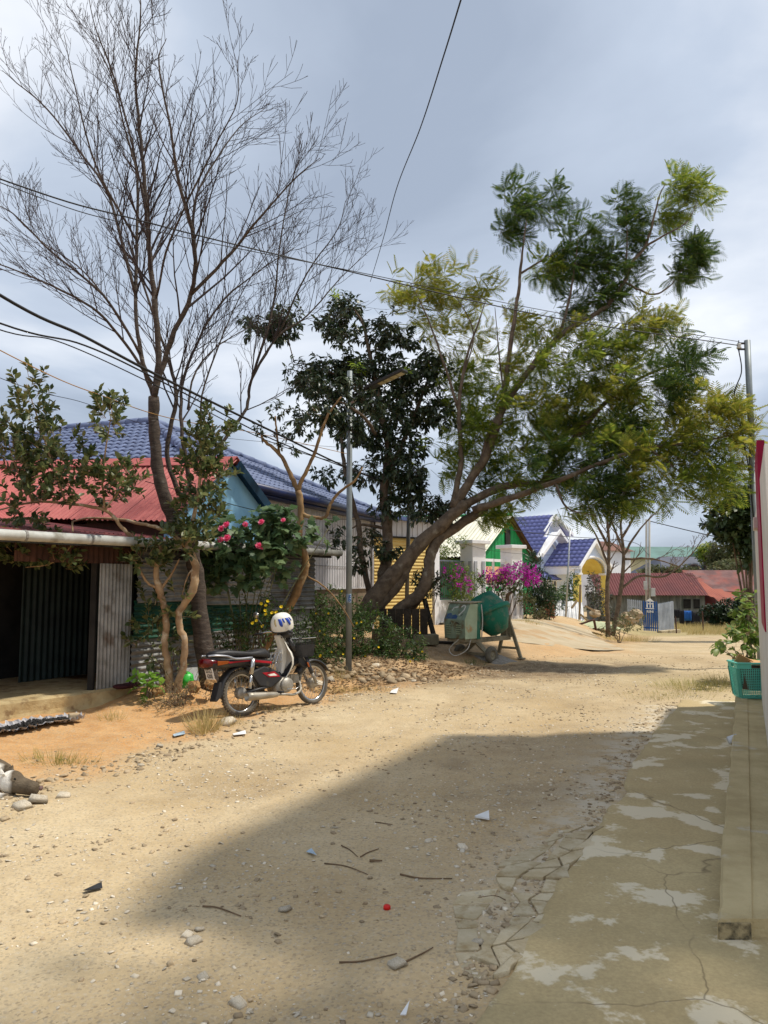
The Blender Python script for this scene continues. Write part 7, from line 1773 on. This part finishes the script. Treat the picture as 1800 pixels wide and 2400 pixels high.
scatter(170, area(lambda x, y: np.exp(-(((x + .4) / 1.0) ** 2 + ((y - 13.2) / .5) ** 2)), -2.5, 2, 12, 14.6), .03, .15, STONEB, 'verge_stones', 'small stones piled at the foot of the verge shrubs', 'stones', 2.2, .7)
smesh = mesh_np('stone', STV, STF, STONE)
spots = [(440, 2200, .05, 'left stone of the small cluster on the shaded road'), (455, 2217, .075, 'largest flat stone of the cluster on the shaded road'), (468, 2188, .045, 'rear stone of the cluster on the shaded road'), (668, 2136, .06, 'white pebble right of the stone cluster'), (475, 2290, .045, 'white pebble below the stone cluster'), (560, 2350, .07, 'flat white stone at the bottom of the road'), (1004, 1972, .06, 'stone pair member left of the white shard'), (1084, 1988, .07, 'flat grey stone below the white shard'), (1118, 2215, .06, 'stone beside the broken slab corner'), (1315, 1953, .035, 'white pebble close to the slab edge'), (928, 2270, .07, 'stone at the end of the bottom twig'), (330, 1797, .06, 'grey stone on the orange verge edge'), (375, 1748, .09, 'tan stone at the verge below the ledge'), (530, 1700, .20, 'flat tan rock under the motorbike rear wheel'), (90, 1882, .15, 'largest rock before the dog'), (50, 1896, .12, 'rock left of the largest one before the dog'), (150, 1872, .11, 'rock right of the dog muzzle'), (880, 1562, .16, 'stone right of the lamp pole foot'), (775, 1592, .14, 'stone left of the lamp pole foot'), (750, 1602, .18, 'round brown boulder behind the front wheel'), (970, 1600, .09, 'pale stone in the mixer shade'), (1105, 1556, .06, 'small orange stone before the mixer wheel')]
for (u, v, s, lb_) in spots:
    g = G(u, v); o = bpy.data.objects.new('stone', smesh); COL.objects.link(o); o.location = (g.x, g.y, g.z + s * .12); o.rotation_euler = (random.uniform(-.3, .3), random.uniform(-.3, .3), random.uniform(0, 6.3)); o.scale = (s, s * random.uniform(.7, 1.2), s * .55)
    tag(o, lb_, 'stone', 'loose stones on the dirt road')
# sticks
STK = mat('dry_stick', (.20, .13, .075), (.12, .08, .045), 8, .9)
for pts, r, lab in (([(475, 2130), (510, 2137), (565, 2150)], .007, 'thin brown twig lying left of the pebble cluster'), ([(760, 2025), (810, 2032), (862, 2048)], .006, 'pale curved stick lying below the white litter scrap'), ([(938, 2056), (985, 2062), (1060, 2066)], .008, 'long dark stick on the shaded road near the slab'), ([(800, 1985), (820, 1995), (838, 2010)], .006, 'short dark twig left of the forked twig'), ([(845, 2012), (862, 1998), (888, 1984)], .006, 'curved dark twig above the stubby stick'), ([(866, 2018), (896, 2018)], .012, 'stubby pale stick in the middle of the shaded road'), ([(795, 2262), (850, 2256), (930, 2246)], .006, 'reddish straight stick near the bottom centre'), ([(880, 1925), (920, 1928)], .006, 'small dark twig on the upper shaded road'), ([(1185, 2120), (1160, 2105), (1120, 2110)], .004, 'thin looped wire like twig beside the slab edge'), ([(940, 2270), (990, 2240), (1015, 2225)], .006, 'twig beside the pebbles near the bottom')):
    q = [G(u, v) + Z * r * .8 for u, v in pts]; mb = MB(); sp_ = spline(q, 4); mb.tube(sp_, lerp_list([r * .72, r * .4], len(sp_)), 6); o = mb.build('stick', STK, smooth=True); tag(o, lab, 'stick')
# litter
def scrap(pts, z, m, name, lab, cat, th=.003, curl=.01):
    base = [G(u, v) for u, v in pts]; zz = max(p.z for p in base) + z
    mb = MB(); mb.prism([V((p.x, p.y, zz + (curl if i % 2 else 0))) for i, p in enumerate(base)], (0, 0, th)); o = mb.build(name, m); tag(o, lab, cat)
WP_ = mat('white_paper', (.75, .75, .74), (.66, .66, .64), 9, .8); BP_ = mat('pale_blue_wrap', srgb(170, 190, 205), None, 9, .6)
scrap([(1113, 1924), (1146, 1916), (1147, 1930)], .015, WP_, 'tile_shard', 'white triangular shard on the shaded road', 'litter', .012, .02)
scrap([(718, 2000), (730, 1996), (742, 2008), (732, 2012)], .008, BP_, 'wrapper', 'pale blue wrapper on the shaded road', 'litter')
scrap([(1662, 1668), (1676, 1662), (1692, 1666), (1690, 1673), (1668, 1674)], .02, WP_, 'paper', 'white paper scrap at the far end of the slab', 'litter', .004, .01)
scrap([(405, 1720), (432, 1714), (434, 1720), (408, 1727)], .012, BP_, 'paper', 'pale paper lying on the orange verge', 'litter')
scrap([(195, 2090), (238, 2076), (240, 2082), (200, 2094)], .008, BLKS, 'rag_strip', 'dark torn strip on the sunlit road', 'litter')
scrap([(918, 1622), (934, 1618), (930, 1630), (914, 1630)], .012, WP_, 'paper', 'white crumpled paper near the mixer shadow', 'litter')
scrap([(938, 2385), (960, 2372), (952, 2392)], .01, WP_, 'paper', 'pale paper corner at the very bottom of the road', 'litter', .004, .02)
scrap([(545, 1722), (575, 1716), (577, 1722), (548, 1728)], .012, WP_, 'paper', 'white strip of litter below the motorbike', 'litter')
scrap([(1640, 2072), (1662, 2066), (1664, 2078), (1648, 2080)], .02, mat('navy_scrap', (.02, .025, .05)), 'wrapper', 'crumpled navy wrapper on the slab', 'litter', .012, .015)
scrap([(1600, 2152), (1622, 2160), (1628, 2166), (1610, 2162)], .022, STK, 'dry_leaf', 'curled dead leaf on the slab near the kerb', 'leaf', .004, .015)
scrap([(1653, 1955), (1657, 1955), (1657, 1968), (1653, 1968)], .022, WP_, 'cigarette_end', 'white cigarette end on the slab', 'litter', .006, 0)
g = G(907, 2135); mb = MB(); mb.lathe([(0, .018), (.015, .018), (.018, .014), (.019, 0), (0, 0)], 20, Matrix.Translation(g)); o = mb.build('bottle_cap', mat('red_cap', srgb(220, 36, 30), None, 5, .4), smooth=True); tag(o, 'small red bottle cap on the shaded road', 'bottle cap')
g = G(1707, 1742, .03); mb = MB(); mb.lathe([(0, .0), (.035, .0), (.045, .09), (.043, .09), (.033, .004)], 16, Matrix.Translation(g + Z * .03) @ Matrix.Rotation(1.35, 4, 'Y')); cupm = mat('clear_cup', (.7, .72, .74), None, 5, .15); o = mb.build('plastic_cup', cupm, smooth=True); tag(o, 'clear plastic cup lying against the kerb', 'cup')
# plastic sheet with black crumbs
def sheet():
    t = thing('plastic_sheet', 'crumpled clear plastic sheet holding black crumbs before the ledge', 'sheet', G(90, 1712))
    a, b = G(-20, 1722), G(195, 1694); d = b - a; n = 40; m_ = 9; vs = []; fs = []; pr = V((d.y, -d.x, 0)).normalized()
    for i in range(n + 1):
        for j in range(m_ + 1):
            s = i / n; w = (.30 if s < .9 else .14) * (1 + .25 * math.sin(i * 1.7)); q = a + d * s + pr * ((j / m_ - .5) * w)
            edge = abs(j / m_ - .5) * 2; vs.append((q.x, q.y, Hf(q.x, q.y) + .012 + .05 * edge ** 2 + random.uniform(0, .028) + (.05 if s > .9 else 0) * random.random()))
    for i in range(n):
        for j in range(m_): q = i * (m_ + 1) + j; fs.append((q, q + m_ + 1, q + m_ + 2, q + 1))
    mb = MB(); mb.add(vs, fs); mb.build('film', mat('cloudy_plastic', (.50, .49, .50), (.34, .33, .34), 14, .25, .3, 30, spec=.6), t)
    xs = []; 
    for k in range(900):
        s = random.uniform(.08, .82); q = a + d * s + pr * random.gauss(0, .045); xs.append((q.x, q.y, Hf(q.x, q.y) + random.uniform(.03, .06)))
    xs = np.array(xs); k = len(xs); joined('black_crumbs', STV, STF, frames_np(xs, unit(k), unit(k), rng.uniform(.01, .028, k)), mat('crumbs', (.012, .012, .012), (.03, .028, .025), 30, .8), t)
    c = a + d * .89; mb = MB(); mb.box((c.x, c.y, Hf(c.x, c.y) + .07), (.12, .09, .08), Matrix.Rotation(.5, 3, 'Z')); mb.build('clod', STONEB, t, bevel=.015)
sheet()
# grass tufts
GR = leafmat('straw', [(.34, .27, .10), (.46, .37, .16), (.56, .47, .24), (.36, .33, .11)], .3, .8, .1)
GRG = leafmat('greenish_straw', [(.20, .22, .06), (.32, .30, .09), (.45, .38, .15)], .3, .8, .1)
BLV = np.array([(-.012, 0, 0), (.012, 0, 0), (.009, .45, .03), (-.009, .45, .03), (.0, 1, -.10)]); BLF = np.array([(0, 1, 2), (0, 2, 3), (3, 2, 4)])
def tuft(lab, u, v, rx, n, h, name='grass_tuft', m=GR, ry=None, grp='dry grass tufts on the verge'):
    g = G(u, v); t = thing(name, lab, 'grass', g, grp)
    a = rng.uniform(0, 6.283, n); r = rng.random(n) ** .6; x = g.x + rx * r * np.cos(a); y = g.y + (ry or rx) * r * np.sin(a); z = H(x, y)
    d = np.stack([np.cos(a) * r * .8 + rng.normal(0, .3, n), np.sin(a) * r * .8 + rng.normal(0, .3, n), 1 + 0 * a], 1)
    up = np.stack([np.cos(a), np.sin(a), .2 + 0 * a], 1) + rng.normal(0, .3, (n, 3)); sc = h * rng.uniform(.5, 1.15, n)
    joined('blades', BLV, BLF, frames_np(np.stack([x, y, z - .01], 1), d, up, np.stack([np.maximum(sc, .14), sc, sc], 1)), m, t)
for a in [('large straw tuft just left of the motorbike rear wheel', 480, 1712, .15, 260, .30), ('small tuft right of the large straw tuft', 545, 1700, .16, 90, .14), ('straw patch behind the lying dog', 140, 1795, .34, 240, .15, 'grass_tuft', GRG, .14), ('low straw strip between the motorbike and the lamp pole', 830, 1622, .65, 420, .14, 'grass_tuft', GR, .22), ('straw tuft beside the front wheel', 800, 1585, .3, 160, .2), ('low tuft beside the shed ledge', 262, 1685, .14, 90, .14, 'grass_tuft', GRG), ('sparse straw below the motorbike', 640, 1668, .45, 200, .09, 'grass_tuft', GR, .2),
        ('straw patch at the corner of the pale ramp', 1480, 1504, .9, 700, .28, 'grass_tuft', GR, .7), ('second straw patch below the bare roadside trees', 1420, 1495, .6, 360, .25, 'grass_tuft', GR, .5), ('yellow grass patch beside the far end of the slab', 1640, 1612, .75, 900, .16, 'grass_tuft', GRG, .5), ('thin yellow grass left of the far slab end', 1560, 1632, .7, 420, .09, 'grass_tuft', GRG, .45), ('grass hugging the kerb behind the basket', 1690, 1600, .3, 300, .2, 'grass_tuft', GR, .4), ('green weeds under the cement mixer', 1110, 1552, .25, 160, .14, 'grass_tuft', leafmat('weed', [(.05, .09, .02), (.09, .14, .03)], .3)), ('reddish weeds at the foot of the right gate post', 1235, 1462, .5, 240, .25, 'grass_tuft', GRG, .4)]: tuft(*a)
# dry grass field
nf_ = 26000; x = rng.uniform(11, 30, nf_); y = 33.5 + 14 * rng.random(nf_); x = x + (y - 33) * .28; kk = (x > np.interp(y, [33, 36, 40, 48], [12.8, 14.2, 14.5, 15])) ; x, y = x[kk], y[kk]; n = len(x); sc = rng.uniform(.15, .42, n)
o = joined('dry_field', BLV, BLF, frames_np(np.stack([x, y, H(x, y) - .02], 1), np.stack([rng.normal(.2, .3, n), rng.normal(0, .3, n), np.ones(n)], 1), unit(n), np.stack([sc * 2.2, sc, sc], 1)), GR); tag(o, 'dry yellow grass field before the barn', 'grass')
xl = rng.uniform(0, 1, 2600); yl = 11.6 + 3.2 * rng.random(2600); xq = np.interp(yl, EY, EX) - .3 - xl * 2.4; n = len(xl)
o = joined('leaf_litter', LEAFW[0], LEAFW[1], frames_np(np.stack([xq, yl, H(xq, yl) + .008], 1), np.concatenate([rng.normal(size=(n, 2)), rng.normal(0, .2, (n, 1))], 1), np.tile([0, 0, 1.0], (n, 1)) + rng.normal(0, .3, (n, 3)), rng.uniform(.03, .08, n)), leafmat('dead_leaf', [(.10, .055, .025), (.16, .09, .04), (.22, .15, .07)], .1, .9)); tag(o, 'brown fallen leaves over the verge soil', 'leaf litter')
# odd things under the leaning trunks
bx = thing('wooden_crate', 'dark wooden box frame below the leaning trunks', 'crate', G(930, 1500)); c = P(945, 1462, 16.2); WD = mat('dark_wet_wood', (.045, .035, .026), (.025, .02, .015), 8, .9, .3, 30, var=.25)
for k in range(6):
    mb = MB(); mb.box(c + V((-.42 + k * .17, 0, .0)), (.16, .03, .62)); mb.build('plank', WD, bx)
for k in range(3):
    mb = MB(); mb.box(c + V((.5, .12 + k * .17, 0)), (.03, .16, .62)); mb.build('plank', WD, bx)
mb = MB(); mb.box(c + V((-.35, -.45, -.28)), (.6, .03, .42)); o = mb.build('board', mat('mossy_board', (.12, .10, .06), (.07, .06, .035), 6, .9)); tag(o, 'mossy board propped before the dark wooden box', 'board')
q0 = G(1022, 1512); mb = MB(); mb.beam(q0, P(995, 1405, 17.2), .09, .07); o = mb.build('prop', WD); tag(o, 'dark timber prop slanting against the yellow slats', 'timber')
mb = MB(); mb.tube([P(958, 1440, 17.4), P(1000, 1385, 17.2), P(1035, 1350, 17)], [.06, .05, .03], 8); o = mb.build('branch', BARKB, smooth=True); tag(o, 'cut dark branch leaning across the yellow slats', 'branch')
shrub('verge_shrub', 'small dark leaved sprig in front of the grey railing', 'shrub', [(1010, 1375, 16.8, 28, 26), (985, 1360, 16.8, 20, 20), (1030, 1365, 16.8, 16, 14)], LD, LEAF, .08, 2.5, 6, .1, 'dark shrubs along the verge', (985, 1420, 16.8), 4)
mb = MB(); g = G(995, 1512); mb.box(g + Z * .12, (.55, .3, .22), Matrix.Rotation(.2, 3, 'Z')); o = mb.build('concrete_block', mat('mossy_concrete', (.20, .18, .12), (.13, .12, .08), 6, .95, .3), bevel=.02); tag(o, 'mossy concrete block at the foot of the timber prop', 'block')
mb = MB(); g = G(1055, 1512); mb.beam(g + V((-.45, 0, .03)), g + V((.35, -.1, .03)), .16, .05); o = mb.build('board', WD); tag(o, 'dark board lying flat left of the cement mixer', 'board')
mb = MB(); c = P(435, 1595, 10.35); mb.ball(c, (.11, .09, .11), 14, 10)
for k in range(len(mb.v)): p = V(mb.v[k]); mb.v[k] = tuple(c + (p - c) * random.uniform(.85, 1.15))
o = mb.build('plastic_bag', mat('green_plastic', srgb(64, 190, 70), srgb(48, 160, 56), 6, .35), smooth=True); tag(o, 'bright green plastic bag behind the pale trunks', 'bag')
mb = MB(); c = P(455, 1585, 10.75); mb.box(c, (.30, .02, .24), Matrix.Rotation(.5, 3, 'Z') @ Matrix.Rotation(-.25, 3, 'X')); o = mb.build('white_board', mat('dirty_white_board', (.62, .63, .62), (.48, .48, .46), 8, .8)); tag(o, 'dirty white board leaning at the foot of the dark trunk', 'board')
for (u, v, s, lab) in ((335, 1655, .17, 'brown stone block left of the pale trunks'), (372, 1620, .16, 'orange clay lump behind the left pale trunk'), (455, 1610, .15, 'tan clay lump between the trunks and the motorbike'), (495, 1602, .14, 'brown clay lump at the dark trunk foot')):
    p = P(u, v, 10.05); mb = MB(); mb.ball(p, (s * .6, s * .5, s * .5), 9, 6)
    for k in range(len(mb.v)): q = V(mb.v[k]); mb.v[k] = tuple(p + (q - p) * random.uniform(.75, 1.2))
    o = mb.build('clay_lump', mat('orange_clay', (.45, .26, .11), (.34, .19, .08), 7, .95, .5)); tag(o, lab, 'clay')
